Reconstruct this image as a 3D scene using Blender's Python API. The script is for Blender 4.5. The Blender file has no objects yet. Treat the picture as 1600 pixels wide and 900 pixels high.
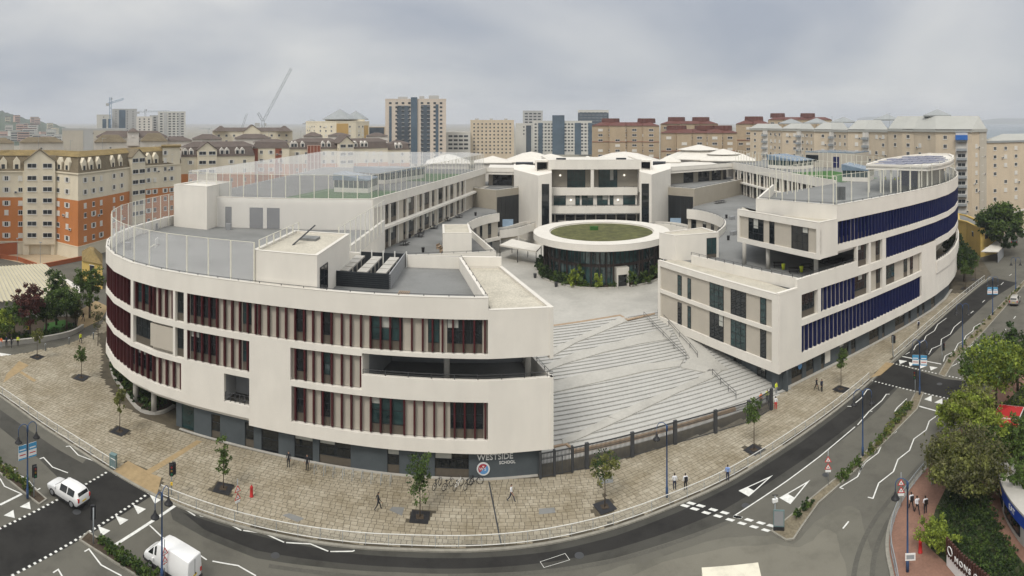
import bpy, math, random
from mathutils import Vector, Matrix
R = random.Random(7)
sc = bpy.context.scene
col = sc.collection
# ---------------------------------------------------------------- camera
F, HZ, H = 930.0, 190.0, 37.0          # stitched cylindrical panorama: px per radian, horizon row, eye height (m)
cam = bpy.data.cameras.new('camera')
cam.type = 'PANO'
cam.panorama_type = 'CENTRAL_CYLINDRICAL'
cam.central_cylindrical_range_u_min = -800 / F
cam.central_cylindrical_range_u_max = 800 / F
cam.central_cylindrical_range_v_min = -(900 - HZ) / F
cam.central_cylindrical_range_v_max = HZ / F
cam.central_cylindrical_radius = 1.0
cam.clip_start = 0.1
cam.clip_end = 30000
co = bpy.data.objects.new('camera', cam)
co.location = (0, 0, H)
co.rotation_euler = (math.radians(90), 0, 0)
col.objects.link(co)
sc.camera = co
# ---------------------------------------------------------------- world: overcast sky
w = bpy.data.worlds.new('World')
sc.world = w
w.use_nodes = True
nt = w.node_tree
N, L = nt.nodes, nt.links
for n in list(N): N.remove(n)
def wn(t, **k):
    n = N.new(t)
    for a, b in k.items(): setattr(n, a, b)
    return n
def wmath(op, a, b=None):
    m = wn('ShaderNodeMath', operation=op)
    for i, v in enumerate((a, b)):
        if v is None: continue
        if isinstance(v, (int, float)): m.inputs[i].default_value = v
        else: L.new(v, m.inputs[i])
    return m.outputs[0]
tc = wn('ShaderNodeTexCoord')
sp = wn('ShaderNodeSeparateXYZ'); L.new(tc.outputs['Generated'], sp.inputs[0])
zc = wmath('MAXIMUM', sp.outputs['Z'], 0.0)
den = wmath('ADD', zc, 0.30)
cb = wn('ShaderNodeCombineXYZ')
L.new(wmath('DIVIDE', sp.outputs['X'], den), cb.inputs[0]); L.new(wmath('DIVIDE', sp.outputs['Y'], den), cb.inputs[1])
cb.inputs[2].default_value = 3.7
nz = wn('ShaderNodeTexNoise'); nz.inputs['Scale'].default_value = 0.62; nz.inputs['Detail'].default_value = 5; nz.inputs['Roughness'].default_value = 0.46
nz.inputs['Distortion'].default_value = 0.5
L.new(cb.outputs[0], nz.inputs['Vector'])
nz2 = wn('ShaderNodeTexNoise'); nz2.inputs['Scale'].default_value = 2.1; nz2.inputs['Detail'].default_value = 5; nz2.inputs['Roughness'].default_value = 0.55
L.new(cb.outputs[0], nz2.inputs['Vector'])
cr = wn('ShaderNodeValToRGB')
cr.color_ramp.elements[0].position = 0.38; cr.color_ramp.elements[0].color = (0.57, 0.62, 0.72, 1)
cr.color_ramp.elements[1].position = 0.61; cr.color_ramp.elements[1].color = (1.24, 1.22, 1.16, 1)
mixn = wmath('ADD', wmath('MULTIPLY', nz.outputs['Fac'], 0.9), wmath('MULTIPLY', nz2.outputs['Fac'], 0.1))
L.new(mixn, cr.inputs['Fac'])
# overcast distribution: zenith about three times as bright as the lower sky, a paler hazy rim at the horizon
cie = wmath('ADD', wmath('ADD', wmath('MULTIPLY', wmath('POWER', zc, 1.5), 0.95), 0.47), wmath('MULTIPLY', wmath('EXPONENT', wmath('MULTIPLY', zc, -13.0)), 0.17))
vm = wn('ShaderNodeVectorMath', operation='SCALE'); L.new(cr.outputs[0], vm.inputs[0]); L.new(cie, vm.inputs['Scale'])
sky = wn('ShaderNodeTexSky'); sky.sky_type = 'NISHITA'; sky.sun_disc = False
SUN_EL, SUN_AZ = math.radians(52), math.radians(205)     # azimuth from +Y towards +X
sky.sun_elevation = SUN_EL; sky.sun_rotation = SUN_AZ
skm = wn('ShaderNodeVectorMath', operation='SCALE'); L.new(sky.outputs[0], skm.inputs[0]); skm.inputs['Scale'].default_value = 0.07
mx = wn('ShaderNodeMixRGB'); mx.inputs[0].default_value = 0.9
L.new(skm.outputs[0], mx.inputs[1]); L.new(vm.outputs[0], mx.inputs[2])
bg = wn('ShaderNodeBackground'); bg.inputs['Strength'].default_value = 1.0
L.new(mx.outputs[0], bg.inputs['Color'])
wo = wn('ShaderNodeOutputWorld'); L.new(bg.outputs[0], wo.inputs['Surface'])
# ---------------------------------------------------------------- sun behind thin cloud
sl = bpy.data.lights.new('sun', 'SUN'); sl.energy = 1.5; sl.angle = math.radians(16); sl.color = (1.0, 0.95, 0.87)
so = bpy.data.objects.new('sun', sl); col.objects.link(so)
sd = Vector((math.sin(SUN_AZ) * math.cos(SUN_EL), math.cos(SUN_AZ) * math.cos(SUN_EL), math.sin(SUN_EL)))
so.rotation_euler = (-sd).to_track_quat('-Z', 'Y').to_euler(); so.location = (-40, -60, 120)
vs = sc.view_settings
sc.display_settings.display_device = 'sRGB'
vs.view_transform = 'Standard'; vs.look = 'None'; vs.exposure = 0.30; vs.gamma = 1.0; vs.use_curve_mapping = False
sc.cycles.max_bounces = 6; sc.cycles.transparent_max_bounces = 16; sc.cycles.diffuse_bounces = 3
sc.cycles.use_denoising = True

# ---------------------------------------------------------------- helpers
def PD(x, d):
    t = (x - 800) / F
    return (d * math.sin(t), d * math.cos(t))
def P(x, y, z=0.0):
    """point of the panorama pixel (x, y) on the level plane at height z"""
    d = F * (H - z) / (y - HZ)
    return PD(x, d)
def ZT(y, d):
    return H - (y - HZ) * d / F
def prj(X, Y, z):
    d = math.hypot(X, Y)
    return 800 + F * math.atan2(X, Y), HZ + F * (H - z) / d

MATS = {}
def mat(name, c, rough=0.8, var=0.12, scale=0.6, bump=0.0, bscale=20, streak=0.0, metal=0.0, spec=0.3, grain=0.0, stain=None, trans=0.0):
    m = bpy.data.materials.new(name); m.use_nodes = True
    t = m.node_tree; n, l = t.nodes, t.links
    b = n['Principled BSDF']
    b.inputs['Roughness'].default_value = rough; b.inputs['Metallic'].default_value = metal
    b.inputs['Specular IOR Level'].default_value = spec
    g = n.new('ShaderNodeNewGeometry')
    tx = n.new('ShaderNodeTexNoise'); tx.inputs['Scale'].default_value = scale; tx.inputs['Detail'].default_value = 6; tx.inputs['Roughness'].default_value = 0.6
    l.new(g.outputs['Position'], tx.inputs['Vector'])
    r = n.new('ShaderNodeValToRGB')
    e = r.color_ramp.elements
    e[0].position = 0.3; e[1].position = 0.7
    e[0].color = tuple(max(0, v * (1 - var)) for v in c) + (1,)
    e[1].color = tuple(min(1, v * (1 + var)) for v in c) + (1,)
    l.new(tx.outputs['Fac'], r.inputs['Fac'])
    out = r.outputs['Color']
    def mul(fac_socket, lo, out, p0=0.35, p1=0.65):
        rr = n.new('ShaderNodeValToRGB'); q = rr.color_ramp.elements
        q[0].position = p0; q[1].position = p1; q[0].color = (lo, lo, lo, 1); q[1].color = (1, 1, 1, 1)
        l.new(fac_socket, rr.inputs['Fac'])
        mm = n.new('ShaderNodeMixRGB'); mm.blend_type = 'MULTIPLY'; mm.inputs[0].default_value = 1
        l.new(out, mm.inputs[1]); l.new(rr.outputs[0], mm.inputs[2]); return mm.outputs[0]
    if streak > 0:
        mp = n.new('ShaderNodeMapping'); mp.inputs['Scale'].default_value = (0.5, 0.5, 0.12)
        l.new(g.outputs['Position'], mp.inputs['Vector'])
        t2 = n.new('ShaderNodeTexNoise'); t2.inputs['Scale'].default_value = 1.3; t2.inputs['Detail'].default_value = 5
        l.new(mp.outputs[0], t2.inputs['Vector'])
        out = mul(t2.outputs['Fac'], 1 - streak, out, 0.3, 0.65)
    if grain > 0:
        t3 = n.new('ShaderNodeTexNoise'); t3.inputs['Scale'].default_value = bscale; t3.inputs['Detail'].default_value = 3
        l.new(g.outputs['Position'], t3.inputs['Vector'])
        out = mul(t3.outputs['Fac'], 1 - grain, out, 0.3, 0.7)
    if stain:
        sc_, lo, pos = stain
        t4 = n.new('ShaderNodeTexNoise'); t4.inputs['Scale'].default_value = sc_; t4.inputs['Detail'].default_value = 8; t4.inputs['Roughness'].default_value = 0.65
        l.new(g.outputs['Position'], t4.inputs['Vector'])
        out = mul(t4.outputs['Fac'], lo, out, pos, pos + 0.16)
    l.new(out, b.inputs['Base Color'])
    if bump > 0:
        t5 = n.new('ShaderNodeTexNoise'); t5.inputs['Scale'].default_value = bscale; t5.inputs['Detail'].default_value = 4
        l.new(g.outputs['Position'], t5.inputs['Vector'])
        bp = n.new('ShaderNodeBump'); bp.inputs['Strength'].default_value = bump; bp.inputs['Distance'].default_value = 0.05
        l.new(t5.outputs['Fac'], bp.inputs['Height']); l.new(bp.outputs[0], b.inputs['Normal'])
    if trans > 0:
        tr = n.new('ShaderNodeBsdfTransparent'); ms = n.new('ShaderNodeMixShader'); ms.inputs[0].default_value = trans
        l.new(b.outputs[0], ms.inputs[1]); l.new(tr.outputs[0], ms.inputs[2])
        l.new(ms.outputs[0], n['Material Output'].inputs['Surface'])
    MATS[name] = m
    return m
def leafmat(name, c, var=0.45, scale=1.2, tr=0.25):
    m = bpy.data.materials.new(name); m.use_nodes = True
    t = m.node_tree; n, l = t.nodes, t.links
    b = n['Principled BSDF']; b.inputs['Roughness'].default_value = 0.6; b.inputs['Specular IOR Level'].default_value = 0.25
    g = n.new('ShaderNodeNewGeometry')
    tx = n.new('ShaderNodeTexNoise'); tx.inputs['Scale'].default_value = scale; tx.inputs['Detail'].default_value = 5
    l.new(g.outputs['Position'], tx.inputs['Vector'])
    ad = n.new('ShaderNodeMath'); ad.operation = 'MULTIPLY_ADD'; ad.inputs[1].default_value = 0.35
    l.new(g.outputs['Random Per Island'], ad.inputs[0]); 
    sb = n.new('ShaderNodeMath'); sb.operation = 'SUBTRACT'; sb.inputs[1].default_value = 0.175
    l.new(tx.outputs['Fac'], sb.inputs[0]); l.new(sb.outputs[0], ad.inputs[2])
    r = n.new('ShaderNodeValToRGB'); e = r.color_ramp.elements
    e[0].position = 0.28; e[1].position = 0.75
    e[0].color = (c[0] * (1 - var), c[1] * (1 - var), c[2] * (1 - var), 1)
    e[1].color = (c[0] * (1 + var * 1.25), c[1] * (1 + var), c[2] * (1 + var * .5), 1)
    l.new(ad.outputs[0], r.inputs['Fac']); l.new(r.outputs[0], b.inputs['Base Color'])
    if tr:
        d = n.new('ShaderNodeBsdfTranslucent'); l.new(r.outputs[0], d.inputs['Color'])
        ms = n.new('ShaderNodeMixShader'); ms.inputs[0].default_value = tr
        l.new(b.outputs[0], ms.inputs[1]); l.new(d.outputs[0], ms.inputs[2]); l.new(ms.outputs[0], n['Material Output'].inputs['Surface'])
    MATS[name] = m
    return m
def glassmat(name, c, rough=0.06, var=0.5, scale=0.35, spec=0.6):
    return mat(name, c, rough=rough, var=var, scale=scale, spec=spec)

class MB:
    """collects solids, then build() links them as one mesh object"""
    def __init__(s): s.v = []; s.f = []; s.mi = []
    def add(s, vs, fs, mi=0):
        o = len(s.v); s.v += [tuple(p) for p in vs]
        for f in fs: s.f.append(tuple(i + o for i in f)); s.mi.append(mi)
        return s
    def box(s, x0, x1, y0, y1, z0, z1, mi=0):
        return s.add([(x0, y0, z0), (x1, y0, z0), (x1, y1, z0), (x0, y1, z0), (x0, y0, z1), (x1, y0, z1), (x1, y1, z1), (x0, y1, z1)],
                     [(0, 3, 2, 1), (4, 5, 6, 7), (0, 1, 5, 4), (1, 2, 6, 5), (2, 3, 7, 6), (3, 0, 4, 7)], mi)
    def obox(s, cx, cy, a, lx, ly, z0, z1, mi=0):
        ca, sa = math.cos(a), math.sin(a); hx, hy = lx / 2, ly / 2
        q = [(cx + x * ca - y * sa, cy + x * sa + y * ca) for x, y in ((-hx, -hy), (hx, -hy), (hx, hy), (-hx, hy))]
        return s.prism(q, z0, z1, mi)
    def bar(s, p, q, wd, hz0, hz1, mi=0):
        """box standing along the 2d segment p-q"""
        a = math.atan2(q[1] - p[1], q[0] - p[0]); ln = math.hypot(q[0] - p[0], q[1] - p[1])
        return s.obox((p[0] + q[0]) / 2, (p[1] + q[1]) / 2, a, ln, wd, hz0, hz1, mi)
    def prism(s, poly, z0, z1, mi=0):
        n = len(poly)
        ar = sum(poly[i][0] * poly[(i + 1) % n][1] - poly[(i + 1) % n][0] * poly[i][1] for i in range(n))
        if ar < 0: poly = poly[::-1]
        z0s = z0 if isinstance(z0, (list, tuple)) else [z0] * n
        z1s = z1 if isinstance(z1, (list, tuple)) else [z1] * n
        if ar < 0 and isinstance(z1, (list, tuple)): z1s = z1s[::-1]
        if ar < 0 and isinstance(z0, (list, tuple)): z0s = z0s[::-1]
        vs = [(p[0], p[1], z0s[i]) for i, p in enumerate(poly)] + [(p[0], p[1], z1s[i]) for i, p in enumerate(poly)]
        fs = [tuple(range(n - 1, -1, -1)), tuple(range(n, 2 * n))] + [(i, (i + 1) % n, n + (i + 1) % n, n + i) for i in range(n)]
        return s.add(vs, fs, mi)
    def sheet(s, poly, z, mi=0):
        n = len(poly)
        ar = sum(poly[i][0] * poly[(i + 1) % n][1] - poly[(i + 1) % n][0] * poly[i][1] for i in range(n))
        if ar < 0: poly = poly[::-1]
        return s.add([(p[0], p[1], z) for p in poly], [tuple(range(n))], mi)
    def strip(s, poly, z0, z1, o0, o1, mi=0, closed=False):
        """solid wall following a 2d polyline, between two offsets (positive = right-hand side of travel)"""
        n = len(poly); A = []; B = []
        for i in range(n):
            if closed: p0, p1, p2 = poly[i - 1], poly[i], poly[(i + 1) % n]
            else: p0, p1, p2 = poly[max(i - 1, 0)], poly[i], poly[min(i + 1, n - 1)]
            def nrm(a, b):
                l = math.hypot(b[0] - a[0], b[1] - a[1]) or 1e-9
                return ((b[1] - a[1]) / l, -(b[0] - a[0]) / l)
            if p0 == p1: nx, ny = nrm(p1, p2); k = 1
            elif p1 == p2: nx, ny = nrm(p0, p1); k = 1
            else:
                a, b = nrm(p0, p1), nrm(p1, p2); nx, ny = a[0] + b[0], a[1] + b[1]
                l = math.hypot(nx, ny) or 1e-9; nx /= l; ny /= l
                k = 1 / max(0.35, nx * a[0] + ny * a[1])
            A.append((p1[0] + nx * o0 * k, p1[1] + ny * o0 * k)); B.append((p1[0] + nx * o1 * k, p1[1] + ny * o1 * k))
        zz0 = z0 if isinstance(z0, list) else [z0] * n
        zz1 = z1 if isinstance(z1, list) else [z1] * n
        vs = []
        for i in range(n): vs += [(A[i][0], A[i][1], zz0[i]), (B[i][0], B[i][1], zz0[i]), (B[i][0], B[i][1], zz1[i]), (A[i][0], A[i][1], zz1[i])]
        fs = []
        flip = o1 < o0
        for i in range(n if closed else n - 1):
            a, b = 4 * i, 4 * ((i + 1) % n)
            for j in range(4):
                q = (a + j, a + (j + 1) % 4, b + (j + 1) % 4, b + j)
                fs.append(q[::-1] if flip else q)
        if not closed:
            e = 4 * (n - 1)
            c0, c1 = (3, 2, 1, 0), (e, e + 1, e + 2, e + 3)
            fs += [c0[::-1], c1[::-1]] if flip else [c0, c1]
        return s.add(vs, fs, mi)
    def tube(s, pts, r, n=8, mi=0, caps=True):
        pts = [Vector(p) for p in pts]; m = len(pts)
        rr = r if isinstance(r, (list, tuple)) else [r] * m
        vs = []; up0 = None
        for i in range(m):
            t = (pts[min(i + 1, m - 1)] - pts[max(i - 1, 0)]).normalized()
            if up0 is None: up0 = Vector((0, 0, 1)) if abs(t.z) < 0.9 else Vector((1, 0, 0))
            u = t.cross(up0)
            if u.length < 1e-4: u = t.orthogonal()
            u.normalize(); v = u.cross(t).normalized(); up0 = v
            for k in range(n):
                a = 2 * math.pi * k / n
                vs.append(pts[i] + (u * math.cos(a) + v * math.sin(a)) * rr[i])
        fs = []
        for i in range(m - 1):
            for k in range(n):
                a, b = i * n + k, i * n + (k + 1) % n
                fs.append((a, b, b + n, a + n))
        if caps: fs += [tuple(range(n))[::-1], tuple(range((m - 1) * n, m * n))]
        return s.add(vs, fs, mi)
    def lathe(s, c, prof, n=16, mi=0):
        """profile of (radius, z) turned round the vertical through c"""
        vs = []
        for r, z in prof:
            for k in range(n):
                a = 2 * math.pi * k / n; vs.append((c[0] + r * math.cos(a), c[1] + r * math.sin(a), c[2] + z if len(c) > 2 else z))
        fs = []
        for i in range(len(prof) - 1):
            for k in range(n):
                a, b = i * n + k, i * n + (k + 1) % n; fs.append((a, b, b + n, a + n))
        fs += [tuple(range(n))[::-1], tuple(range((len(prof) - 1) * n, len(prof) * n))]
        return s.add(vs, fs, mi)
    def mesh(s, name, mats, smooth=False):
        me = bpy.data.meshes.new(name); me.from_pydata(s.v, [], s.f)
        for m in (mats if isinstance(mats, (list, tuple)) else [mats]): me.materials.append(MATS[m] if isinstance(m, str) else m)
        if any(s.mi): me.polygons.foreach_set('material_index', s.mi)
        if smooth: me.polygons.foreach_set('use_smooth', [True] * len(s.f))
        me.update(); return me
    def build(s, name, mats, parent=None, smooth=False):
        return link(name, s.mesh(name, mats, smooth), parent)
def link(name, me, parent=None, loc=None, rz=0.0, scale=None):
    o = bpy.data.objects.new(name, me); col.objects.link(o)
    base = Vector((0, 0, 0))
    if parent is not None:
        o.parent = parent
        if parent.type == 'EMPTY': base = Vector(parent.location)
    o.location = (Vector(loc) if loc is not None else Vector((0, 0, 0))) - base
    if rz: o.rotation_euler.z = rz
    if scale: o.scale = scale
    return o
def tag(o, label=None, cat=None, group=None, kind=None):
    if label: o['label'] = label
    if cat: o['category'] = cat
    if group: o['group'] = group
    if kind: o['kind'] = kind
    return o
def thing(name, label, cat, loc=(0, 0, 0), rz=0.0, group=None):
    o = bpy.data.objects.new(name, None); col.objects.link(o)
    o.location = loc; o.rotation_euler.z = rz; o.empty_display_size = 0.5
    return tag(o, label, cat, group)
def local(name, me, parent, loc=(0, 0, 0), rz=0.0):
    """child placed in its parent's own frame"""
    o = bpy.data.objects.new(name, me); col.objects.link(o); o.parent = parent; o.location = loc; o.rotation_euler.z = rz
    return o
def struct(name, mb, m, smooth=False):
    o = mb.build(name, m, None, smooth); o['kind'] = 'structure'; return o
def dup(root, loc, rz=0.0, label=None, group=None):
    def cp(o, par):
        c = o.copy(); col.objects.link(c); c.parent = par
        for ch in o.children: cp(ch, c)
        return c
    r = cp(root, None); r.location = loc; r.rotation_euler.z = rz
    if label: r['label'] = label
    if group: r['group'] = group
    return r
def leaves(mb, c, rad, n, size, rnd, clumps=0, flat=1.0, mi=0, shell=0.55):
    """n leaf-sized quads in clumps spread through an ellipsoid"""
    cl = []
    k = clumps or max(6, n // 60)
    for i in range(k):
        u = Vector((rnd.gauss(0, 1), rnd.gauss(0, 1), rnd.gauss(0, 1))).normalized()
        q = shell + (1 - shell) * rnd.random() ** 0.6 if rnd.random() < 0.8 else rnd.random() * shell
        cl.append((Vector((u.x * rad[0], u.y * rad[1], u.z * rad[2])) * q, 0.16 + 0.2 * rnd.random()))
    mr = (rad[0] + rad[1] + rad[2]) / 3
    for i in range(n):
        o, cr_ = cl[rnd.randrange(k)]
        d = Vector((rnd.gauss(0, 1), rnd.gauss(0, 1), rnd.gauss(0, .8)))
        d = d.normalized() * (rnd.random() ** 0.5) * cr_ * mr
        p = Vector(c) + o + d
        nn = (Vector((rnd.gauss(0, 1), rnd.gauss(0, 1), rnd.gauss(0.5, .8)))).normalized()
        t = nn.orthogonal().normalized(); t = (Matrix.Rotation(rnd.random() * 6.28, 3, nn) @ t); b = nn.cross(t)
        s = size * (0.6 + 0.8 * rnd.random())
        mb.add([p - t * s, p + b * s * .55, p + t * s, p - b * s * .55], [(0, 1, 2, 3)], mi)
class Fac:
    """a facade line seen in plan (left to right from outside); s = metres along it"""
    def __init__(s, pts):
        s.p = [tuple(q) for q in pts]; s.c = [0.0]
        for a, b in zip(s.p, s.p[1:]): s.c.append(s.c[-1] + math.hypot(b[0] - a[0], b[1] - a[1]))
        s.len = s.c[-1]
    def at(s, t):
        t = min(max(t, 0), s.len)
        for i in range(len(s.p) - 1):
            if t <= s.c[i + 1] + 1e-9:
                k = (t - s.c[i]) / (s.c[i + 1] - s.c[i]); a, b = s.p[i], s.p[i + 1]
                return (a[0] + (b[0] - a[0]) * k, a[1] + (b[1] - a[1]) * k)
        return s.p[-1]
    def ang(s, t):
        t = min(max(t, 0.001), s.len - 0.001); a, b = s.at(t - 0.25), s.at(t + 0.25)
        return math.atan2(b[1] - a[1], b[0] - a[0])
    def off(s, t, o):
        a = s.ang(t); p = s.at(t); return (p[0] + math.sin(a) * o, p[1] - math.cos(a) * o)
    def px(s, x):
        """where the panorama column x meets the facade (the nearest hit)"""
        th = (x - 800) / F; best = None
        for i in range(len(s.p) - 1):
            a, b = s.p[i], s.p[i + 1]
            ca, sa = math.cos(th), math.sin(th)
            fa = a[0] * ca - a[1] * sa; fb = b[0] * ca - b[1] * sa
            if (fa <= 0 <= fb) or (fb <= 0 <= fa):
                k = fa / (fa - fb) if fa != fb else 0
                q = s.c[i] + k * (s.c[i + 1] - s.c[i]); p = s.at(q); d = math.hypot(*p)
                if best is None or d < best[0]: best = (d, q)
        if best: return best[1]
        return min((abs(math.atan2(*s.p[i]) - th), s.c[i]) for i in range(len(s.p)))[1]
    def d(s, x): return math.hypot(*s.at(s.px(x)))
    def z(s, x, y): return ZT(y, s.d(x))
    def sub(s, a, b):
        a = max(a, 0); b = min(b, s.len)
        return [s.at(a)] + [s.p[i] for i in range(len(s.p)) if a + 0.02 < s.c[i] < b - 0.02] + [s.at(b)]
def arc(c, r, a0, a1, n):
    return [(c[0] + r * math.cos(math.radians(a0 + (a1 - a0) * i / n)), c[1] + r * math.sin(math.radians(a0 + (a1 - a0) * i / n))) for i in range(n + 1)]
# ---------------------------------------------------------------- materials
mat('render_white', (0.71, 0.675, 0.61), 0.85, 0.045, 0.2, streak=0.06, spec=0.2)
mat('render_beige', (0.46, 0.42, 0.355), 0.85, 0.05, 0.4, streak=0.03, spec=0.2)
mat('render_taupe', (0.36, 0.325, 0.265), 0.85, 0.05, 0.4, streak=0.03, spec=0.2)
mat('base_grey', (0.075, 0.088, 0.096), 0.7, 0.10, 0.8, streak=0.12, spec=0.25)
mat('coping', (0.62, 0.59, 0.53), 0.7, 0.05, 0.8, spec=0.2)
mat('gravel_roof', (0.56, 0.52, 0.43), 0.95, 0.10, 0.3, bump=0.6, bscale=6, grain=0.35, stain=(0.35, 0.8, 0.3))
mat('deck_grey', (0.205, 0.207, 0.20), 0.85, 0.08, 0.15, grain=0.08, bscale=3, stain=(0.12, 0.82, 0.38))
mat('plaza_stone', (0.44, 0.425, 0.385), 0.8, 0.07, 0.2, grain=0.10, bscale=2.5, stain=(0.15, 0.86, 0.36))
mat('step_stone', (0.46, 0.45, 0.42), 0.8, 0.06, 0.5, grain=0.08, bscale=4)
mat('timber', (0.34, 0.25, 0.17), 0.7, 0.15, 2.0, spec=0.2)
mat('turf', (0.045, 0.13, 0.025), 0.9, 0.18, 1.5, grain=0.2, bscale=12)
mat('sedum', (0.115, 0.118, 0.04), 0.95, 0.45, 0.6, grain=0.5, bscale=5, bump=0.8)
mat('soil', (0.07, 0.052, 0.035), 0.95, 0.25, 2, grain=0.3, bscale=8)
glassmat('glass', (0.009, 0.012, 0.014), 0.04, 0.7, 0.5)
glassmat('glass_teal', (0.018, 0.042, 0.043), 0.04, 0.6, 0.5)
glassmat('glass_blue', (0.055, 0.10, 0.15), 0.08, 0.5, 0.1)
mat('frame_dark', (0.02, 0.023, 0.026), 0.45, 0.1, 2)
mat('panel_brown', (0.10, 0.085, 0.066), 0.5, 0.1, 2)
mat('fin_red', (0.058, 0.008, 0.011), 0.45, 0.15, 1)
mat('fin_blue', (0.005, 0.010, 0.070), 0.45, 0.15, 1)
mat('rail_dark', (0.05, 0.052, 0.055), 0.5, 0.1, 2)
mat('rail_white', (0.66, 0.65, 0.61), 0.5, 0.06, 2)
mat('post_cream', (0.66, 0.64, 0.54), 0.5, 0.06, 2)
mat('louvre_dark', (0.022, 0.026, 0.03), 0.6, 0.15, 2)
mat('grey_wall', (0.25, 0.255, 0.26), 0.7, 0.06, 1)
mat('bronze', (0.045, 0.033, 0.029), 0.5, 0.2, 1)
mat('net', (0.72, 0.72, 0.70), 0.9, 0.03, 1, trans=0.72)
mat('net_light', (0.80, 0.80, 0.80), 0.9, 0.03, 1, trans=0.87)
mat('net_roof', (0.62, 0.62, 0.61), 0.9, 0.03, 1, trans=0.78)
mat('screen', (0.55, 0.6, 0.6), 0.3, 0.03, 1, trans=0.93)
mat('skylight', (0.16, 0.22, 0.28), 0.2, 0.15, 1)
mat('asphalt', (0.128, 0.122, 0.102), 0.92, 0.10, 0.13, bump=0.3, bscale=12, grain=0.14, stain=(0.25, 0.80, 0.36), spec=0.15)
mat('asphalt_dark', (0.030, 0.029, 0.027), 0.9, 0.16, 0.2, bump=0.3, bscale=12, grain=0.16, stain=(0.4, 0.78, 0.36), spec=0.15)
mat('asphalt_mid', (0.064, 0.062, 0.054), 0.9, 0.14, 0.2, bump=0.3, bscale=12, grain=0.14, stain=(0.4, 0.80, 0.36), spec=0.15)
mat('asphalt_pale', (0.18, 0.17, 0.138), 0.92, 0.08, 0.15, bump=0.2, bscale=12, grain=0.10, stain=(0.3, 0.86, 0.36), spec=0.15)
mat('paint_white', (0.72, 0.72, 0.68), 0.7, 0.08, 3, grain=0.22, bscale=2.2, spec=0.2)
mat('kerb', (0.27, 0.255, 0.215), 0.85, 0.15, 1.0, grain=0.15, bscale=4)
mat('tactile', (0.34, 0.25, 0.135), 0.9, 0.12, 1.2, grain=0.15, bscale=3)
mat('dry_earth', (0.20, 0.17, 0.115), 0.95, 0.2, 1.5, grain=0.3, bscale=6)
mat('asphalt_soft', (0.152, 0.145, 0.119), 0.92, 0.10, 0.15, bump=0.2, bscale=12, grain=0.12, stain=(0.3, 0.84, 0.36), spec=0.15)
mat('tyre_mark', (0.104, 0.10, 0.085), 0.9, 0.12, 0.4, grain=0.2, bscale=5, spec=0.15)
mat('joint', (0.085, 0.072, 0.05), 0.95, 0.3, 0.7)
mat('red_paving', (0.25, 0.14, 0.10), 0.9, 0.12, 0.7, grain=0.18, bscale=5)
mat('ground', (0.24, 0.22, 0.17), 0.95, 0.2, 0.05, grain=0.1, bscale=1)
mat('concrete', (0.42, 0.40, 0.36), 0.85, 0.10, 0.7, streak=0.1)
# paving slabs: every slab its own tone
m = mat('slab', (0.5, 0.45, 0.35), 0.88, 0.1, 0.25, spec=0.2)
t = m.node_tree; n, l = t.nodes, t.links
b = n['Principled BSDF']
g = n.new('ShaderNodeNewGeometry')
ra = n.new('ShaderNodeValToRGB'); e = ra.color_ramp.elements
e[0].color = (0.295, 0.262, 0.198, 1); e[1].color = (0.37, 0.333, 0.26, 1)
l.new(g.outputs['Random Per Island'], ra.inputs['Fac'])
t1 = n.new('ShaderNodeTexNoise'); t1.inputs['Scale'].default_value = 0.22; t1.inputs['Detail'].default_value = 8; t1.inputs['Roughness'].default_value = 0.62
l.new(g.outputs['Position'], t1.inputs['Vector'])
r1 = n.new('ShaderNodeValToRGB'); q = r1.color_ramp.elements; q[0].position = 0.32; q[1].position = 0.62
q[0].color = (0.74, 0.70, 0.62, 1); q[1].color = (1.10, 1.10, 1.10, 1)
l.new(t1.outputs['Fac'], r1.inputs['Fac'])
t2 = n.new('ShaderNodeTexNoise'); t2.inputs['Scale'].default_value = 3.0; t2.inputs['Detail'].default_value = 6
l.new(g.outputs['Position'], t2.inputs['Vector'])
r2 = n.new('ShaderNodeValToRGB'); q = r2.color_ramp.elements; q[0].position = 0.3; q[1].position = 0.6
q[0].color = (0.80, 0.78, 0.75, 1); q[1].color = (1, 1, 1, 1)
l.new(t2.outputs['Fac'], r2.inputs['Fac'])
ma = n.new('ShaderNodeMixRGB'); ma.blend_type = 'MULTIPLY'; ma.inputs[0].default_value = 1
mb_ = n.new('ShaderNodeMixRGB'); mb_.blend_type = 'MULTIPLY'; mb_.inputs[0].default_value = 1
l.new(ra.outputs[0], ma.inputs[1]); l.new(r1.outputs[0], ma.inputs[2]); l.new(ma.outputs[0], mb_.inputs[1]); l.new(r2.outputs[0], mb_.inputs[2])
l.new(mb_.outputs[0], b.inputs['Base Color'])

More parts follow.
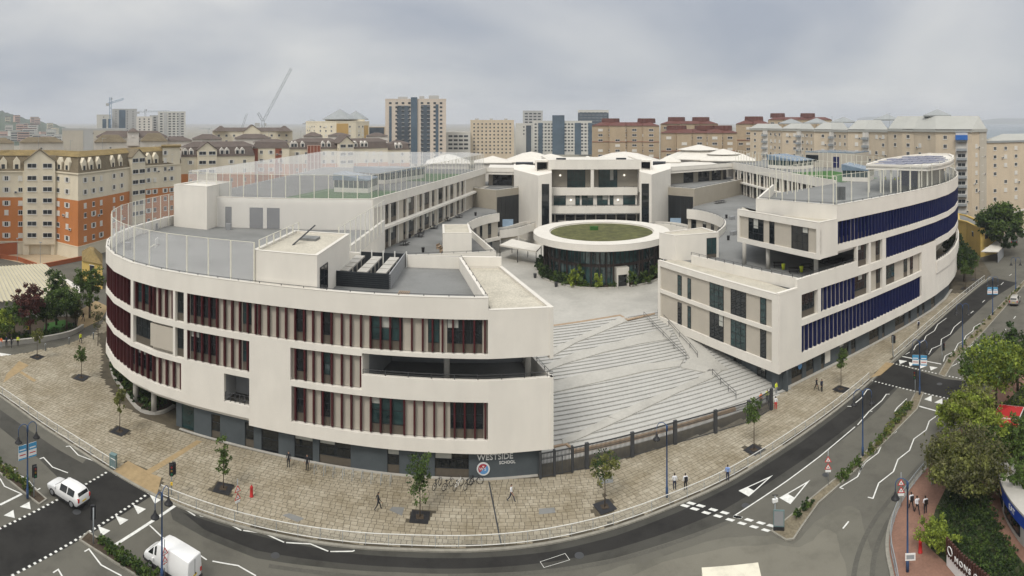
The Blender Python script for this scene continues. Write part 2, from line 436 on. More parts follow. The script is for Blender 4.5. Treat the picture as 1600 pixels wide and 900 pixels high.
# ---------------------------------------------------------------- ground, roads, pavements
def PX(pts, z=0.0): return [P(x, y, z) for x, y in pts]
def inside(p, poly):
    x, y = p; c = False; j = len(poly) - 1
    for i in range(len(poly)):
        xi, yi = poly[i]; xj, yj = poly[j]
        if (yi > y) != (yj > y) and x < (xj - xi) * (y - yi) / (yj - yi) + xi: c = not c
        j = i
    return c
struct('ground', MB().sheet([(-9000, -300), (9000, -300), (9000, 9000), (-9000, 9000)], -0.06), 'ground')
road = struct('road', MB().sheet([(-260, 4), (220, 4), (220, 170), (-260, 130)], 0.0), 'asphalt')
def smooth_line(pts, k=4):
    out = []
    for i in range(len(pts) - 1):
        p0, p1, p2, p3 = pts[max(i - 1, 0)], pts[i], pts[i + 1], pts[min(i + 2, len(pts) - 1)]
        for j in range(k):
            u = j / k
            out.append(tuple(0.5 * ((2 * p1[a]) + (-p0[a] + p2[a]) * u + (2 * p0[a] - 5 * p1[a] + 4 * p2[a] - p3[a]) * u * u + (-p0[a] + 3 * p1[a] - 3 * p2[a] + p3[a]) * u ** 3) for a in (0, 1)))
    out.append(tuple(pts[-1])); return out
KERB = smooth_line(PX([(-90, 560), (0, 621), (60, 664), (110, 697), (175, 739), (245, 778), (340, 815), (440, 841), (560, 858), (640, 862), (760, 862), (860, 851), (960, 827), (1060, 790), (1150, 748), (1250, 684), (1330, 624), (1400, 561), (1450, 516), (1500, 472), (1530, 447), (1550, 432)]))
SIDE = PX([(162, 500), (150, 521), (100, 541), (40, 552), (0, 558), (-90, 545)])
PAVE = KERB + [(116, 116), (112, 135), (-60, 135), (-66, 95)] + SIDE
PZ = 0.12
pv = MB(); pv.prism(PAVE, 0.001, PZ - 0.02)
pavement = struct('pavement', pv, 'joint')
MB().strip(KERB, -0.01, PZ + 0.012, -0.28, 0.02).build('kerb', 'kerb', pavement)
# paving slabs laid in courses: real slabs with open joints, too small and many to pick apart
FRONT = [(-66, 79), (-60, 73), (-55, 66.6), (-47.5, 61.5), (-42, 60.2), (3.2, 61.4), (30, 69), (36, 73.5), (56, 81), (68, 86.3), (78, 90.5), (88, 97), (96, 108), (96, 140), (-66, 140)]
CROSS_L = PX([(177, 737), (200, 722), (252, 748), (245, 776), (212, 760)])
pit_px = [(58, 558), (127, 590), (187, 674), (349, 763), (656, 808), (945, 792), (1178, 703), (1314, 608), (1508, 451), (1524, 437)]
pits = [P(x, y, PZ) for x, y in pit_px]
def near_kerb(p):
    for a, b in zip(KERB, KERB[1:]):
        dx, dy = b[0] - a[0], b[1] - a[1]; L2 = dx * dx + dy * dy
        u = max(0, min(1, ((p[0] - a[0]) * dx + (p[1] - a[1]) * dy) / L2))
        if math.hypot(p[0] - a[0] - u * dx, p[1] - a[1] - u * dy) < 0.55: return True
    return False
sl_ = MB(); rs = random.Random(3)
for frame in (0, 1):
    ang = math.radians(2.0 if frame == 0 else 24)
    ca, sa = math.cos(ang), math.sin(ang)
    v = -40.0
    while v < 130:
        hgt = 0.52 if rs.random() < 0.6 else 0.38
        u = -110 + rs.random()
        while u < 125:
            wd = rs.choice((0.5, 0.62, 0.82))
            cx, cy = u + wd / 2, v + hgt / 2
            X, Y = cx * ca - cy * sa, cx * sa + cy * ca
            if ((X < 9) == (frame == 0)) and Y > 40 and math.hypot(X, Y) < 128 and inside((X, Y), PAVE) and not inside((X, Y), FRONT) \
               and not inside((X, Y), CROSS_L) and not near_kerb((X, Y)) and all(max(abs(X - a), abs(Y - b)) > 1.0 for a, b in pits):
                gp = 0.024
                q = [(X + dx * ca - dy * sa, Y + dx * sa + dy * ca) for dx, dy in ((-wd / 2 + gp, -hgt / 2 + gp), (wd / 2 - gp, -hgt / 2 + gp), (wd / 2 - gp, hgt / 2 - gp), (-wd / 2 + gp, hgt / 2 - gp))]
                zt = PZ + rs.random() * 0.01
                sl_.add([(a, b, PZ - 0.03) for a, b in q] + [(a, b, zt) for a, b in q], [(4, 5, 6, 7), (0, 1, 5, 4), (1, 2, 6, 5), (2, 3, 7, 6), (3, 0, 4, 7)])
            u += wd
        v += hgt
tag(sl_.build('paving_slabs', 'slab', pavement), kind='stuff')
MB().prism(CROSS_L, PZ - 0.03, PZ + 0.004).build('tactile_paving', 'tactile', pavement)
for nm, q in (('tactile_strip', [(225, 737), (233, 742), (316, 690), (307, 688)]), ('tactile_paving', [(10, 585), (30, 564), (45, 571), (5, 598)]), ('tactile_strip', [(30, 582), (34, 580), (57, 594), (53, 597)]),
              ('tactile_paving', [(1361, 590), (1384, 566), (1397, 568), (1376, 586)])):
    MB().prism(PX(q, PZ), PZ - 0.03, PZ + 0.014).build(nm, 'tactile', pavement)
for q in ([(441, 805), (452, 802), (475, 810), (465, 816)], [(608, 797), (613, 792), (632, 793), (628, 806)], [(842, 795), (866, 793), (868, 801), (842, 804)], [(936, 745), (957, 742), (958, 754), (938, 756)]):
    MB().prism(PX(q, PZ), PZ - 0.03, PZ + 0.016).build('manhole_cover', 'deck_grey', pavement)
MB().strip(PX([(764, 753), (783, 851)], PZ), PZ - 0.03, PZ + 0.013, -0.07, 0.07).build('drain_channel', 'rail_dark', pavement)
# asphalt patches of different age
def lane(px, m, z, nm='asphalt_patch'): return MB().sheet(PX(px), z).build(nm, m, road)
KB = [prj(x, y, 0) for x, y in KERB]
up = [(262, 787), (340, 815), (440, 840), (560, 857), (640, 861), (760, 861), (860, 850), (960, 826), (1060, 789), (1150, 747), (1250, 683), (1330, 623), (1372, 586)]
dn = [(1412, 596), (1372, 640), (1330, 676), (1270, 722), (1200, 772), (1140, 812), (1060, 842), (960, 872), (860, 889), (740, 896), (620, 894), (500, 886), (400, 872), (320, 840), (270, 812)]
lane(up + dn, 'asphalt_mid', 0.004)
up2 = [(285, 800), (340, 819), (440, 846), (560, 866), (640, 871), (760, 871), (860, 862), (960, 838), (1060, 800), (1150, 756), (1250, 692), (1330, 632), (1368, 594)]
dn2 = [(1402, 602), (1350, 648), (1270, 708), (1200, 755), (1130, 797), (1060, 826), (960, 858), (860, 878), (740, 888), (620, 886), (500, 876), (400, 860), (320, 828)]
lane(up2 + dn2, 'asphalt_dark', 0.008)
lane([(0, 824), (177, 732), (203, 742), (247, 768), (20, 900), (-60, 900), (-60, 850)], 'asphalt_dark', 0.008)
lane([(95, 765), (145, 705), (178, 733), (110, 768)], 'asphalt_mid', 0.012)
lane([(0, 640), (90, 702), (150, 735), (110, 765), (60, 716), (0, 668)], 'asphalt_mid', 0.004)
lane([(1364, 596), (1397, 567), (1475, 592), (1514, 596), (1490, 626), (1440, 612)], 'asphalt_dark', 0.012)
lane([(1397, 567), (1415, 552), (1448, 518), (1500, 473), (1532, 447), (1552, 434), (1590, 442), (1545, 470), (1500, 512), (1450, 560), (1440, 577)], 'asphalt_dark', 0.004)
def soft(px, m_, z_, k_):
    q = smooth_line(PX(px) + [P(*px[0])], 5); rq_ = random.Random(k_); MB().sheet([(x + rq_.uniform(-.12, .12), y + rq_.uniform(-.12, .12)) for x, y in q[:-1]], z_).build('asphalt_patch', m_, road)
soft([(900, 930), (940, 894), (1020, 874), (1120, 842), (1205, 838), (1240, 850), (1275, 815), (1330, 790), (1350, 830), (1330, 930)], 'asphalt_soft', 0.003, 1)
soft([(960, 930), (1000, 893), (1100, 862), (1200, 850), (1250, 856), (1290, 828), (1310, 850), (1290, 930)], 'asphalt_pale', 0.0055, 2)
for q_ in ([(1330, 930), (1340, 870), (1362, 820), (1395, 775), (1430, 735), (1480, 680)], [(1362, 930), (1366, 870), (1384, 822), (1410, 782), (1440, 748)], [(420, 884), (520, 897), (640, 905)], [(700, 900), (860, 892), (960, 876), (1060, 846), (1140, 815)]):
    MB().strip(smooth_line(PX(q_), 5), 0.0095, 0.0105, -.22, .22).build('tyre_track', 'tyre_mark', road)
for x_, y_, r_ in ((430, 868, .38), (905, 868, .4), (1165, 790, .38), (1290, 742, .36), (120, 800, .4), (1370, 690, .38), (1468, 600, .4)):
    p_ = P(x_, y_); MB().lathe(p_, [(r_, .011), (r_, .016)], 18).build('manhole_cover', 'rail_dark', road)
# painted markings
def line(px, wd=0.13, nm='zigzag_line', z=0.016):
    q = PX(px); mb = MB(); mb.strip(q, z, z + 0.003, -wd / 2, wd / 2); return mb.build(nm, 'paint_white', road)
for q in ([(103, 698), (109, 697), (122, 711), (148, 721)], [(62, 717), (68, 715), (82, 730), (106, 739)], [(20, 735), (26, 733)], [(21, 738), (42, 748), (52, 760), (58, 766), (63, 763)], [(0, 748), (7, 760), (34, 772)], [(-40, 730), (0, 748)],
          [(132, 862), (139, 858), (158, 883), (190, 900)], [(83, 895), (91, 890), (98, 902)], [(277, 788), (305, 806)], [(312, 806), (347, 813), (377, 829)], [(380, 829), (413, 833.6), (444, 847.6)], [(447, 848), (485, 850), (513, 861.6)], [(516, 862), (551, 861.6), (554, 860)],
          [(234, 821), (255, 841), (285, 856)], [(304, 862), (323, 875)], [(332, 877), (372, 884), (400, 900)], [(176, 858), (208, 874), (226, 898)],
          [(1324, 635), (1330, 635), (1346, 622), (1355, 609), (1360, 609)], [(1340, 664), (1358, 643), (1378, 626), (1385, 616), (1390, 616)], [(1358, 642), (1363, 643)], [(1417, 623), (1402, 637), (1398, 643)],
          [(1342, 739), (1352, 723), (1372, 708), (1380, 690), (1400, 675), (1407, 660), (1425, 648), (1430, 633)], [(1312, 762), (1318, 764)], [(1312, 762), (1340, 745), (1350, 724)], [(1356, 777), (1364, 779), (1373, 755), (1396, 737), (1403, 718), (1421, 704), (1428, 686), (1447, 672), (1452, 658), (1469, 646)],
          [(1415, 554), (1427.5, 547), (1431, 540), (1444, 532), (1447, 525), (1460, 517), (1465, 507), (1479, 497)], [(1451, 554), (1456, 545), (1470, 539), (1471, 530), (1485, 522), (1491, 511), (1502, 502)],
          [(1474, 565), (1477, 556), (1491, 549), (1497, 537), (1506, 532), (1509, 525), (1520, 517), (1522, 511), (1532, 505)], [(1478, 577), (1500, 566)]):
    line(q)
line([(176, 854), (277, 788)], 0.3, 'stop_line'); line([(0, 789), (34, 772)], 0.25, 'stop_line'); line([(1430, 633), (1481, 647)], 0.25, 'stop_line'); line([(1410, 557), (1471, 569)], 0.25, 'stop_line')
line([(1146, 807), (1229, 752), (1280, 714), (1336, 667)], 0.13, 'lane_line')
line([(1146, 807), (1159, 809)], 0.3, 'lane_line')
for a, b in (((1317, 826), (1326, 815)), ((1516, 490), (1521, 486)), ((1535, 472.5), (1539, 469)), ((1564, 445), (1568, 441)), ((1577, 431), (1581, 428)), ((1569, 517), (1572, 514)), ((1584, 498), (1587, 494)), ((1552, 538), (1554, 535))):
    line([a, b], 0.14, 'lane_dash')
def tri(px, nm='give_way_triangle', z=0.016):
    q = PX(px); ar = (q[1][0] - q[0][0]) * (q[2][1] - q[0][1]) - (q[2][0] - q[0][0]) * (q[1][1] - q[0][1])
    MB().prism(q, z, z + 0.003).build(nm, 'paint_white', road)
for q in ([(31, 792), (46, 784), (48, 796)], [(6, 805.6), (21, 797), (23, 809.6)], [(233.6, 773), (253, 780), (242, 787.6)], [(208, 788.4), (228, 795.6), (215.6, 803.6)], [(180, 805.6), (200.6, 812.4), (187.6, 820.6)], [(153, 822), (172.4, 829.4), (159, 838)],
          [(1444, 624), (1455.6, 618), (1455.6, 627.6)], [(1460, 629), (1472.4, 622.4), (1472.4, 632)], [(1404.4, 562.4), (1417.6, 564.4), (1406, 569)], [(1420, 566), (1432, 568.4), (1421.6, 572.4)], [(1436, 569.6), (1448.4, 571.6), (1438, 576)], [(1452.4, 572.4), (1465, 574.4), (1454.4, 579)]):
    tri(q, 'road_triangle')
for q in ([(1154, 767), (1208, 742.4), (1170, 776)], [(1217.6, 778), (1266, 750), (1235, 788)]):
    w3 = PX(q); mb = MB(); z = 0.016
    a, t_, c = [Vector((p[0], p[1])) for p in w3]
    ib = (a + t_ + c) / 3
    k = 0.62
    def band(p, q2, e): 
        pi, qi = p.lerp(ib, e), q2.lerp(ib, e); mb.prism([tuple(p), tuple(q2), tuple(qi), tuple(pi)], z, z + 0.003)
    band(a, t_, 0.28); band(t_, c, 0.28)
    pi, ci = a.lerp(t_, 0.24), c.lerp(t_, 0.24); mb.prism([tuple(a), tuple(pi), tuple(ci), tuple(c)], z + 0.003, z + 0.006)
    mb.build('give_way_triangle', 'paint_white', road)
z = 0.016
for row in ([(600, 333), (675, 353), (772, 383), (862, 407), (965, 440), (1052, 463), (1145, 487), (1225, 508)], [(552, 352), (628, 377), (718, 407), (810, 433), (905, 462), (997, 490), (1092, 517), (1183, 543)]):
    for x, y in row:
        px_, py_ = 960 + x / 5, 720 + y / 5
        MB().prism(PX([(px_ - 8, py_ - .2), (px_ - 3, py_ - 2.9), (px_ + 8, py_ + .2), (px_ + 3, py_ + 2.9)]), z, z + 0.003).build('give_way_dash', 'paint_white', road)
def dots(p, q, wd=0.24, st=0.56):
    a, b = P(*p), P(*q); ln = math.hypot(b[0] - a[0], b[1] - a[1]); an = math.atan2(b[1] - a[1], b[0] - a[0]); mb = MB(); k = 0.0
    while k < ln:
        mb.obox(a[0] + (b[0] - a[0]) * k / ln, a[1] + (b[1] - a[1]) * k / ln, an, wd, wd, z, z + 0.003); k += st
    mb.build('crossing_dots', 'paint_white', road)
dots((0, 826), (177, 732)); dots((20, 899), (241, 765)); dots((1363, 595), (1488, 624)); dots((1396, 568), (1513, 594))
for k in range(5):
    a = (-4 + k * 1.5, 590 - k * 8.5); MB().prism(PX([(a[0] - 14, a[1] - 2), (a[0] - 10, a[1] - 6), (a[0] + 22 - k * 1.6, a[1] - 5 + k * .8), (a[0] + 18 - k * 1.6, a[1] - 1 + k * .8)]), z, z + .003).build('zebra_stripe', 'paint_white', road)
line([(844, 878), (883, 865), (890, 875), (850, 887), (844, 878)], 0.035, 'worn_box_marking')
def text_mesh(name, s, size, ext=0.0, font_bold=False, spacing=1.0):
    cu = bpy.data.curves.new(name, 'FONT'); cu.body = s; cu.size = size; cu.extrude = ext; cu.align_x = 'CENTER'; cu.space_character = spacing
    cu.offset = 0.012 * size if font_bold else 0.0
    cu.resolution_u = 3
    o = bpy.data.objects.new(name, cu); col.objects.link(o)
    dg = bpy.context.evaluated_depsgraph_get(); me = bpy.data.meshes.new_from_object(o.evaluated_get(dg))
    bpy.data.objects.remove(o); bpy.data.curves.remove(cu); return me
def text_on(name, s, size, mtx, m, parent, ext=0.004, bold=True, spacing=1.0):
    me = text_mesh(name, s, size, ext, bold, spacing); me.transform(mtx); me.materials.clear(); me.materials.append(MATS[m]); return link(name, me, parent)
def ground_text(s, px, ang, sx, sy, z=0.02):
    p = P(*px); M_ = Matrix.Translation((p[0], p[1], z)) @ Matrix.Rotation(ang, 4, 'Z') @ Matrix.Diagonal((sx, sy, 1, 1))
    text_on('road_lettering', s, 1.0, M_, 'paint_white', road)
ground_text('SOUTH', (1534, 543), math.radians(-50), 1.25, 1.9); ground_text('BOUND', (1526, 551), math.radians(-50), 1.25, 1.9)
ground_text('LOOK LEFT', (203, 748), math.radians(181), 0.62, 0.62)
# hedge beds on the median islands
BED = {'a': [(-60, 692), (0, 722), (45, 756), (74, 781), (61, 790), (30, 766), (0, 741), (-60, 706)], 'b': [(123, 845), (138, 831), (154, 842), (250, 905), (218, 905), (165, 872)],
       'c': [(1204, 831), (1280, 768), (1340, 720), (1420, 632), (1430, 613), (1444, 614), (1434, 640), (1354, 721), (1280, 787), (1254, 824), (1241, 844), (1228, 846)],
       'd': [(1466, 586), (1480, 561), (1532, 508), (1600, 438), (1660, 385), (1664, 392), (1600, 447), (1541, 515), (1492, 565), (1477, 590)]}
for k, q in BED.items():
    pl = PX(q); mb = MB(); mb.strip(pl, 0.001, 0.13, -0.0001, -0.16 if sum(pl[i][0] * pl[(i + 1) % len(pl)][1] - pl[(i + 1) % len(pl)][0] * pl[i][1] for i in range(len(pl))) > 0 else 0.16, closed=True)
    isl = struct('traffic_island', mb, 'kerb'); MB().prism(pl, 0.002, 0.10).build('island_bed', 'dry_earth' if k in 'cd' else 'soil', isl)
# far kerb, red pavement and planted bank on the right
FK = smooth_line(PX([(1400, 960), (1392, 905), (1384, 862), (1386, 830), (1396, 800), (1413, 770), (1440, 736), (1456, 718), (1500, 664), (1550, 606), (1600, 545), (1660, 480)]))
RP = FK + [(150, 110), (170, 60), (90, 4)] + PX([(1445, 990)])
rp = MB(); rp.prism(RP, 0.001, PZ); red = struct('red_pavement', rp, 'red_paving')
MB().strip(FK, -0.01, PZ + 0.012, -0.02, 0.3).build('kerb', 'kerb', red)
# ---------------------------------------------------------------- the school
def inset(poly, k):
    b = MB(); ar = sum(poly[i][0] * poly[(i + 1) % len(poly)][1] - poly[(i + 1) % len(poly)][0] * poly[i][1] for i in range(len(poly)))
    q = poly if ar > 0 else poly[::-1]; b.strip(q, 0, 1, 0, -k, closed=True); return [b.v[4 * i + 1][:2] for i in range(len(q))]
rw = random.Random(11)
mat('blind', (0.42, 0.42, 0.38), 0.8, 0.1, 3)
mg = mat('lamp_globe', (0.9, 0.88, 0.8), 0.4, 0.02); mg.node_tree.nodes['Principled BSDF'].inputs['Emission Color'].default_value = (1, .93, .8, 1); mg.node_tree.nodes['Principled BSDF'].inputs['Emission Strength'].default_value = 0.9
def window(par, fac, s0, s1, z0, z1, o, cols=2, rows=2, panel=0.0, g='glass', fr='frame_dark', t=0.07, name='window', pm='panel_brown'):
    a = fac.sub(s0, s1); zb = z0 + panel
    f = MB()
    f.strip(a, zb, zb + t, o, o + 0.09); f.strip(a, z1 - t, z1, o, o + 0.09)
    for k in range(cols + 1):
        c = s0 + (s1 - s0) * k / cols; c0, c1 = max(s0, c - t / 2), min(s1, c + t / 2)
        if k == 0: c0, c1 = s0, s0 + t
        if k == cols: c0, c1 = s1 - t, s1
        f.strip(fac.sub(c0, c1), zb + t + 0.002, z1 - t - 0.002, o, o + 0.085)
    for k in range(1, rows):
        c = zb + (z1 - zb) * k / rows; f.strip(a, c - t / 2, c + t / 2, o, o + 0.075)
    w_ = f.build(name, fr, par)
    MB().strip(a, zb + 0.02, z1 - 0.02, o + 0.01, o + 0.05).build('pane', g, w_)
    if panel: MB().strip(a, z0, zb - 0.005, o, o + 0.06).build('spandrel_panel', pm, w_)
    if rw.random() < 0.3 and s1 - s0 > 1.2:
        h_ = (z1 - zb) * rw.uniform(0.2, 0.5); c0 = s0 + t + (s1 - s0) / cols * rw.randrange(cols)
        MB().strip(fac.sub(c0, min(s1 - t, c0 + (s1 - s0) / cols - t)), z1 - h_ - t, z1 - t - 0.003, o + 0.052, o + 0.062).build('blind', 'blind', w_)
    return w_
FINM = {}
def fin_mesh(h, m, depth=0.46):
    depth = 0.53 if m == 'fin_blue' else depth
    k = (round(h, 2), m)
    if k not in FINM:
        mb = MB(); w2 = 0.085
        prof = [(0, 0.0), (-depth * .55, 0.02), (-depth * .9, 0.10), (-depth, 0.28), (-depth, h), (0, h)]
        n_ = len(prof)
        mb.add([(-w2, y, z) for y, z in prof] + [(w2, y, z) for y, z in prof], [tuple(range(n_)), tuple(range(2 * n_ - 1, n_ - 1, -1))] + [((i + 1) % n_, i, n_ + i, n_ + (i + 1) % n_) for i in range(n_)])
        FINM[k] = mb.mesh('fin', m)
    return FINM[k]
def fins(par, fac, ss, z0, z1, o, m, tw=0.0):
    for s in ss:
        p = fac.off(s, o); link('fin', fin_mesh(z1 - z0, m), par, (p[0], p[1], z0), fac.ang(s) + tw)
def rail(par, poly, z, h=0.25, m='rail_dark', r=0.03, st=1.8, two=True, name='railing'):
    mb = MB(); f = Fac(poly)
    mb.tube([(x, y, z + h) for x, y in poly], r, 6)
    if two: mb.tube([(x, y, z + h * 0.5) for x, y in poly], r * 0.6, 5)
    k = 0.0
    while k <= f.len + 0.01:
        x, y = f.at(min(k, f.len)); mb.box(x - 0.035, x + 0.035, y - 0.035, y + 0.035, z - 0.02, z + h); k += st
    return mb.build(name, m, par)
def solid(par, name, m, poly, z0, z1, ins=0.07): return MB().prism(inset(poly, ins) if ins else poly, z0, z1).build(name, m, par)
def roofed(par, poly, ztop, zroof, m='gravel_roof', wall='render_white', zb=0.0, t=0.35, name='wall'):
    """box volume: walls up to a coping, roof sunk behind it"""
    ar = sum(poly[i][0] * poly[(i + 1) % len(poly)][1] - poly[(i + 1) % len(poly)][0] * poly[i][1] for i in range(len(poly)))
    if ar < 0: poly = poly[::-1]
    w_ = MB().strip(poly, zb, ztop, 0, -t, closed=True).build(name, wall, par)
    MB().strip(poly, ztop, ztop + 0.05, 0.03, -t - 0.03, closed=True).build('coping', 'coping', w_)
    MB().prism(inset(poly, t - 0.05), zroof - 0.3, zroof).build('roof', m, par)
    return w_

# ---- near left wing
WF = Fac([(-61.6, 106), (-61.6, 92), (-60.9, 82), (-59.3, 75.2), (-57, 70.4), (-53.8, 66.2), (-49.8, 63.0), (-45.4, 60.9), (-41, 60.0), (-36, 59.85), (-28, 60.05), (-14, 60.25), (-2.4, 60.6), (4.3, 61.5)])
ww = thing('school_wing', 'cream school wing with dark red fins and a fenced rooftop court', 'school building', (-25, 70, 0))
X = WF.px
def skin(z0, z1, s0=0.0, s1=None, o0=0.0, o1=-0.5, name='wall', m='render_white', par=ww, fac=WF):
    return MB().strip(fac.sub(s0, fac.len if s1 is None else s1), z0, z1, o0, o1).build(name, m, par)
E_ = WF.len
top = skin(16.8, 19.0, 0, X(763)); MB().strip(WF.sub(0, X(763)), 19.0, 19.05, 0.03, -0.53).build('coping', 'coping', top)
skin(16.8, 17.75, X(763), E_); 
skin(12.5, 13.2, 0, X(565.5)); skin(12.8, 13.2, X(565.5), E_); skin(8.35, 8.95, 0, X(565.5)); skin(8.35, 10.55, X(565.5), E_, name='balcony_parapet')
skin(3.85, 5.0, 0, X(389)); skin(3.1, 4.45, X(389), E_)
skin(13.2, 16.8, X(762.5), E_); skin(4.45, 8.35, X(762.5), E_)
skin(8.95, 12.5, X(389.5), X(453.5)); skin(4.45, 8.35, X(389.5), X(455)); skin(5.0, 8.35, X(283), X(350))
skin(5.0, 5.15, X(350), X(389.5)); skin(4.45, 5.0, X(389.2), X(389.6))
# pale inner walls of the window bands
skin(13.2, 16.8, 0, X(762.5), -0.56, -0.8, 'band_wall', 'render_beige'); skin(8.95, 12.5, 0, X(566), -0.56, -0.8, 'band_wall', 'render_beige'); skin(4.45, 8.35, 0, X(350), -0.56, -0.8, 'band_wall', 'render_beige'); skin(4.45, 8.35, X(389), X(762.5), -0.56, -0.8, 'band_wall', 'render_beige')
skin(9.45, 12.2, X(234.5), X(272), -0.06, -0.5, 'infill_panel', 'render_beige')
for a, b in ((270, 273.5), (287, 292)):
    skin(13.2, 16.8, X(a), X(b), -0.02, -0.5, 'pier'); skin(8.95, 12.5, X(a), X(b), -0.02, -0.5, 'pier')
skin(13.2, 16.8, X(204), X(208), -0.02, -0.5, 'pier'); skin(8.95, 12.5, X(204), X(208), -0.02, -0.5, 'pier')
# floor slabs and back walls
CORE = WF.sub(0, E_) + [(-1.4, 79.4), (-23, 79.4), (-23, 106)]
CI = inset(CORE, 0.52)
solid(ww, 'roof_deck', 'deck_grey', CI, 17.1, 17.4)
for z in (12.82, 8.4): solid(ww, 'floor_slab', 'deck_grey', CI, z, z + 0.35)
solid(ww, 'soffit', 'render_white', CI, 3.3, 3.8)
MB().strip([(4.3, 61.5), (-1.4, 79.4)], 3.1, 8.9, -0.0, -0.4).build('wall', 'render_white', ww)
MB().strip([(4.3, 61.5), (-1.4, 79.4)], 12.5, 17.75, -0.0, -0.4).build('wall', 'render_white', ww)
MB().strip([(4.3, 61.5), (-1.4, 79.4)], 8.9, 10.55, -0.0, -0.3).build('balcony_parapet', 'render_white', ww)
MB().strip([(-1.4, 79.4), (-23, 79.4)], 3.1, 19.0, 0, -0.4).build('wall', 'render_white', ww)
bw = MB().strip([(-23, 79.4), (-23, 106)], 3.1, 19.0, 0, -0.4).build('wall', 'render_white', ww)
MB().strip([(-23, 79.4), (-23, 106)], 19.0, 19.05, 0.03, -0.43).build('coping', 'coping', bw)
# deep covered terrace on the second floor
MB().strip([WF.off(X(566), -0.5), WF.off(X(590), -8.5), (-1.8, 69.5), (2.2, 69.9)], 8.8, 12.8, 0, -0.3).build('terrace_wall', 'grey_wall', ww)
p0 = WF.at(X(566)); MB().strip([WF.off(X(566), -0.1), WF.off(X(574), -3.5)], 8.8, 12.5, -0.02, -0.3).build('wall', 'render_white', ww)
for x in (694, 833):
    c = WF.off(X(x), -3.4); MB().lathe((c[0], c[1]), [(0.33, 8.8), (0.33, 12.6)], 14).build('column', 'concrete', ww, True)
rail(ww, [WF.off(s, -0.25) for s in [X(566) + i * (E_ - X(566)) / 8 for i in range(9)]] + [(3.9, 61.9), (-0.6, 76)], 10.55, 0.5, st=2.4)
# small loggia
hb = X(350); he = X(389.5)
MB().strip([WF.off(hb, -0.5), WF.off(hb + .1, -3), WF.off(he, -3), WF.off(he, -0.5)], 5.0, 8.4, 0, -0.2).build('loggia_wall', 'grey_wall', ww)
rail(ww, [WF.off(hb + .05, -0.3), WF.off(he - .05, -0.3)], 5.15, 1.0, st=0.6)
# windows and fins
def wins(lst, z0, z1, panel=0.95, o=-0.55, fac=WF, par=ww, g='glass'):
    for a, b in lst:
        s0, s1 = sorted((fac.px(a), fac.px(b))); w_ = s1 - s0
        window(par, fac, s0, s1, z0, z1, o, cols=max(1, round(w_ / 1.1)), rows=2, panel=panel, g=g if rw.random() < .6 else 'glass_teal')
LW_ = [(197, 203), (209, 234), (274.5, 286), (294.5, 335.5), (377, 390)]
wins(LW_ + [(460, 476), (499.5, 514.5), (578, 628), (668, 686), (698, 753)], 13.22, 16.78)
wins([(197, 203), (209, 234), (274.5, 286), (295, 336), (377, 389), (460, 477), (499.5, 514)], 8.97, 12.48)
wins([(200, 206), (212, 235)], 5.02, 8.33); wins([(462, 476), (499.5, 514), (578, 630), (703, 755)], 4.47, 8.33)
def run(a, b, st=1.02): 
    k = max(1, round((b - a) / st)); return [a + (b - a) * i / k for i in range(k + 1)]
fs = [X(x) for x in (404, 418, 432, 445.5, 460, 474, 488, 502, 517, 533, 547, 563, 578, 594, 609, 625, 643, 660, 675.5, 691, 707.5, 724, 741, 757.5)]
fins(ww, WF, fs, 13.25, 16.8, -0.56, 'fin_red')
fins(ww, WF, [X(x) for x in (460.5, 475, 488.5, 503, 517.5, 533, 547.5, 563)], 9.0, 12.5, -0.56, 'fin_red')
fins(ww, WF, [X(x) for x in (460.5, 475, 489, 503.5, 518, 533, 548, 563, 578.5, 594, 610, 631, 647, 662, 678, 694, 710, 726, 742, 758)], 4.5, 8.35, -0.56, 'fin_red')
fl = run(X(292), X(398), 1.02); fins(ww, WF, fl, 13.25, 16.8, -0.56, 'fin_red'); fins(ww, WF, [s for s in fl if s < X(389)], 9.0, 12.5, -0.56, 'fin_red')
fins(ww, WF, run(X(238), X(268), 1.02), 13.25, 16.8, -0.56, 'fin_red'); fins(ww, WF, run(X(211), X(232), 1.02), 13.25, 16.8, -0.56, 'fin_red')
far = run(6, X(203), 1.02)
for z0, z1 in ((13.25, 16.8), (9.0, 12.5), (5.05, 8.35)): fins(ww, WF, far, z0, z1, -0.56, 'fin_red')
fins(ww, WF, run(X(211), X(281), 1.02), 5.05, 8.35, -0.56, 'fin_red')
# rooftop rails, court fence
def net_fence(par, poly, z, h, st=2.9, net='net', m='post_cream'):
    f = Fac(poly); pm_ = MB().box(-0.06, 0.06, -0.06, 0.06, 0, h).mesh('fence_post', m)
    k = 0.0
    while k <= f.len:
        x, y = f.at(k); link('fence_post', pm_, par, (x, y, z)); k += f.len / max(1, round(f.len / st))
    if net: MB().strip(poly, z, z + h - 0.05, 0.03, 0.045).build('fence_net', net, par)
    MB().tube([(x, y, z + h) for x, y in poly], 0.035, 5).build('fence_rail', m, par)
rail(ww, [WF.off(s, -0.25) for s in run(20, X(762.5), 3)] + [(-2.6, 61.2), (-6.8, 79)], 19.02, 0.22, st=2.6, two=False)
court = thing('rooftop_court_fence', 'white posts and netting round the grey rooftop court', 'fence', (-45, 80, 17.4))
net_fence(court, [WF.off(s, -0.75) for s in run(0.8, X(393), 3.0)], 17.4, 6.0, net='net_light')
net_fence(court, [(-22.6, 75.5), (-22.6, 104)], 17.4, 5.6, net='net_light')
net_fence(court, [(-27.8, 74.2), (-27.8, 61.5)], 22.5, 1.1, st=2.1, net='net_light')
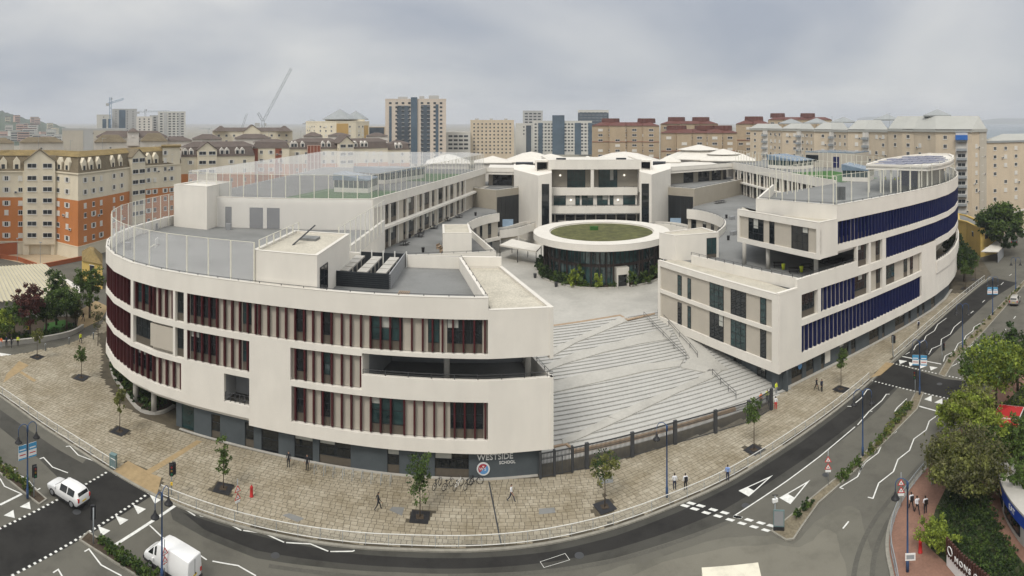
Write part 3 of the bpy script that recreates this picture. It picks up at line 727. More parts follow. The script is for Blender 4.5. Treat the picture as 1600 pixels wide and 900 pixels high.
for i, (x, y) in enumerate(((234, 417), (436, 345), (470, 350))):
    p = P(x, y, 17.4); a = (0.4, -2.4, -2.6)[i]
    h_ = thing('basketball_hoop', ('basketball hoop on a bent pole near the front of the rooftop court', 'basketball hoop at the back of the rooftop court', 'basketball hoop beside the white net rails')[i], 'basketball hoop', (p[0], p[1], 17.4), a)
    local('pole', MB().tube([(0, 0, 0), (0, 0, 2.6), (0.9, 0, 3.2)], 0.07, 8).mesh('pole', 'post_cream'), h_)
    local('backboard', MB().box(0.9, 0.95, -0.9, 0.9, 2.8, 3.9).mesh('backboard', 'rail_white'), h_)
    local('ring', MB().tube([(1.2 + .22 * math.cos(k * .785), .22 * math.sin(k * .785), 3.05) for k in range(9)], 0.02, 6).mesh('ring', 'fin_red'), h_)
for i, (x, y) in enumerate(((199, 390), (242, 358), (357, 359))):
    p = P(x, y, 17.4); mb = MB(); mb.obox(p[0], p[1], .3, .9, .7, 17.4, 18.5); tag(mb.build('rooftop_bin', 'grey_wall'), ('dark grey bin near the left edge of the rooftop court', 'grey bin by the back rail of the rooftop court', 'grey bin at the foot of the pale court wall')[i], 'bin', 'bins on the rooftop court')
# penthouse on the roof
PH = [(-28.3, 60.95), (-20.7, 60.95), (-20.7, 74), (-28.3, 74)]
roofed(ww, PH, 22.5, 22.3, zb=17.4, name='penthouse_wall')
pf = Fac([(-20.69, 60.95), (-20.69, 74)]); window(ww, pf, 0.9, 3.6, 17.45, 21.0, 0.0, 2, 2, 0.7)
MB().tube([(-25.5, 66, 22.3), (-24.4, 71, 23.9)], 0.09, 6).build('roof_hatch_arm', 'rail_dark', ww)
solid(ww, 'roof_hatch', 'deck_grey', [(-25.8, 69), (-23.6, 69), (-23.6, 71), (-25.8, 71)], 22.3, 22.6)
# plant enclosure
pe = thing('plant_enclosure', 'dark louvred plant enclosure with grey side wall on the flat roof', 'enclosure', (-18, 73, 17.4))
for nm, a, b in (('louvre_wall', (-21.6, 68), (-14.1, 68)), ('louvre_wall', (-14.1, 79), (-20.6, 79))):
    MB().strip([a, b], 17.4, 19.2, 0, -0.12).build(nm, 'louvre_dark', pe)
    for k in range(7):
        zz = 17.55 + k * 0.24; MB().strip([a, b], zz, zz + 0.1, 0.06, 0.0).build('slat', 'louvre_dark', pe)
MB().strip([(-14.1, 68), (-14.3, 79)], 17.4, 19.25, 0, -0.15).build('side_wall', 'grey_wall', pe)
for k in range(5): MB().box(-20.6 + k * 1.6, -20.45 + k * 1.6, 78.75, 78.87, 17.4, 19.5).build('post', 'rail_white', pe)
for k in range(3):
    x0 = -20.9 + k * 2.35
    for j in range(4):
        ch = MB().box(x0, x0 + 1.25, 69.6 + j * 2.15, 71.5 + j * 2.15, 17.4, 18.9).build('air_unit', 'concrete', pe)
        MB().box(x0 + 1.251, x0 + 1.28, 69.8 + j * 2.15, 71.3 + j * 2.15, 17.6, 18.7).build('grille', 'louvre_dark', ch)
# parapets of the flat roof and the gravel corner block
MB().strip([(-2.4, 60.9), (-6.8, 79.2)], 17.4, 19.0, 0, -0.35).build('roof_parapet', 'render_white', ww)
MB().strip([(-6.8, 79.2), (-14.0, 79.2)], 17.4, 19.0, 0, -0.35).build('roof_parapet', 'render_white', ww)
solid(ww, 'gravel_roof', 'gravel_roof', [(-2.1, 61.2), (3.9, 61.9), (-1.7, 79.0), (-6.4, 79.0)], 17.42, 17.55)
MB().strip([(-2.4, 60.62), (4.3, 61.52), (-1.4, 79.42), (-6.6, 79.42)], 17.75, 17.8, 0.03, -0.45).build('coping', 'coping', ww)
for k in range(6): MB().box(-12.9 + k * .22, -12.8 + k * .22, 66.0, 67.6, 17.4, 17.5).build('timber_slat', 'timber', ww)
# white stair tower and dark openings at the back of the court
roofed(ww, [(-60.0, 94), (-52.9, 94), (-52.9, 104), (-60, 104)], 25.2, 25.0, zb=17.4, name='stair_tower_wall', m='coping')
p1 = (-50.6, 98.6); p2 = (-47, 99.6)
pass
# ground floor
base = WF
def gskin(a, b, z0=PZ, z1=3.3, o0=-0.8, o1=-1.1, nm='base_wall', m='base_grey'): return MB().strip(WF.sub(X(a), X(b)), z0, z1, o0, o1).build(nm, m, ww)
ops = [(325, 339, .9), (378, 392, .9), (404, 431, 0), (456, 485, 0), (495, 545, .9), (603, 622, .9), (678, 732, .9)]
last = 298
for a, b, pn in ops:
    gskin(last, a); last = b
    wdt = X(b) - X(a); window(ww, WF, X(a), X(b), PZ, 2.95, -1.02, max(1, round(wdt / 1.5)), 2, pn, 'glass', name='door' if pn == 0 else 'window')
    gskin(a, b, 2.96, 3.3)
gskin(last, 842)
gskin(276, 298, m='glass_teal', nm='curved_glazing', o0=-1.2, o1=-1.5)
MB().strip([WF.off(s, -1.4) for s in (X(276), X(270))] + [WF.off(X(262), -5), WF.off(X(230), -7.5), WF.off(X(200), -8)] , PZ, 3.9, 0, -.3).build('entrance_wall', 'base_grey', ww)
MB().strip(WF.sub(X(276), X(842)), PZ, PZ + 0.10, -0.5, -0.8).build('plinth', 'concrete', ww)
for x in (195, 226, 276): 
    c = WF.off(X(x), -1.6); MB().lathe((c[0], c[1]), [(0.35, PZ), (0.35, 3.9)], 14).build('column', 'concrete', ww, True)
PLK = smooth_line(PX([(172, 558), (176, 585), (190, 607), (214, 638), (235, 647), (255, 645), (272, 636)], PZ), 3)
solid(ww, 'planter_soil', 'soil', PLK + [WF.off(X(262), -4.6), WF.off(X(230), -7), WF.off(X(200), -7.5)], PZ, PZ + 0.2)
MB().strip(PLK, PZ, PZ + 0.36, -0.1, 0.2).build('planter_kerb', 'concrete', ww)
# right end pillar at the gate, school name and crest on the grey wall
MB().prism([(1.5, 62.0), (3.1, 62.2), (2.7, 64.0), (1.1, 63.8)], PZ, 3.2).build('gate_pillar', 'base_grey', ww)
mat('letters', (0.62, 0.63, 0.62), 0.5, 0.05); mat('crest_red', (0.33, 0.03, 0.04), 0.5, 0.05); mat('crest_blue', (0.10, 0.26, 0.50), 0.5, 0.05)
def wall_mtx(fac, s, o, z):
    p = fac.off(s, o); a = fac.ang(s); return Matrix.Translation((p[0], p[1], z)) @ Matrix.Rotation(a, 4, 'Z') @ Matrix.Rotation(math.pi / 2, 4, 'X')
sg = thing('school_sign', 'pale WESTSIDE SCHOOL lettering with a round crest on the grey wall', 'sign', (*WF.off(X(770), -0.75), 2.0))
text_on('lettering', 'WESTSIDE', 0.82, wall_mtx(WF, X(775), -0.72, 2.12), 'letters', sg, 0.03)
text_on('lettering', 'SCHOOL', 0.42, wall_mtx(WF, X(794), -0.72, 1.62), 'letters', sg, 0.03)
c = wall_mtx(WF, X(755), -0.74, 1.2)
def disc(r, z0, z1, n=28): return MB().lathe((0, 0), [(r, z0), (r, z1)], n)
for nm, r, z0, z1, m_ in (('crest_rim', 0.68, 0.0, 0.06, 'letters'), ('crest_field', 0.53, 0.06, 0.075, 'crest_blue')):
    me = disc(r, z0, z1).mesh(nm, m_); me.transform(c); link(nm, me, sg)
mb = MB(); q = [(0.53 * math.cos(a), 0.53 * math.sin(a)) for a in [math.radians(45 + 180 * k / 14) for k in range(15)]]; mb.prism(q, 0.075, 0.085); me = mb.mesh('crest_field', 'crest_red'); me.transform(c); link('crest_field', me, sg)
for tx, dx in (('W', -.22), ('S', .2)): text_on('crest_letter', tx, 0.42, c @ Matrix.Translation((dx, -.14, .09)), 'letters', sg, 0.006)
me = MB().prism([(-.12, .34), (0, .14), (.12, .34)], .09, .1).mesh('crest_mark', 'letters'); me.transform(c); link('crest_mark', me, sg)

# ---- long left wing with the artificial-turf roof
lw = thing('school_wing', 'long cream school wing beside the left terrace with green turf roof', 'school building', (-35, 140, 13))
IFc = Fac([PD(583, 107.6), PD(760, 180.8)])
a0, a1 = IFc.p
FRW = Fac([(-52.9, 97.6), a0])
def band(par, fac, lst): 
    for z0, z1 in lst: MB().strip(fac.p, z0, z1, 0, -0.5).build('wall', 'render_white', par)
tw_ = MB().strip(FRW.p + [a1], 21.3, 23.0, 0, -0.4).build('parapet', 'render_white', lw); MB().strip(FRW.p + [a1], 23.0, 23.05, 0.03, -0.43).build('coping', 'coping', tw_)
MB().strip(FRW.p, 17.4, 21.3, 0, -0.4).build('court_wall', 'render_white', lw)
MB().strip(IFc.p, 13.0, 21.3, -0.3, -0.6).build('facade_wall', 'render_beige', lw)
MB().strip(IFc.p, 17.0, 17.5, 0.9, -0.3).build('ledge', 'render_white', lw)
mat('recess_shade', (0.085, 0.09, 0.10), 0.7, 0.2, 0.5)
for x0_, x1_ in ((390, 411), (417, 437), (352, 362)): MB().strip(FRW.sub(FRW.px(x0_), FRW.px(x1_)), 17.42, 21.2, .04, 0).build('shaded_doorway', 'recess_shade', lw)  # flat panels; shade of the recessed doorways is put into their dark colour
TD = [(-62, 97.5), (-52.9, 97.6), a0, a1, (-14, 190), (-62, 190)]
solid(lw, 'roof_deck', 'deck_grey', TD, 21.5, 21.8)
solid(lw, 'turf_pitch', 'turf', [(-46, 101), (-25.5, 106.5), (-21, 128), (-41, 128)], 21.8, 21.84)
solid(lw, 'turf_pitch', 'turf', [(-17.5, 150), (-12.5, 172), (-32, 172), (-37, 150)], 21.8, 21.84)
line_m = MB(); line_m.strip([(-44, 102.8), (-26.4, 107.6), (-22.4, 126), (-40, 126)], 21.842, 21.846, -0.05, 0.05, closed=True); line_m.build('pitch_line', 'paint_white', lw)
for z0, z1 in ((17.5, 21.2), (13.05, 16.95)):
    for a, b in ((610.6, 620.3), (639, 648), (663.4, 671.5), (685.4, 692.7), (704, 709), (721, 725)):
        window(lw, IFc, IFc.px(a), IFc.px(b), z0, z1, -0.29, 2, 2, 1.0)
    for a, b in ((604.5, 608), (632.5, 635), (657.7, 660), (677, 680), (698.4, 700), (716, 718)):
        window(lw, IFc, IFc.px(a), IFc.px(b), z0, z1, -0.29, 1, 2, 1.0)
    for x in (600, 609.3, 622, 637, 650, 662, 673, 684, 694, 702.5, 711, 720, 727):
        s = IFc.px(x); MB().strip(IFc.sub(s - .16, s + .16), z0, z1, 0.1, -0.3).build('pilaster', 'render_white', lw)
tf = thing('turf_roof_fence', 'tall cream posts and white net round the green turf roof', 'fence', (-40, 110, 21.8))
net_fence(tf, [(-61, 101), (-53.3, 98.6), (-25.4, 105.8)], 21.8, 5.4, 2.7, net='net_light')
net_fence(tf, [(-25.4, 105.8), (-8.6, 180)], 21.8, 5.4, 2.7, net='net_light')
net_fence(tf, [(-61, 101), (-61, 188), (-14, 188)], 21.8, 5.4, 3.6, net='net_light')
MB().strip([FRW.off(.3, .5), FRW.off(FRW.len - .3, .5)], 17.5, 22.9, .0, .012).build('court_net', 'net_light', tf)
MB().prism([(-61, 101), (-53.3, 98.6), (-25.4, 105.8), (-8.6, 180), (-14, 188), (-61, 188)], 27.24, 27.26).build('roof_net', 'net_roof', tf)
def lantern(poly, z0, zc, label):
    t_ = thing('roof_lantern', label, 'skylight', (*poly[0], z0), 0, 'glazed lanterns on the roofs')
    MB().prism(poly, z0, z0 + 1.0).build('upstand', 'render_white', t_)
    f = Fac(poly + [poly[0]]); 
    MB().strip(poly, z0 + 1.0, z0 + 2.6, -0.02, -0.1, closed=True).build('glazing', 'glass_teal', t_)
    fr = MB().box(-.05, .05, -.05, .05, 0, 1.6).mesh('mullion', 'post_cream'); k = 0.0
    while k < f.len: x, y = f.at(k); link('mullion', fr, t_, (x, y, z0 + 1.0)); k += 1.1
    n_ = len(poly); cx = sum(p[0] for p in poly) / n_; cy = sum(p[1] for p in poly) / n_
    MB().prism([(cx + (p[0] - cx) * 1.05, cy + (p[1] - cy) * 1.05) for p in poly], [z0 + 2.6] * n_, [z0 + 2.8 + (zc if i in (0, 3) else 0.0) for i in range(n_)]).build('lantern_roof', 'skylight', t_)
def quad_px(x0, y0, x1, y1, z, dep, rot=0):
    a, b = P(x0, y0, z), P(x1, y1, z); dx, dy = b[0] - a[0], b[1] - a[1]; l_ = math.hypot(dx, dy); nx, ny = -dy / l_ * dep, dx / l_ * dep
    return [a, b, (b[0] + nx, b[1] + ny), (a[0] + nx, a[1] + ny)]
lantern(quad_px(522, 300, 575, 302, 21.8, 8), 21.8, 1.2, 'glazed roof lantern on the turf roof, the larger one nearer the street')
lantern(quad_px(602, 288, 663, 278, 21.8, 9), 21.8, 1.2, 'glazed roof lantern farther back along the turf roof')
# left terrace
T3 = 13.0
LT = [(-23, 100.6), P(630, 399, 14.2), P(775, 392.7, 14.2), P(737, 360, 14.2)]
crv = smooth_line([P(737, 360, 14.2), P(732, 350, 14.2), P(742, 343, 14.2), P(760, 337, 14.2), P(780.5, 333.3, 14.2)], 5)
TP = LT[:3] + crv + [PD(775, 162.2), PD(738.5, 168.6), IFc.at(IFc.px(737)), a0]
solid(lw, 'terrace_slab', 'deck_grey', TP, T3 - 0.5, T3)
for q in (LT[:3], LT[2:4]):
    o = MB().strip(q, 12.0, 14.2, 0, -0.3).build('terrace_parapet', 'render_white', lw); MB().strip(q, 14.2, 14.25, 0.02, -0.32).build('coping', 'coping', o)
o = MB().strip(crv, 12.2, 14.2, 0, -0.3).build('curved_parapet', 'render_white', lw); MB().strip(crv, 14.2, 14.25, 0.02, -0.32).build('coping', 'coping', o)
rail(lw, LT[1:3] + crv, 14.25, 0.3, st=2.2)
MB().strip(LT[:3], 4.2, 12.0, -0.1, -0.4).build('wall', 'render_white', lw); MB().strip(LT[2:4], 4.2, 12.0, -1, -1.4).build('wall', 'base_grey', lw)
MB().strip(crv, 8.2, 12.2, -0.6, -0.9).build('facade_wall', 'render_beige', lw); MB().strip(crv, 7.6, 8.4, 0.05, -0.5).build('ledge', 'render_white', lw)
MB().strip(crv, 4.2, 7.7, -2.5, -2.8).build('wall', 'base_grey', lw)
cf = Fac(crv)
for k in (0.2, 0.34, 0.48, 0.6, 0.72, 0.86): window(lw, cf, cf.len * k, cf.len * k + 1.1, 8.45, 12.1, -0.58, 1, 2, 0.9)
# white stair box on the left terrace
sb_ = [P(692, 396.5, T3), P(737, 396.5, T3)]; dx, dy = sb_[1][0] - sb_[0][0], sb_[1][1] - sb_[0][1]
bp_ = [sb_[0], sb_[1], (sb_[1][0] - 1.2, sb_[1][1] + 9.5), (sb_[0][0] - 1.2, sb_[0][1] + 9.5)]
roofed(lw, bp_, 16.7, 16.5, zb=T3, name='stair_box_wall')

# ---- plaza, broad stair
PLZ = 4.2
u_ = Vector((26.7, 6.5)).normalized(); n_ = Vector((-u_.y, u_.x)); o_ = Vector((2.8, 61.7)) + n_ * 2.2
TT = 30.0; NS = 36
def SP(t, k): return tuple(o_ + u_ * k + n_ * t)
plaza = MB(); topl, topr = SP(TT, -22), SP(TT, 60)
plaza.prism([topl, topr, (70, 125), (74, 190), (-12, 182), (-30, 110)], 3.9, PLZ)
plz = struct('plaza', plaza, 'plaza_stone')
st = thing('broad_stair', 'wide pale stone stair rising from the street to the plaza', 'stair', (14, 75, 0))
tread = TT / NS; mat('nosing_grey', (0.31, 0.305, 0.285), 0.8, 0.1, 1)
for k in range(NS):
    z1 = PLZ * (k + 1) / NS
    MB().prism([SP(k * tread, -9), SP(k * tread, 36), SP((k + 1) * tread + 0.01, 36), SP((k + 1) * tread + 0.01, -9)], 0.0, z1 - 0.002).build('step', 'step_stone', st)
    MB().prism([SP(k * tread - 0.03, -9), SP(k * tread - 0.03, 36), SP(k * tread + 0.11, 36), SP(k * tread + 0.11, -9)], z1 - 0.03, z1 + 0.004).build('nosing', 'nosing_grey', st)
def PS(x, y):
    z = 2.0
    for _ in range(12):
        p = P(x, y, z); t = (Vector(p) - o_).dot(n_); z = max(0, min(PLZ, PLZ * (t + tread * .6) / TT))
    return (p[0], p[1], z)
def ramp(px):
    q = [PS(*p) for p in px]; n2 = len(q)
    MB().prism([p[:2] for p in q], [p[2] - 0.25 for p in q], [p[2] + 0.125 for p in q]).build('ramp', 'plaza_stone', st)
ramp([(858, 548), (905, 526), (950, 506), (968, 497), (981, 497), (985, 500), (950, 515), (900, 536), (858, 560)])
ramp([(846, 574), (900, 551), (960, 536), (1010, 521), (1038, 515), (1050, 521), (1046, 530), (1000, 538), (940, 552), (880, 570), (846, 584)])
ramp([(846, 601), (900, 588), (960, 575), (1020, 568), (1068, 563), (1062, 573), (1010, 580), (960, 592), (900, 606), (846, 618)])
ramp([(950, 652), (990, 634), (1040, 613), (1090, 592), (1108, 578), (1128, 580), (1112, 592), (1060, 614), (1010, 638), (968, 658)])
ramp([(878, 688), (905, 676), (950, 653), (968, 658), (930, 675), (900, 689), (880, 695)])
ramp([(1052, 517), (1072, 513), (1122, 566), (1138, 578), (1100, 582), (1064, 575), (1078, 560)])
solid(st, 'timber_edge', 'timber', [P(862, 507.5, PLZ), P(969, 491, PLZ), P(981, 497.5, PLZ), P(1024, 488, PLZ), P(1024, 490.5, PLZ), P(980, 500.5, PLZ), P(968, 494, PLZ), P(862, 510.5, PLZ)], PLZ - 0.1, PLZ + 0.02)
tb = [P(866, 698, 0.5), P(884, 694, 0.5), P(897, 704, 0.5), P(1050, 667, 0.5), P(1150, 637, 0.5)]
MB().strip(tb, 0.05, 0.5, 0, -0.3).build('timber_bench_wall', 'timber', st)
def hand(px):
    q = [PS(*p) for p in px]; mb = MB()
    for dz in (0.95, 0.55): mb.tube([(a, b, c + dz) for a, b, c in q], 0.035, 6)
    for a, b, c in q: mb.tube([(a, b, c), (a, b, c + 0.95)], 0.035, 6)
    return mb
for i, q in enumerate(([(1006, 496), (1020, 511), (1036, 527), (1053, 545), (1072, 563)], [(1028, 492), (1045, 509), (1062, 528), (1078, 545), (1090, 560)], [(1113, 587), (1126, 601), (1138, 612), (1150, 623)])):
    tag(hand(q).build('handrail', 'rail_dark'), ('dark handrail down the upper right of the broad stair', 'dark handrail beside the cream wall on the upper stair', 'short dark handrail low on the broad stair')[i], 'handrail', 'stair handrails')

# ---- round pavilion
glassmat('pav_glass', (0.035, 0.075, 0.075), 0.02, 0.8, 0.35, 0.9)
pc = PD(940, 130.5); RR = 14.9
pav = thing('round_pavilion', 'round glazed pavilion with bronze fins and a green planted roof', 'pavilion', (pc[0], pc[1], PLZ))
ring = lambda r, k=72: [(pc[0] + r * math.cos(2 * math.pi * i / k), pc[1] + r * math.sin(2 * math.pi * i / k)) for i in range(k)]
MB().strip(ring(RR), 11.7, 13.0, 0, -3.4, closed=True).build('roof_rim', 'render_white', pav)
MB().strip(ring(RR), 13.0, 13.05, 0.02, -3.45, closed=True).build('coping', 'coping', pav)
MB().prism(ring(11.5), 11.8, 12.7).build('roof_slab', 'coping', pav)
gr = MB(); g2 = random.Random(5); gr.prism(ring(11.2), 12.7, 12.78)
sed = gr.build('sedum_roof', 'sedum', pav)
MB().box(pc[0] - 2.2, pc[0] - 0.4, pc[1] + 2.4, pc[1] + 3.2, 12.75, 13.6).build('roof_cabinet', 'turf', pav)
MB().strip(ring(11.6), PLZ, 11.8, 0, -0.12, closed=True).build('glazing', 'pav_glass', pav)
MB().strip(ring(11.7), 7.9, 8.5, 0.05, -0.1, closed=True).build('floor_band', 'bronze', pav)
cf_ = MB().box(-0.03, 0.03, -0.09, 0.09, PLZ, 11.8).mesh('mullion', 'frame_dark')
for i in range(72):
    a = 2 * math.pi * i / 72; link('mullion', cf_, pav, (pc[0] + 11.66 * math.cos(a), pc[1] + 11.66 * math.sin(a), 0), a)
bf = MB().box(-0.17, 0.17, -0.06, 0.06, PLZ + .2, 11.75).mesh('bronze_fin', 'bronze')
gap = math.atan2(PD(974, 118)[1] - pc[1], PD(974, 118)[0] - pc[0])
for i in range(46):
    a = 2 * math.pi * (i + g2.uniform(-.35, .35)) / 46
    if abs((a - gap + math.pi) % (2 * math.pi) - math.pi) < 0.14: continue
    link('bronze_fin', bf, pav, (pc[0] + 12.6 * math.cos(a), pc[1] + 12.6 * math.sin(a), 0), a + g2.choice((0, .5, -.4)))
a_ = gap; pl_ = [(pc[0] + r * math.cos(t), pc[1] + r * math.sin(t)) for r, t in [(14.0, a_ + 0.1 + k * (2 * math.pi - .2) / 70) for k in range(71)]]
MB().strip(pl_, PLZ, PLZ + 0.35, 0.12, -0.15).build('planter_kerb', 'concrete', pav)
MB().strip(pl_, PLZ, PLZ + 0.22, -0.2, -2.2).build('planter_soil', 'soil', pav)
rp = Matrix.Translation((pc[0] + 12.3 * math.cos(a_), pc[1] + 12.3 * math.sin(a_), 0)) @ Matrix.Rotation(a_ + math.pi / 2, 4, 'Z')
for nm, b_, m_ in (('porch', (-1.3, -1.0, -.8, .8, PLZ, 8.0), 'coping'), ('porch', (1.0, 1.3, -.8, .8, PLZ, 8.0), 'coping'), ('porch', (-1.0, 1.0, -.8, .8, 6.6, 8.0), 'coping'), ('door', (-.98, .98, -.3, -.2, PLZ, 6.58), 'glass')):
    me = MB().box(*b_).mesh(nm, m_); me.transform(rp); link(nm, me, pav)
# shrubs in the pavilion planter
leafmat('leaf_mid', (0.075, 0.125, 0.03)); leafmat('leaf_dark', (0.032, 0.062, 0.02)); leafmat('leaf_bright', (0.205, 0.27, 0.045)); leafmat('leaf_olive', (0.155, 0.175, 0.055)); leafmat('leaf_red', (0.085, 0.032, 0.028)); leafmat('leaf_grey', (0.10, 0.105, 0.05))
mat('bark', (0.12, 0.09, 0.065), 0.9, 0.25, 3, grain=0.3, bscale=8)
shr = []
for v in range(4):
    mb = MB(); leaves(mb, (0, 0, 0.7), (0.75, 0.75, 0.75), 260, 0.16, g2, 22)
    mb.tube([(0, 0, -0.1), (0, 0, 0.7)], 0.05, 5, 1)
    shr.append([mb.mesh('shrub', [lm, 'bark']) for lm in ('leaf_mid', 'leaf_bright', 'leaf_dark')])
for i in range(84):
    a = a_ + 0.16 + i * (2 * math.pi - 0.32) / 83
    if -0.3 < math.sin(a) and math.sin(a) > 0.35: continue
    x, y = pc[0] + 13.35 * math.cos(a) + g2.uniform(-.3, .3), pc[1] + 13.35 * math.sin(a) + g2.uniform(-.3, .3); k = g2.choice((.7, .9, 1.2, 1.5, 1.9)); 
    o = link('planter_shrub', g2.choice(shr)[g2.choice((0, 0, 1, 2, 2))], None, (x, y, PLZ + .2), g2.random() * 6, (k, k, k * g2.uniform(.8, 1.5)))
    tag(o, 'low green shrub in the planting ring round the pavilion', 'shrub', 'shrubs round the pavilion')

# ---- central block
cb_ = thing('central_block', 'cream central school block behind the pavilion with recessed balconies', 'school building', (23, 170, PLZ))
CBF = Fac([PD(858, 163), PD(1002, 164)]); Xc = CBF.px
def cskin(z0, z1, a=858, b=1002, o0=0.0, o1=-0.5, nm='wall', m='render_white'): return MB().strip(CBF.sub(Xc(a), Xc(b)), z0, z1, o0, o1).build(nm, m, cb_)
cskin(23.9, 26.5); MB().strip(CBF.p, 26.5, 26.55, 0.03, -.5).build('coping', 'coping', cb_)
cskin(16.8, 18.9, 860, 996); cskin(13.9, 16.8, 862, 996, -0.9, -1.2, 'facade_wall', 'render_white'); cskin(11.9, 13.9, 858, 1003, 0.9, 0.4, 'curved_balcony'); cskin(11.7, 12.0, 858, 1003, 0.9, -1.2, 'balcony_floor', 'deck_grey')
cskin(PLZ, 11.9, 858, 1003, -1.0, -1.3, 'ground_glazing', 'glass')
for k in range(9): 
    x = 866 + k * 16; MB().strip(CBF.sub(Xc(x), Xc(x + 2)), PLZ, 11.8, -.7, -1.0).build('column', 'render_beige', cb_)
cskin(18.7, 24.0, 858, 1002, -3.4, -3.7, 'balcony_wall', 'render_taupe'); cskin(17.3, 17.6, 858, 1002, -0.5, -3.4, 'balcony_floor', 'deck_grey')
cskin(17.6, 23.9, 923, 928, -0.1, -3.4, 'divider'); cskin(17.6, 23.9, 858, 861.5, -0.1, -3.4, 'divider'); cskin(17.6, 23.9, 998.5, 1002, -0.1, -3.4, 'divider')
for a, b in ((886, 915), (936, 966)): window(cb_, CBF, Xc(a), Xc(b), 17.6, 23.6, -3.38, 5, 2, 0, 'glass_teal')
for a, b in ((865, 884), (899, 906), (909, 927), (933, 950), (953, 959), (974, 993)): window(cb_, CBF, Xc(a), Xc(b), 14.0, 16.75, -0.88, max(1, round((b - a) / 8)), 2, 0, 'glass_teal')
rail(cb_, [CBF.off(Xc(862), -.25), CBF.off(Xc(996), -.25)], 18.9, 0.35, st=2.5); rail(cb_, [CBF.off(Xc(859), .65), CBF.off(Xc(1002), .65)], 13.9, 0.4, st=2.5)
CR = [CBF.p[0], CBF.p[1], (CBF.p[1][0] + 1, CBF.p[1][1] + 22), (CBF.p[0][0] - 1, CBF.p[0][1] + 22)]
solid(cb_, 'roof', 'coping', [CBF.off(0, -.5), CBF.off(CBF.len, -.5), CR[2], CR[3]], 25.6, 26.0)
for a, b in ((1, 2), (3, 0)): MB().strip([CR[a], CR[b]], PLZ, 26.4, -.001, -0.4).build('side_wall', 'render_white', cb_)
for x in (877, 972): 
    p = CBF.off(Xc(x), -1.0); MB().obox(p[0], p[1] + 1, 0, 2.6, 1.6, 26.0, 26.9).build('roof_vent', 'louvre_dark', cb_)
for x, z in ((875, 22.0), (977, 22.0), (892, 15.4), (966, 15.4)):
    p = CBF.off(Xc(x), -3.2 if z > 20 else -.8); lo = MB().lathe((p[0], p[1], z), [(0.02, -.3), (.22, -.2), (.3, 0), (.22, .2), (.02, .3)], 12).build('wall_lamp', 'lamp_globe', cb_, True)
# towers either side, canted tops
def tower(px0, pxm, px1, d0, dm, d1, zt, gl, side):
    pts = [PD(px0, d0), PD(pxm, dm), PD(px1, d1), PD(px1, d1 + 14), PD(px0, d0 + 12)]
    MB().prism(pts, [PLZ] * 5, zt).build('stair_tower', 'render_white', cb_)
    f = Fac(pts[:3]); window(cb_, f, f.px(gl[0]), f.px(gl[1]), 7.5, 20.4, 0.02, 1, 4, 0, 'glass_blue' if 0 else 'glass')
    return pts
tower(803, 841, 862, 172, 158.5, 158.5, [23.2, 22.6, 23.4, 24, 24], (846.5, 858), -1)
tower(1000, 1018, 1048, 159.5, 159.5, 172, [23.6, 22.8, 23.4, 24, 24], (1002.5, 1014), 1)
for a, b, d in ((836, 863, 166), (998, 1018, 167)):
    q = [PD(a, d), PD(b, d), PD(b, d + 6), PD(a, d + 6)]
    MB().prism(q, 25.7, 26.2).build('roof_box_top', 'render_white', cb_)
    for i in (1, 2, 3): MB().strip([q[i], q[(i + 1) % 4]], 22.5, 25.7, 0, -.3).build('roof_box_wall', 'render_white', cb_)
    MB().strip([q[0], PD(a + 3, d)], 22.5, 25.7, 0, -.3).build('roof_box_wall', 'render_white', cb_)
    MB().strip([PD(b - 2.2, d), q[1]], 22.5, 25.7, 0, -.3).build('roof_box_wall', 'render_white', cb_)
    m5 = PD((a + b) / 2 + (2 if a > 900 else -4), d + 4); MB().obox(m5[0], m5[1], .2, 2.4, 1.2, 22.8, 25.2).build('roof_plant', 'louvre_dark', cb_)
# auditorium pods
def pod(par, pts, gl, gz0, gz1, gi, hole=None):
    MB().strip(pts, PLZ, 18.3, 0, -.4).build('pod_wall', 'render_taupe', par); MB().strip(pts, 18.3, 18.34, .02, -.42).build('coping', 'coping', par)
    f = Fac(pts); window(par, f, f.px(gl[0]), f.px(gl[1]), gz0, gz1, 0.02, 8, 1, 0, 'glass', t=0.05)
    rail(par, pts, 18.34, .3, st=2.6)
pl1 = [PD(737, 169), PD(775, 162.5), PD(829, 173)]
pod(cb_, pl1, (776.5, 827.5), 5.5, 16.3, 1); solid(cb_, 'pod_roof', 'deck_grey', pl1 + [PD(829, 195), PD(730, 195)], 17.1, 17.4)
pl2 = [PD(1030, 172), PD(1085, 166), PD(1166, 196)]
pod(cb_, pl2, (1031.5, 1083), 5.5, 16.0, 0); solid(cb_, 'pod_roof', 'deck_grey', pl2 + [PD(1166, 215), PD(1030, 195)], 17.1, 17.4)
# back wings
BL = Fac([a1, PD(840, 178)]); BR = Fac([PD(1012, 178), PD(1144.5, 201)])
for f, wl in ((BL, [(754, 764), (770, 800)]), (BR, [(1068, 1083), (1091, 1108), (1112, 1126), (1130, 1143)])):
    MB().strip(f.p, 21.0, 23.0, 0, -.5).build('wall', 'render_white', cb_); MB().strip(f.p, 23.0, 23.05, .03, -.53).build('coping', 'coping', cb_)
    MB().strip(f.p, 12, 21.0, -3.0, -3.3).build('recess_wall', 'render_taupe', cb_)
    g_ = Fac([f.off(0.01, -3.0), f.off(f.len - .01, -3.0)])
    for a, b in wl: window(cb_, g_, g_.px(a), g_.px(b), 17.4, 20.8, 0.02, 4, 2, 0)
    MB().prism([f.p[0], f.p[1], (f.p[1][0], f.p[1][1] + 30), (f.p[0][0], f.p[0][1] + 30)], 21.4, 21.8).build('roof', 'coping', cb_)
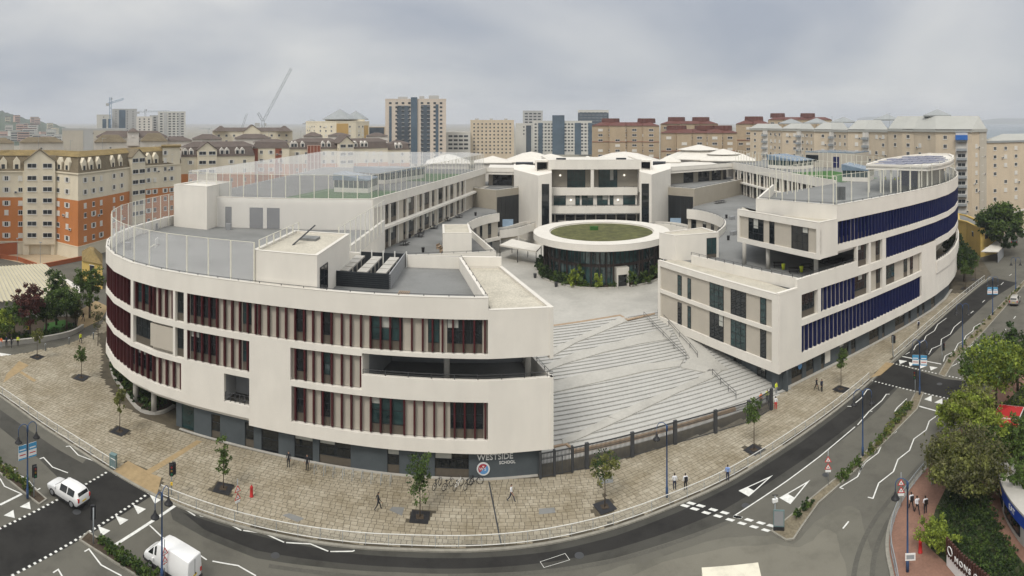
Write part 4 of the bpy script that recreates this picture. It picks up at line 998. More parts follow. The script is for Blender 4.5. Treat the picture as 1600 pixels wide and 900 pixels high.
for a, b, d in ((806, 833, 181), (1020, 1040, 184)):
    q = [PD(a, d), PD(b, d), PD(b, d + 5), PD(a, d + 5)]; MB().prism(q, 21.8, 24.4).build('roof_plant', 'louvre_dark', cb_)
# curved bridge at first floor level behind the pavilion, and the canopy
BRG = smooth_line([P(781, 360, 9.8), P(810, 356, 9.8), P(850, 347, 9.8), PD(940, 156), PD(1010, 158), PD(1040, 158), PD(1062, 154), PD(1074, 152)], 4)
br = thing('curved_bridge', 'curved cream footbridge with parapet linking the terraces behind the pavilion', 'footbridge', (15, 155, PLZ))
MB().strip(BRG, 7.8, 9.8, 0, -.25).build('parapet', 'render_white', br); MB().strip(BRG, 7.8, 8.6, -.25, -3.6).build('deck', 'deck_grey', br); MB().strip(BRG, 8.6, 9.8, -3.4, -3.6).build('parapet', 'render_white', br)
rail(br, BRG, 9.8, .3, st=2.5)
for k in range(0, len(BRG), 4): MB().lathe(BRG[k], [(.22, PLZ), (.22, 7.8)], 10).build('column', 'concrete', br, True)
cn = thing('entrance_canopy', 'flat pale canopy on thin posts beside the pavilion', 'canopy', (*P(810, 400, PLZ), PLZ))
cq = [PD(781, 141), PD(838, 134), PD(846, 140), PD(800, 148)]
MB().prism(cq, 7.5, 7.85).build('canopy_roof', 'coping', cn)
for p in cq + [((cq[0][0] + cq[1][0]) / 2, (cq[0][1] + cq[1][1]) / 2 + .6), PD(825, 143)]: MB().lathe((p[0] * .995, p[1] * 1.004), [(.09, PLZ), (.09, 7.5)], 8).build('post', 'rail_dark', cn, True)
for i, (x, y) in enumerate(((793, 350), (1055, 348))):
    q = quad_px(x - 8, y + 6, x + 9, y + 6, 8.6, 3.2); tt = thing('glass_rooflight', ('tilted glass rooflight at the left end of the footbridge', 'tilted glass rooflight at the right end of the footbridge')[i], 'skylight', (*q[0], 8.6), 0, 'rooflights on the footbridge')
    MB().prism(q, [8.6] * 4, [9.0, 9.0, 10.4, 10.4]).build('glazed_wedge', 'skylight', tt)

# ---- right long wing and terrace
rl = thing('school_wing', 'long cream school wing beside the right terrace with fenced roof', 'school building', (75, 155, 13))
RI = Fac([PD(1144.5, 201), PD(1304, 139)])
MB().strip(RI.p, 21.0, 23.2, 0, -.5).build('wall', 'render_white', rl); MB().strip(RI.p, 23.2, 23.25, .03, -.53).build('coping', 'coping', rl)
MB().strip(RI.p, 13.0, 21.0, -.3, -.6).build('facade_wall', 'render_beige', rl); MB().strip(RI.p, 17.0, 17.5, .7, -.3).build('ledge', 'render_white', rl)
for z0, z1 in ((17.5, 20.95), (13.05, 16.95)):
    s = 2.0; k = 0
    while s < RI.len - 3:
        wd = 2.1 if k % 2 == 0 else 0.8; window(rl, RI, s, s + wd, z0, z1, -.29, 2 if wd > 1 else 1, 2, 1.0); MB().strip(RI.sub(s + wd + .4, s + wd + .75), z0, z1, 0, -.3).build('pilaster', 'render_white', rl); s += wd + 1.3; k += 1
RD = [RI.p[0], RI.p[1], (110, 122), (118, 200), (80, 215)]
solid(rl, 'roof_deck', 'deck_grey', RD, 21.5, 21.8); solid(rl, 'turf_pitch', 'turf', [(78, 125), (92, 126), (94, 158), (78, 158)], 21.8, 21.84)
rail(rl, [RI.off(.1, -.25), RI.off(RI.len - .1, -.25)], 23.25, .25, st=2.4, two=False)
rf = thing('rooftop_posts', 'rows of bare cream fence posts on the right long wing roof', 'fence', (75, 150, 21.8))
net_fence(rf, [RI.off(1, -.8), RI.off(RI.len, -.8)], 21.8, 5.6, 2.5, net=None); net_fence(rf, [(78.5, 124), (92, 124)], 21.8, 5.2, 1.9, net=None); net_fence(rf, [(96, 124), (98, 190)], 21.8, 5.2, 3, net=None)
lantern(quad_px(1200, 262, 1244, 265, 21.8, 9), 21.8, 1.5, 'glazed roof lantern at the back of the right wing roof')
rb = thing('rooftop_stair_house', 'grey flat-topped stair house with a blue door on the right roof', 'stair house', (*P(1290, 262, 21.8), 21.8))
q = quad_px(1258, 260, 1335, 263, 21.8, 12); MB().prism(q, 21.8, 26.6).build('wall', 'render_beige', rb); MB().prism([(p[0], p[1]) for p in q], 26.62, 26.9).build('roof', 'skylight', rb)
f = Fac(q[:2]); MB().strip(f.sub(f.len * .58, f.len * .7), 21.8, 25.4, .05, 0).build('door', 'fin_blue', rb); MB().strip(f.sub(f.len * .02, f.len * .28), 23.4, 25.8, .05, 0).build('opening', 'glass', rb)
RT3 = 13.4
rcv = smooth_line([P(1073, 327, 14.6), P(1092, 329, 14.6), P(1115, 335, 14.6), P(1130, 343, 14.6), P(1131, 352, 14.6), P(1120, 362, 14.6)], 5)
RW0 = PD(1217, 80)
LFc = Fac([PD(1028, 100.3), RW0])
RTP = [P(1073, 327, 14.6)] + rcv + [LFc.at(3), LFc.at(6), (37, 78.3), (40.3, 77.2), (46, 80), (70, 90), RI.p[1], RI.p[0], PD(1085, 166.5)]
solid(rl, 'terrace_slab', 'deck_grey', RTP, RT3 - .5, RT3)
o = MB().strip(rcv, 12.2, 14.6, 0, -.3).build('curved_parapet', 'render_white', rl); MB().strip(rcv, 14.6, 14.65, .02, -.32).build('coping', 'coping', o); rail(rl, rcv, 14.65, .3, st=2.2)
MB().strip(rcv, 8, 12.2, -.6, -.9).build('facade_wall', 'render_beige', rl); MB().strip(rcv, 4.2, 8, -.3, -.7).build('wall', 'base_grey', rl)
cf = Fac(rcv)
for k in (.03, .14, .25, .38, .5): window(rl, cf, cf.len * k, cf.len * k + 1.4, 8.4, 12.0, -.58, 1, 2, .9)

# ---- near right wing with the blue fins
rwg = thing('school_wing', 'cream school wing with navy blue fins along the right-hand street', 'school building', (60, 90, 0))
RF = Fac([RW0, PD(1290, 87.6), PD(1360, 96.5), PD(1424, 107.3), PD(1462, 116.3), PD(1482, 123.5), PD(1492, 130.5), PD(1497, 139), PD(1497, 149), PD(1492, 160), PD(1480, 170)])
Xr = RF.px; FL = LFc.px; RE = RF.len
def rskin(z0, z1, a=None, b=None, o0=0.0, o1=-.5, nm='wall', m='render_white'):
    return MB().strip(RF.sub(0 if a is None else Xr(a), RE if b is None else b if b > 1600 else Xr(b)), z0, z1, o0, o1).build(nm, m, rwg)
END = 9999
def rsk(z0, z1, s0, s1, o0=0.0, o1=-.5, nm='wall', m='render_white'): return MB().strip(RF.sub(s0, s1), z0, z1, o0, o1).build(nm, m, rwg)
s1440, s1463 = Xr(1440), Xr(1462.5)
o = rsk(21.9, 24.4, Xr(1308), RE); MB().strip(RF.sub(Xr(1308), RE), 24.4, 24.45, .03, -.53).build('coping', 'coping', o)
rsk(17.4, 18.4, Xr(1281), RE); rsk(16.95, 22.3, Xr(1280), Xr(1309), .004); rsk(12.7, 13.9, 0, RE); rsk(13.9, 15.0, Xr(1246), Xr(1340)); rsk(13.9, 17.4, Xr(1338.5), Xr(1340.5), .004)
rsk(8.3, 9.2, 0, s1463); rsk(3.1, 4.5, 0, RE); rsk(4.5, 12.7, 0, Xr(1252.5), .004); rsk(4.5, 13.9, s1440, s1463, .004)
rsk(7.3, 9.6, s1463, RE, .2, -.5, 'balcony_parapet'); rsk(4.5, 7.3, s1463, RE, -.02, -.5)
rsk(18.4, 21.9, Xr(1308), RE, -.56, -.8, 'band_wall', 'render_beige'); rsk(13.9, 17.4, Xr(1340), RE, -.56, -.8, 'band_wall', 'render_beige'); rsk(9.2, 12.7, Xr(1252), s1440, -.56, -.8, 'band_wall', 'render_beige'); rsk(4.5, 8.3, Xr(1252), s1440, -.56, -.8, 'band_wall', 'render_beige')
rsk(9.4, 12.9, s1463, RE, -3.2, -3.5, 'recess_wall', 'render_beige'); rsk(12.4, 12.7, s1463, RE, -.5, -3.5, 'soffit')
rail(rwg, [RF.off(s, -.2) for s in run(s1463 + .3, RE - 12, 2)], 9.6, .5, st=1.2)
for a, b in ((1278, 1283), (1357.5, 1361), (1379, 1384.5)): rsk(9.2, 12.7, Xr(a), Xr(b), -.02, -.5, 'pier')
for a, b in ((1357.5, 1361), (1379, 1384.5)): rsk(13.9, 17.4, Xr(a), Xr(b), -.02, -.5, 'pier')
def rwins(lst, z0, z1):
    for a, b in lst: window(rwg, RF, Xr(a), Xr(b), z0, z1, -.55, max(1, round((Xr(b) - Xr(a)) / 1.1)), 2, .95, 'glass' if rw.random() < .6 else 'glass_teal')
rwins([(1341.5, 1356.5), (1372.5, 1378)], 13.92, 17.38); rwins([(1253, 1276), (1338, 1357), (1373, 1378.5), (1385, 1401), (1416, 1421), (1426, 1430)], 9.22, 12.68)
rwins([(1310, 1330), (1345, 1365), (1390, 1410)], 18.42, 21.88)
fins(rwg, RF, run(Xr(1311), RE - 10, .95), 18.42, 21.9, -.56, 'fin_blue'); fins(rwg, RF, run(Xr(1386), RE - 10, .95), 13.92, 17.4, -.56, 'fin_blue')
fins(rwg, RF, run(Xr(1285), Xr(1335), .95), 9.22, 12.7, -.56, 'fin_blue'); fins(rwg, RF, run(Xr(1255.5), Xr(1437), .95), 4.52, 8.3, -.56, 'fin_blue'); fins(rwg, RF, run(s1463 + .5, RE - 10, .9), 9.9, 12.7, -.3, 'fin_blue') if 0 else None
# left face of the corner block
def lsk(z0, z1, s0=0.0, s1=None, o0=0.0, o1=-.45, nm='wall', m='render_white'): return MB().strip(LFc.sub(s0, LFc.len if s1 is None else s1), z0, z1, o0, o1).build(nm, m, rwg)
o = lsk(12.75, 13.65); MB().strip(LFc.p + [RF.at(Xr(1246))], 13.65, 13.7, .03, -.5).build('coping', 'coping', o)
lsk(8.35, 8.95); lsk(3.0, 4.3); lsk(4.3, 12.75, 0, .55, .004); lsk(4.3, 12.75, LFc.len - 1.3, LFc.len, .004)
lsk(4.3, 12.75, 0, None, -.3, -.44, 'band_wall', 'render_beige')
for z0, z1 in ((9.0, 12.7), (4.35, 8.3)):
    for a, b in ((1057, 1063), (1072.5, 1077.5), (1107, 1128.5), (1140, 1163.5), (1186, 1195)):
        window(rwg, LFc, FL(a), FL(b), z0, z1 - (.5 if b - a < 8 else 0), -.29, 3 if b - a > 15 else 1, 4, 0, 'glass_teal' if rw.random() < .5 else 'glass')
solid(rwg, 'gravel_roof', 'gravel_roof', [LFc.off(.3, -.4), LFc.off(LFc.len - .3, -.45), RF.off(Xr(1243), -.45), (36.2, 79), (28.0, 98)], 13.3, 13.5)
IW = [(28.4, 98.0), PD(1080, 98.2), PD(1246, 83.6)]
MB().strip(IW[1:], 13.4, 15.0, 0, -.3).build('terrace_parapet', 'render_white', rwg); rail(rwg, IW[1:] + [RF.off(s, -.25) for s in (Xr(1250), Xr(1290), Xr(1338))], 15.0, .45, st=1.9)
MB().prism([LFc.off(.2, -.3), LFc.off(LFc.len - .2, -.4)] + [RF.off(Xr(1300), -.3), RF.off(Xr(1420), -.3), (80, 100), (60, 110), (40, 105)], 3.2, 3.9).build('soffit', 'render_white', rwg)
for z in (8.5, 12.8): MB().prism([LFc.off(.3, -.46), LFc.off(LFc.len - .2, -.5), RF.off(Xr(1300), -.85), RF.off(Xr(1420), -.85), (80, 100), (60, 110), (40, 105)], z, z + .4).build('floor_slab', 'deck_grey', rwg)
# white stair box on the corner block
bx_ = [PD(1030, 103.4), PD(1055, 100.6), PD(1123, 103.5), PD(1098, 108.5)]
roofed(rwg, bx_, 17.7, 17.5, zb=13.3, name='stair_box_wall')
f = Fac(bx_[1:3]); window(rwg, f, f.px(1104), f.px(1119), 13.5, 16.9, .02, 2, 2, .6, 'glass_teal')
# floating upper block over the terrace
UL = Fac([PD(1152, 99.8), RF.at(Xr(1280))])
uq = [UL.p[0], UL.p[1], RF.at(Xr(1309)), PD(1309, 92), PD(1181, 97)]
def usk(z0, z1, s0=0.0, s1=None, o0=0.0, o1=-.45, nm='wall', m='render_white'): return MB().strip(UL.sub(s0, UL.len if s1 is None else s1), z0, z1, o0, o1).build(nm, m, rwg)
usk(21.3, 22.3); usk(16.9, 17.7); usk(17.7, 21.3, 0, .5); usk(17.7, 21.3, UL.len - .6, UL.len); usk(17.7, 21.3, 0, None, -.3, -.44, 'band_wall', 'render_beige')
for a, b in ((1168, 1191), (1200.5, 1208), (1235, 1261)): window(rwg, UL, UL.px(a), UL.px(b), 17.75, 21.25, -.29, 3 if b - a > 10 else 1, 3, 0, 'glass')
solid(rwg, 'gravel_roof', 'gravel_roof', [UL.off(.2, -.4), UL.off(UL.len - .2, -.5), RF.off(Xr(1307), -.5), PD(1309, 92), PD(1181, 97), PD(1160, 104)], 21.9, 22.1)
MB().strip(UL.p + [RF.at(Xr(1308.5))], 22.3, 22.35, .03, -.48).build('coping', 'coping', rwg)
solid(rwg, 'soffit', 'render_white', [UL.off(.2, -.4), UL.off(UL.len - .2, -.5), RF.off(Xr(1338), -.5), (62, 98), (50, 112), PD(1160, 108)], 16.95, 17.4)
MB().strip([PD(1181, 97.2), PD(1308, 89.6)], 22.0, 24.4, 0, -.35).build('roof_parapet', 'render_white', rwg); MB().strip([PD(1181, 97.2), PD(1308, 89.6)], 24.4, 24.45, .03, -.38).build('coping', 'coping', rwg)
MB().strip([(50.5, 108), PD(1181, 97.2)], 17.4, 24.4, 0, -.35).build('wall', 'render_white', rwg)
MB().strip([(60, 84.5), (52, 97), (50, 108)], 13.4, 17.2, 0, -.3).build('terrace_wall', 'grey_wall', rwg)
rail(rwg, [PD(1181, 97.4), PD(1308, 89.9)] + [RF.off(s, -.25) for s in run(Xr(1309), RE - 14, 4)], 24.45, .25, st=2.4, two=False)
for x, d in ((1163, 97.5), (1200, 94.6), (1275, 88.9)):
    c = PD(x, d + .8); MB().lathe(c, [(.34, 13.4), (.34, 17)], 14).build('column', 'concrete', rwg, True)
MROOF = [PD(1181, 97.4), PD(1308, 90)] + [RF.off(s, -.4) for s in run(Xr(1310), RE, 4)] + [(100, 128), (72, 119), (51, 108)]
solid(rwg, 'roof_deck', 'deck_grey', MROOF, 22.2, 22.6)
# ground floor of the right wing
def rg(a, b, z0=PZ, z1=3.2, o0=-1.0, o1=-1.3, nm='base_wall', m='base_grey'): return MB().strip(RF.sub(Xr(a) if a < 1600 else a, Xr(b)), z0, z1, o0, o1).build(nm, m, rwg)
last = 1238
for a, b in ((1245, 1262), (1268, 1280), (1291, 1296), (1320, 1334), (1338, 1345), (1366, 1381), (1386, 1390), (1406, 1421), (1427, 1431), (1440, 1444), (1448, 1452), (1462, 1468)):
    rg(last, a); last = b; window(rwg, RF, Xr(a), Xr(b), PZ, 2.8, -1.2, 2, 2, .8, 'glass'); rg(a, b, 2.8, 3.2)
rg(last, 1490)
MB().strip(RF.sub(Xr(1238), Xr(1492)), PZ, PZ + .12, -.55, -1.0).build('plinth', 'concrete', rwg)
MB().strip(RF.sub(Xr(1297), Xr(1305)), .8, 2.6, -.96, -1.0).build('notice_panel', 'coping', rwg)
c = RF.off(Xr(1258), -.97); me = disc(.42, 0, .03).mesh('round_badge', 'crest_blue'); me.transform(wall_mtx(RF, Xr(1258), -.97, 2.2)); link('round_badge', me, rwg)
MB().obox(*RF.off(Xr(1229), -1.5), RF.ang(5), 1.3, 1.3, PZ, 3.3).build('corner_pillar', 'base_grey', rwg)
MB().strip([LFc.off(1, -1.5), LFc.off(LFc.len, -1.6)], 0.0, 3.4, 0, -.3).build('base_wall', 'base_grey', rwg)
for s in (.62, .8): window(rwg, LFc, LFc.len * s, LFc.len * s + 1.6, 1.6 if s < .7 else .9, 3.0, -1.48, 2, 1, 0)
# roof terrace pergola
pg = thing('roof_pergola', 'curved white roof pergola with solar panels above the blue-finned wing', 'pergola', (*PD(1450, 130), 22.6))
PG = [PD(1353, 121), PD(1450, 116.5), PD(1472, 122), PD(1485, 130), PD(1491, 139), PD(1491, 150), PD(1484, 160), PD(1455, 163), PD(1415, 152), PD(1380, 138)]
MB().strip(PG[::-1] if sum(PG[i][0] * PG[(i + 1) % 10][1] - PG[(i + 1) % 10][0] * PG[i][1] for i in range(10)) < 0 else PG, 27.3, 28.4, 0, -.5, closed=True).build('roof_rim', 'render_white', pg)
MB().prism(PG, 27.6, 28.0).build('roof_slab', 'coping', pg)
mat('solar', (0.20, 0.21, 0.28), 0.25, 0.1, 2)
for i in range(7):
    for j in range(4):
        p = PD(1384 + i * 14 - j * 3, 124 + j * 7 + i * 1.2)
        if inside(p, PG) : MB().obox(p[0], p[1], .55, 1.9, 4.6, 28.02, 28.25).build('solar_panel', 'solar', pg)
for x, d in ((1358, 121), (1376, 119.8), (1392, 119.2), (1407, 118.4), (1422, 117.8), (1436, 117.2), (1449, 117)): 
    c = PD(x, d + .3); MB().box(c[0] - .12, c[0] + .12, c[1] - .12, c[1] + .12, 22.6, 27.3).build('post', 'post_cream', pg)
MB().strip([PD(1452, 117.6), PD(1474, 125), PD(1486, 134), PD(1489, 146)], 22.6, 27.3, -2.2, -2.5).build('back_wall', 'render_taupe', pg)
MB().strip([PD(1405, 135), PD(1436, 130)], 22.6, 27.2, 0, -.3).build('blue_door_wall', 'fin_blue', pg)
rp2 = thing('rooftop_posts', 'bare cream fence posts along the blue-finned wing roof edge', 'fence', (*PD(1400, 108), 22.6))
net_fence(rp2, [PD(1183, 98.2), PD(1307, 91.2)], 22.6, 6.0, 2.4, net=None); net_fence(rp2, [RF.off(s, -1) for s in run(Xr(1310), RE - 22, 4)], 22.6, 6.2, 4.6, net='screen')
net_fence(rp2, [(49, 103), (66, 116)], 22.6, 5.6, 2.3, net=None)
lantern(quad_px(1316, 283, 1356, 284, 22.6, 7), 22.6, 1.3, 'glazed roof lantern beside the curved pergola')
for i, (x, y) in enumerate(((1310, 312), (1317, 312))):
    p = P(x, y, 22.6); tag(MB().obox(p[0], p[1], .4, .7, .7, 22.6, 25.0).build('rooftop_rack', 'rail_dark'), ('dark slatted equipment cabinet at the roof corner, left one', 'dark slatted equipment cabinet at the roof corner, right one')[i], 'cabinet', 'rooftop cabinets')
# ---------------------------------------------------------------- street furniture
mat('lamp_blue', (0.035, 0.075, 0.17), 0.5, 0.15, 2); mat('lamp_black', (0.02, 0.02, 0.022), 0.5, 0.1); mat('steel_grey', (0.28, 0.30, 0.31), 0.5, 0.1, 2); mat('sign_red', (0.50, 0.03, 0.025), 0.5, 0.05); mat('sign_white', (0.75, 0.75, 0.73), 0.5, 0.04); mat('banner_blue', (0.06, 0.28, 0.50), 0.6, 0.06)
mat('hydrant_red', (0.42, 0.02, 0.018), 0.5, 0.1); mat('cabinet_teal', (0.13, 0.20, 0.20), 0.6, 0.1); mat('yellow', (0.75, 0.50, 0.04), 0.6, 0.05); mat('signal_red', (0.2, 0.02, 0.02), 0.4); mat('signal_amber', (0.22, 0.12, 0.02), 0.4); mat('signal_green', (0.02, 0.14, 0.06), 0.4)
# picket fence and gate in front of the stair
fe = thing('picket_fence', 'dark metal picket fence with square posts at the foot of the stair', 'fence', (*P(1000, 711, PZ), PZ))
FEN = Fac([P(842, 748, PZ), P(1052, 695, PZ), P(1178, 658, PZ), P(1206, 640, PZ)])
pk = MB().box(-.028, .028, -.02, .02, .18, 2.5).mesh('picket', 'rail_dark'); pst = MB().box(-.2, .2, -.14, .14, 0, 2.75).mesh('post', 'rail_dark')
gx = [FEN.px(x) for x in (866, 879, 894)]
posts = [0.15, FEN.px(866), FEN.px(894), FEN.px(917), FEN.px(988), FEN.px(1055), FEN.px(1118), FEN.px(1170), FEN.len - .1]
for s in posts: p = FEN.at(s); link('post', pst, fe, (p[0], p[1], PZ), FEN.ang(s), (.55 if s < gx[2] + .2 else 1, 1, 1))
for a, b in zip(posts, posts[1:]):
    q = FEN.sub(a + .12, b - .12)
    for z0, z1 in ((.12, .18), (2.48, 2.6), (1.9, 1.94)): MB().strip(q, PZ + z0, PZ + z1, -.03, .03).build('rail', 'rail_dark', fe)
    k = a + .2
    while k < b - .15: p = FEN.at(k); link('picket', pk, fe, (p[0], p[1], PZ), FEN.ang(k)); k += .15
p = FEN.at(gx[1]); MB().box(p[0] - .05, p[0] + .05, p[1] - .05, p[1] + .05, PZ, 1.95 + PZ).build('gate_post', 'rail_dark', fe)
# kerbside guard rails
KF = Fac(KERB)
def guard(x0, x1, label):
    s0, s1 = KF.px(x0), KF.px(x1); q = [KF.off(s, -.42) for s in run(s0, s1, 1.0)]
    g_ = thing('guard_rail', label, 'guard rail', (*q[0], PZ), 0, 'guard rails along the kerb')
    MB().tube([(x, y, PZ + 1.05) for x, y in q], .036, 6).build('top_rail', 'rail_white', g_); MB().tube([(x, y, PZ + .16) for x, y in q], .035, 6).build('bottom_rail', 'rail_white', g_)
    pm_ = MB().box(-.022, .022, -.022, .022, 0, 1.04).mesh('post', 'steel_grey')
    for s in run(s0, s1, 2.0): p = KF.off(s, -.42); link('post', pm_, g_, (p[0], p[1], PZ))
    MB().strip(q, PZ + .2, PZ + 1.0, -.005, .005).build('infill_mesh', 'screen', g_)
guard(-60, 176, 'white kerbside guard rail at the left crossing end of the pavement'); guard(248, 1362, 'long white guard rail round the curved kerb before the school'); guard(1400, 1541, 'white guard rail beyond the right-hand crossing')
def guard2():
    q = [tuple(Vector(p)) for p in Fac(FK).sub(Fac(FK).px(1400) if 0 else 2, 52)]
    f = Fac(q); q = [f.off(s, .45) for s in run(0.2, f.len - .2, 1.2)]
    g_ = thing('guard_rail', 'dark guard rail along the red pavement beside the shrubs', 'guard rail', (*q[0], PZ), 0, 'guard rails along the kerb')
    for z0 in (1.05, .2): MB().tube([(x, y, PZ + z0) for x, y in q], .04, 6).build('rail', 'steel_grey', g_)
    pm_ = MB().box(-.03, .03, -.03, .03, 0, 1.04).mesh('post', 'steel_grey'); bm_ = MB().box(-.01, .01, -.01, .01, .2, 1.04).mesh('bar', 'steel_grey')
    f2 = Fac(q); k = 0
    for s in run(0, f2.len, .4):
        p = f2.at(s); link('post' if k % 5 == 0 else 'bar', pm_ if k % 5 == 0 else bm_, g_, (p[0], p[1], PZ)); k += 1
guard2()
# street lamps
def lamp(px, py, label, double=True, banner=False, h=7.0, ang=0.0, z=PZ, extra=None):
    p = P(px, py, z); th = math.atan2(p[0], p[1])
    t_ = thing('street_lamp', label, 'street lamp', (p[0], p[1], z), -th + ang, 'street lamps')
    local('pole', MB().lathe((0, 0), [(.13, 0), (.13, .9), (.09, 1.0), (.075, 3), (.06, h - .5), (.10, h - .5), (.10, h), (.02, h + .15)], 10).mesh('pole', 'lamp_blue', True), t_)
    for s in ((-1, 1) if double else (-1,)):
        pts = [(0, 0, h - .45)] + [(s * (.5 - .5 * math.cos(a)), 0, h - .2 + .55 * math.sin(a)) for a in [math.pi * k / 8 for k in range(1, 9)]] + [(s * 1.0, 0, h - .75)]
        am = local('arm', MB().tube(pts, .035, 6).mesh('arm', 'lamp_blue', True), t_)
        local('lantern', MB().lathe((s * 1.0, 0, h - 1.35), [(.36, 0), (.36, .05), (.30, .12), (.14, .32), (.08, .55), (.03, .62)], 14).mesh('lantern', 'lamp_black', True), t_)
        local('lantern_glass', MB().lathe((s * 1.0, 0, h - 1.45), [(.18, 0), (.3, .1)], 12).mesh('lantern_glass', 'sign_white', True), t_)
    if banner:
        for s in (-1, 1):
            b_ = local('banner', MB().box(s * .12 if s > 0 else -1.0, 1.0 if s > 0 else -.12, -.02, .02, 3.9, 5.3).mesh('banner', 'sign_white'), t_)
            x0, x1 = (.12, 1.0) if s > 0 else (-1.0, -.12)
            local('banner_print', MB().box(x0, x1, -.024, -.021, 4.65, 5.3).mesh('banner_print', 'banner_blue'), b_); local('banner_print', MB().box(x0, x1, -.024, -.021, 3.9, 4.05).mesh('banner_print', 'banner_blue'), b_)
            local('banner_print', MB().box(x0 + .1, x1 - .1, -.028, -.025, 4.8, 4.92).mesh('banner_print', 'sign_white'), b_); local('banner_print', MB().box(x0 + .1, x1 - .1, -.024, -.021, 4.3, 4.4).mesh('banner_print', 'sign_red'), b_)
    if extra: extra(t_)
    return t_
lamp(43, 778, 'blue double street lamp with two banners on the left traffic island', True, True, ang=.5)
lamp(253, 908, 'blue double street lamp beside the white van', True, ang=1.0)
lamp(1042, 777, 'blue single street lamp on the pavement by the picket fence', False)
lamp(1348, 712, 'blue double street lamp on the hedge island, nearest the give-way lines', True, ang=.2)
lamp(1418, 893, 'tall blue single street lamp on the red pavement', False, h=7.3)
lamp(1437, 616, 'blue double street lamp with banners at the right crossing', True, True, ang=-.1)
lamp(1504, 545, 'blue double street lamp beyond the right crossing', True)
lamp(1551, 492, 'blue double street lamp with banners, farther along the hedge island', True, True)
lamp(1587, 455, 'farthest blue double street lamp near the yellow house', True)
# traffic signals
def signal(px, py, label, rz=0.0, h=3.1, heads=(0,), yellow=False, z=PZ):
    p = P(px, py, z); t_ = thing('traffic_signal', label, 'traffic light', (p[0], p[1], z), rz, 'traffic lights at the crossings')
    local('pole', MB().lathe((0, 0), [(.06, 0), (.06, h)], 8).mesh('pole', 'steel_grey', True), t_)
    for a in heads:
        M_ = Matrix.Rotation(a, 4, 'Z'); me = MB().box(-.17, .17, -.42, -.12, h - 1.05, h + .05).mesh('signal_head', 'lamp_black'); me.transform(M_); hd = local('signal_head', me, t_)
        for k, m_ in enumerate(('signal_green', 'signal_amber', 'signal_red')):
            me = disc(.1, 0, .03, 12).mesh('signal_lens', m_); me.transform(M_ @ Matrix.Translation((0, -.42, h - .85 + k * .34)) @ Matrix.Rotation(math.pi / 2, 4, 'X')); local('signal_lens', me, hd)
        me = MB().box(-.24, .24, -.12, -.10, h - 1.12, h + .12).mesh('backing_board', 'lamp_black'); me.transform(M_); local('backing_board', me, t_)
    if yellow: local('push_button', MB().box(-.1, .1, -.16, -.06, 1.0, 1.3).mesh('push_button', 'yellow'), t_)
signal(53, 776, 'traffic light on the left island beside the bannered lamp', 1.2)
signal(146, 849, 'traffic light at the tip of the lower left hedge island', -2.2)
signal(268, 773, 'traffic light with two heads on the pavement by the left crossing', .6, heads=(0, 1.7), yellow=True)
signal(1395, 556, 'traffic light on the pavement by the right crossing', .8, heads=(0, 1.5))
signal(1430, 614, 'traffic light on the right hedge island before the crossing', -.9)
signal(1472, 568, 'traffic light on the hedge island beyond the right crossing', .6)
def tri_sign(px, py, label, rz, h=2.5, flip=False, z=PZ):
    p = P(px, py, z); t_ = thing('warning_sign', label, 'road sign', (p[0], p[1], z), rz, 'triangular warning signs')
    local('pole', MB().lathe((0, 0), [(.035, 0), (.035, h + 1.0)], 8).mesh('pole', 'steel_grey', True), t_)
    for zz in (h, h - .72):
        def tr(r, y0, y1): return [(r * math.sin(a), r * math.cos(a)) for a in (0, 2.094, 4.189)], y0, y1
        for r, y0, y1, m_, nm in ((.42, -.05, -.03, 'sign_red', 'sign_plate'), (.27, -.056, -.051, 'sign_white', 'sign_face'), (.09, -.06, -.057, 'lamp_black', 'sign_symbol')):
            mb = MB(); mb.prism(tr(r, 0, 0)[0], 0, y1 - y0); me = mb.mesh(nm, m_); me.transform(Matrix.Translation((0, y1, zz)) @ Matrix.Rotation(math.pi / 2, 4, 'X')); local(nm, me, t_)
    local('sign_tab', MB().box(-.28, .28, -.05, -.03, h - 1.22, h - 1.0).mesh('sign_tab', 'sign_white'), t_)
tri_sign(1294, 757, 'pair of red triangular warning signs on a post on the hedge island', -.5); tri_sign(1408, 792, 'pair of red triangular warning signs by the red pavement lamp', -.6, 2.3); tri_sign(371, 803, 'pair of red triangular signs seen edge-on by the left kerb rail', 1.1, 2.3); tri_sign(257, 905, 'pair of red and white warning signs seen edge-on beside the van', 1.3, 2.2)
def hydrant(px, py, label, z=PZ):
    p = P(px, py, z); t_ = thing('red_bollard', label, 'bollard', (p[0], p[1], z), 0, 'red post bollards')
    local('body', MB().lathe((0, 0), [(.2, 0), (.2, .06), (.16, .08), (.15, .85), (.17, .88), (.12, 1.02), (.04, 1.08)], 12).mesh('body', 'hydrant_red', True), t_); local('cap', MB().lathe((0, 0), [(.05, 1.08), (.06, 1.13), (.02, 1.17)], 8).mesh('cap', 'hydrant_red', True), t_)
hydrant(393, 776, 'red bollard near the warning sign on the paved forecourt'); hydrant(1438, 863, 'red bollard on the red pavement beside the shrubs'); hydrant(1517, 424, 'red bollard beyond the rounded blue-finned corner')
for i, (x, y) in enumerate(((71, 548), (108, 538), (146, 530))):
    p = P(x, y, PZ); tag(MB().lathe((p[0], p[1]), [(.11, PZ), (.11, PZ + .9), (.13, PZ + .92), (.13, PZ + 1.1), (.06, PZ + 1.16)], 10).build('steel_bollard', 'steel_grey', None, True), ('grey steel bollard nearest the zebra crossing', 'grey steel bollard in the middle of the side street row', 'grey steel bollard nearest the red-finned wing')[i], 'bollard', 'grey bollards by the side street')
p = P(177, 730, PZ); t_ = thing('signal_cabinet', 'grey-green signal control cabinet at the end of the guard rail', 'cabinet', (p[0], p[1], PZ), .1)
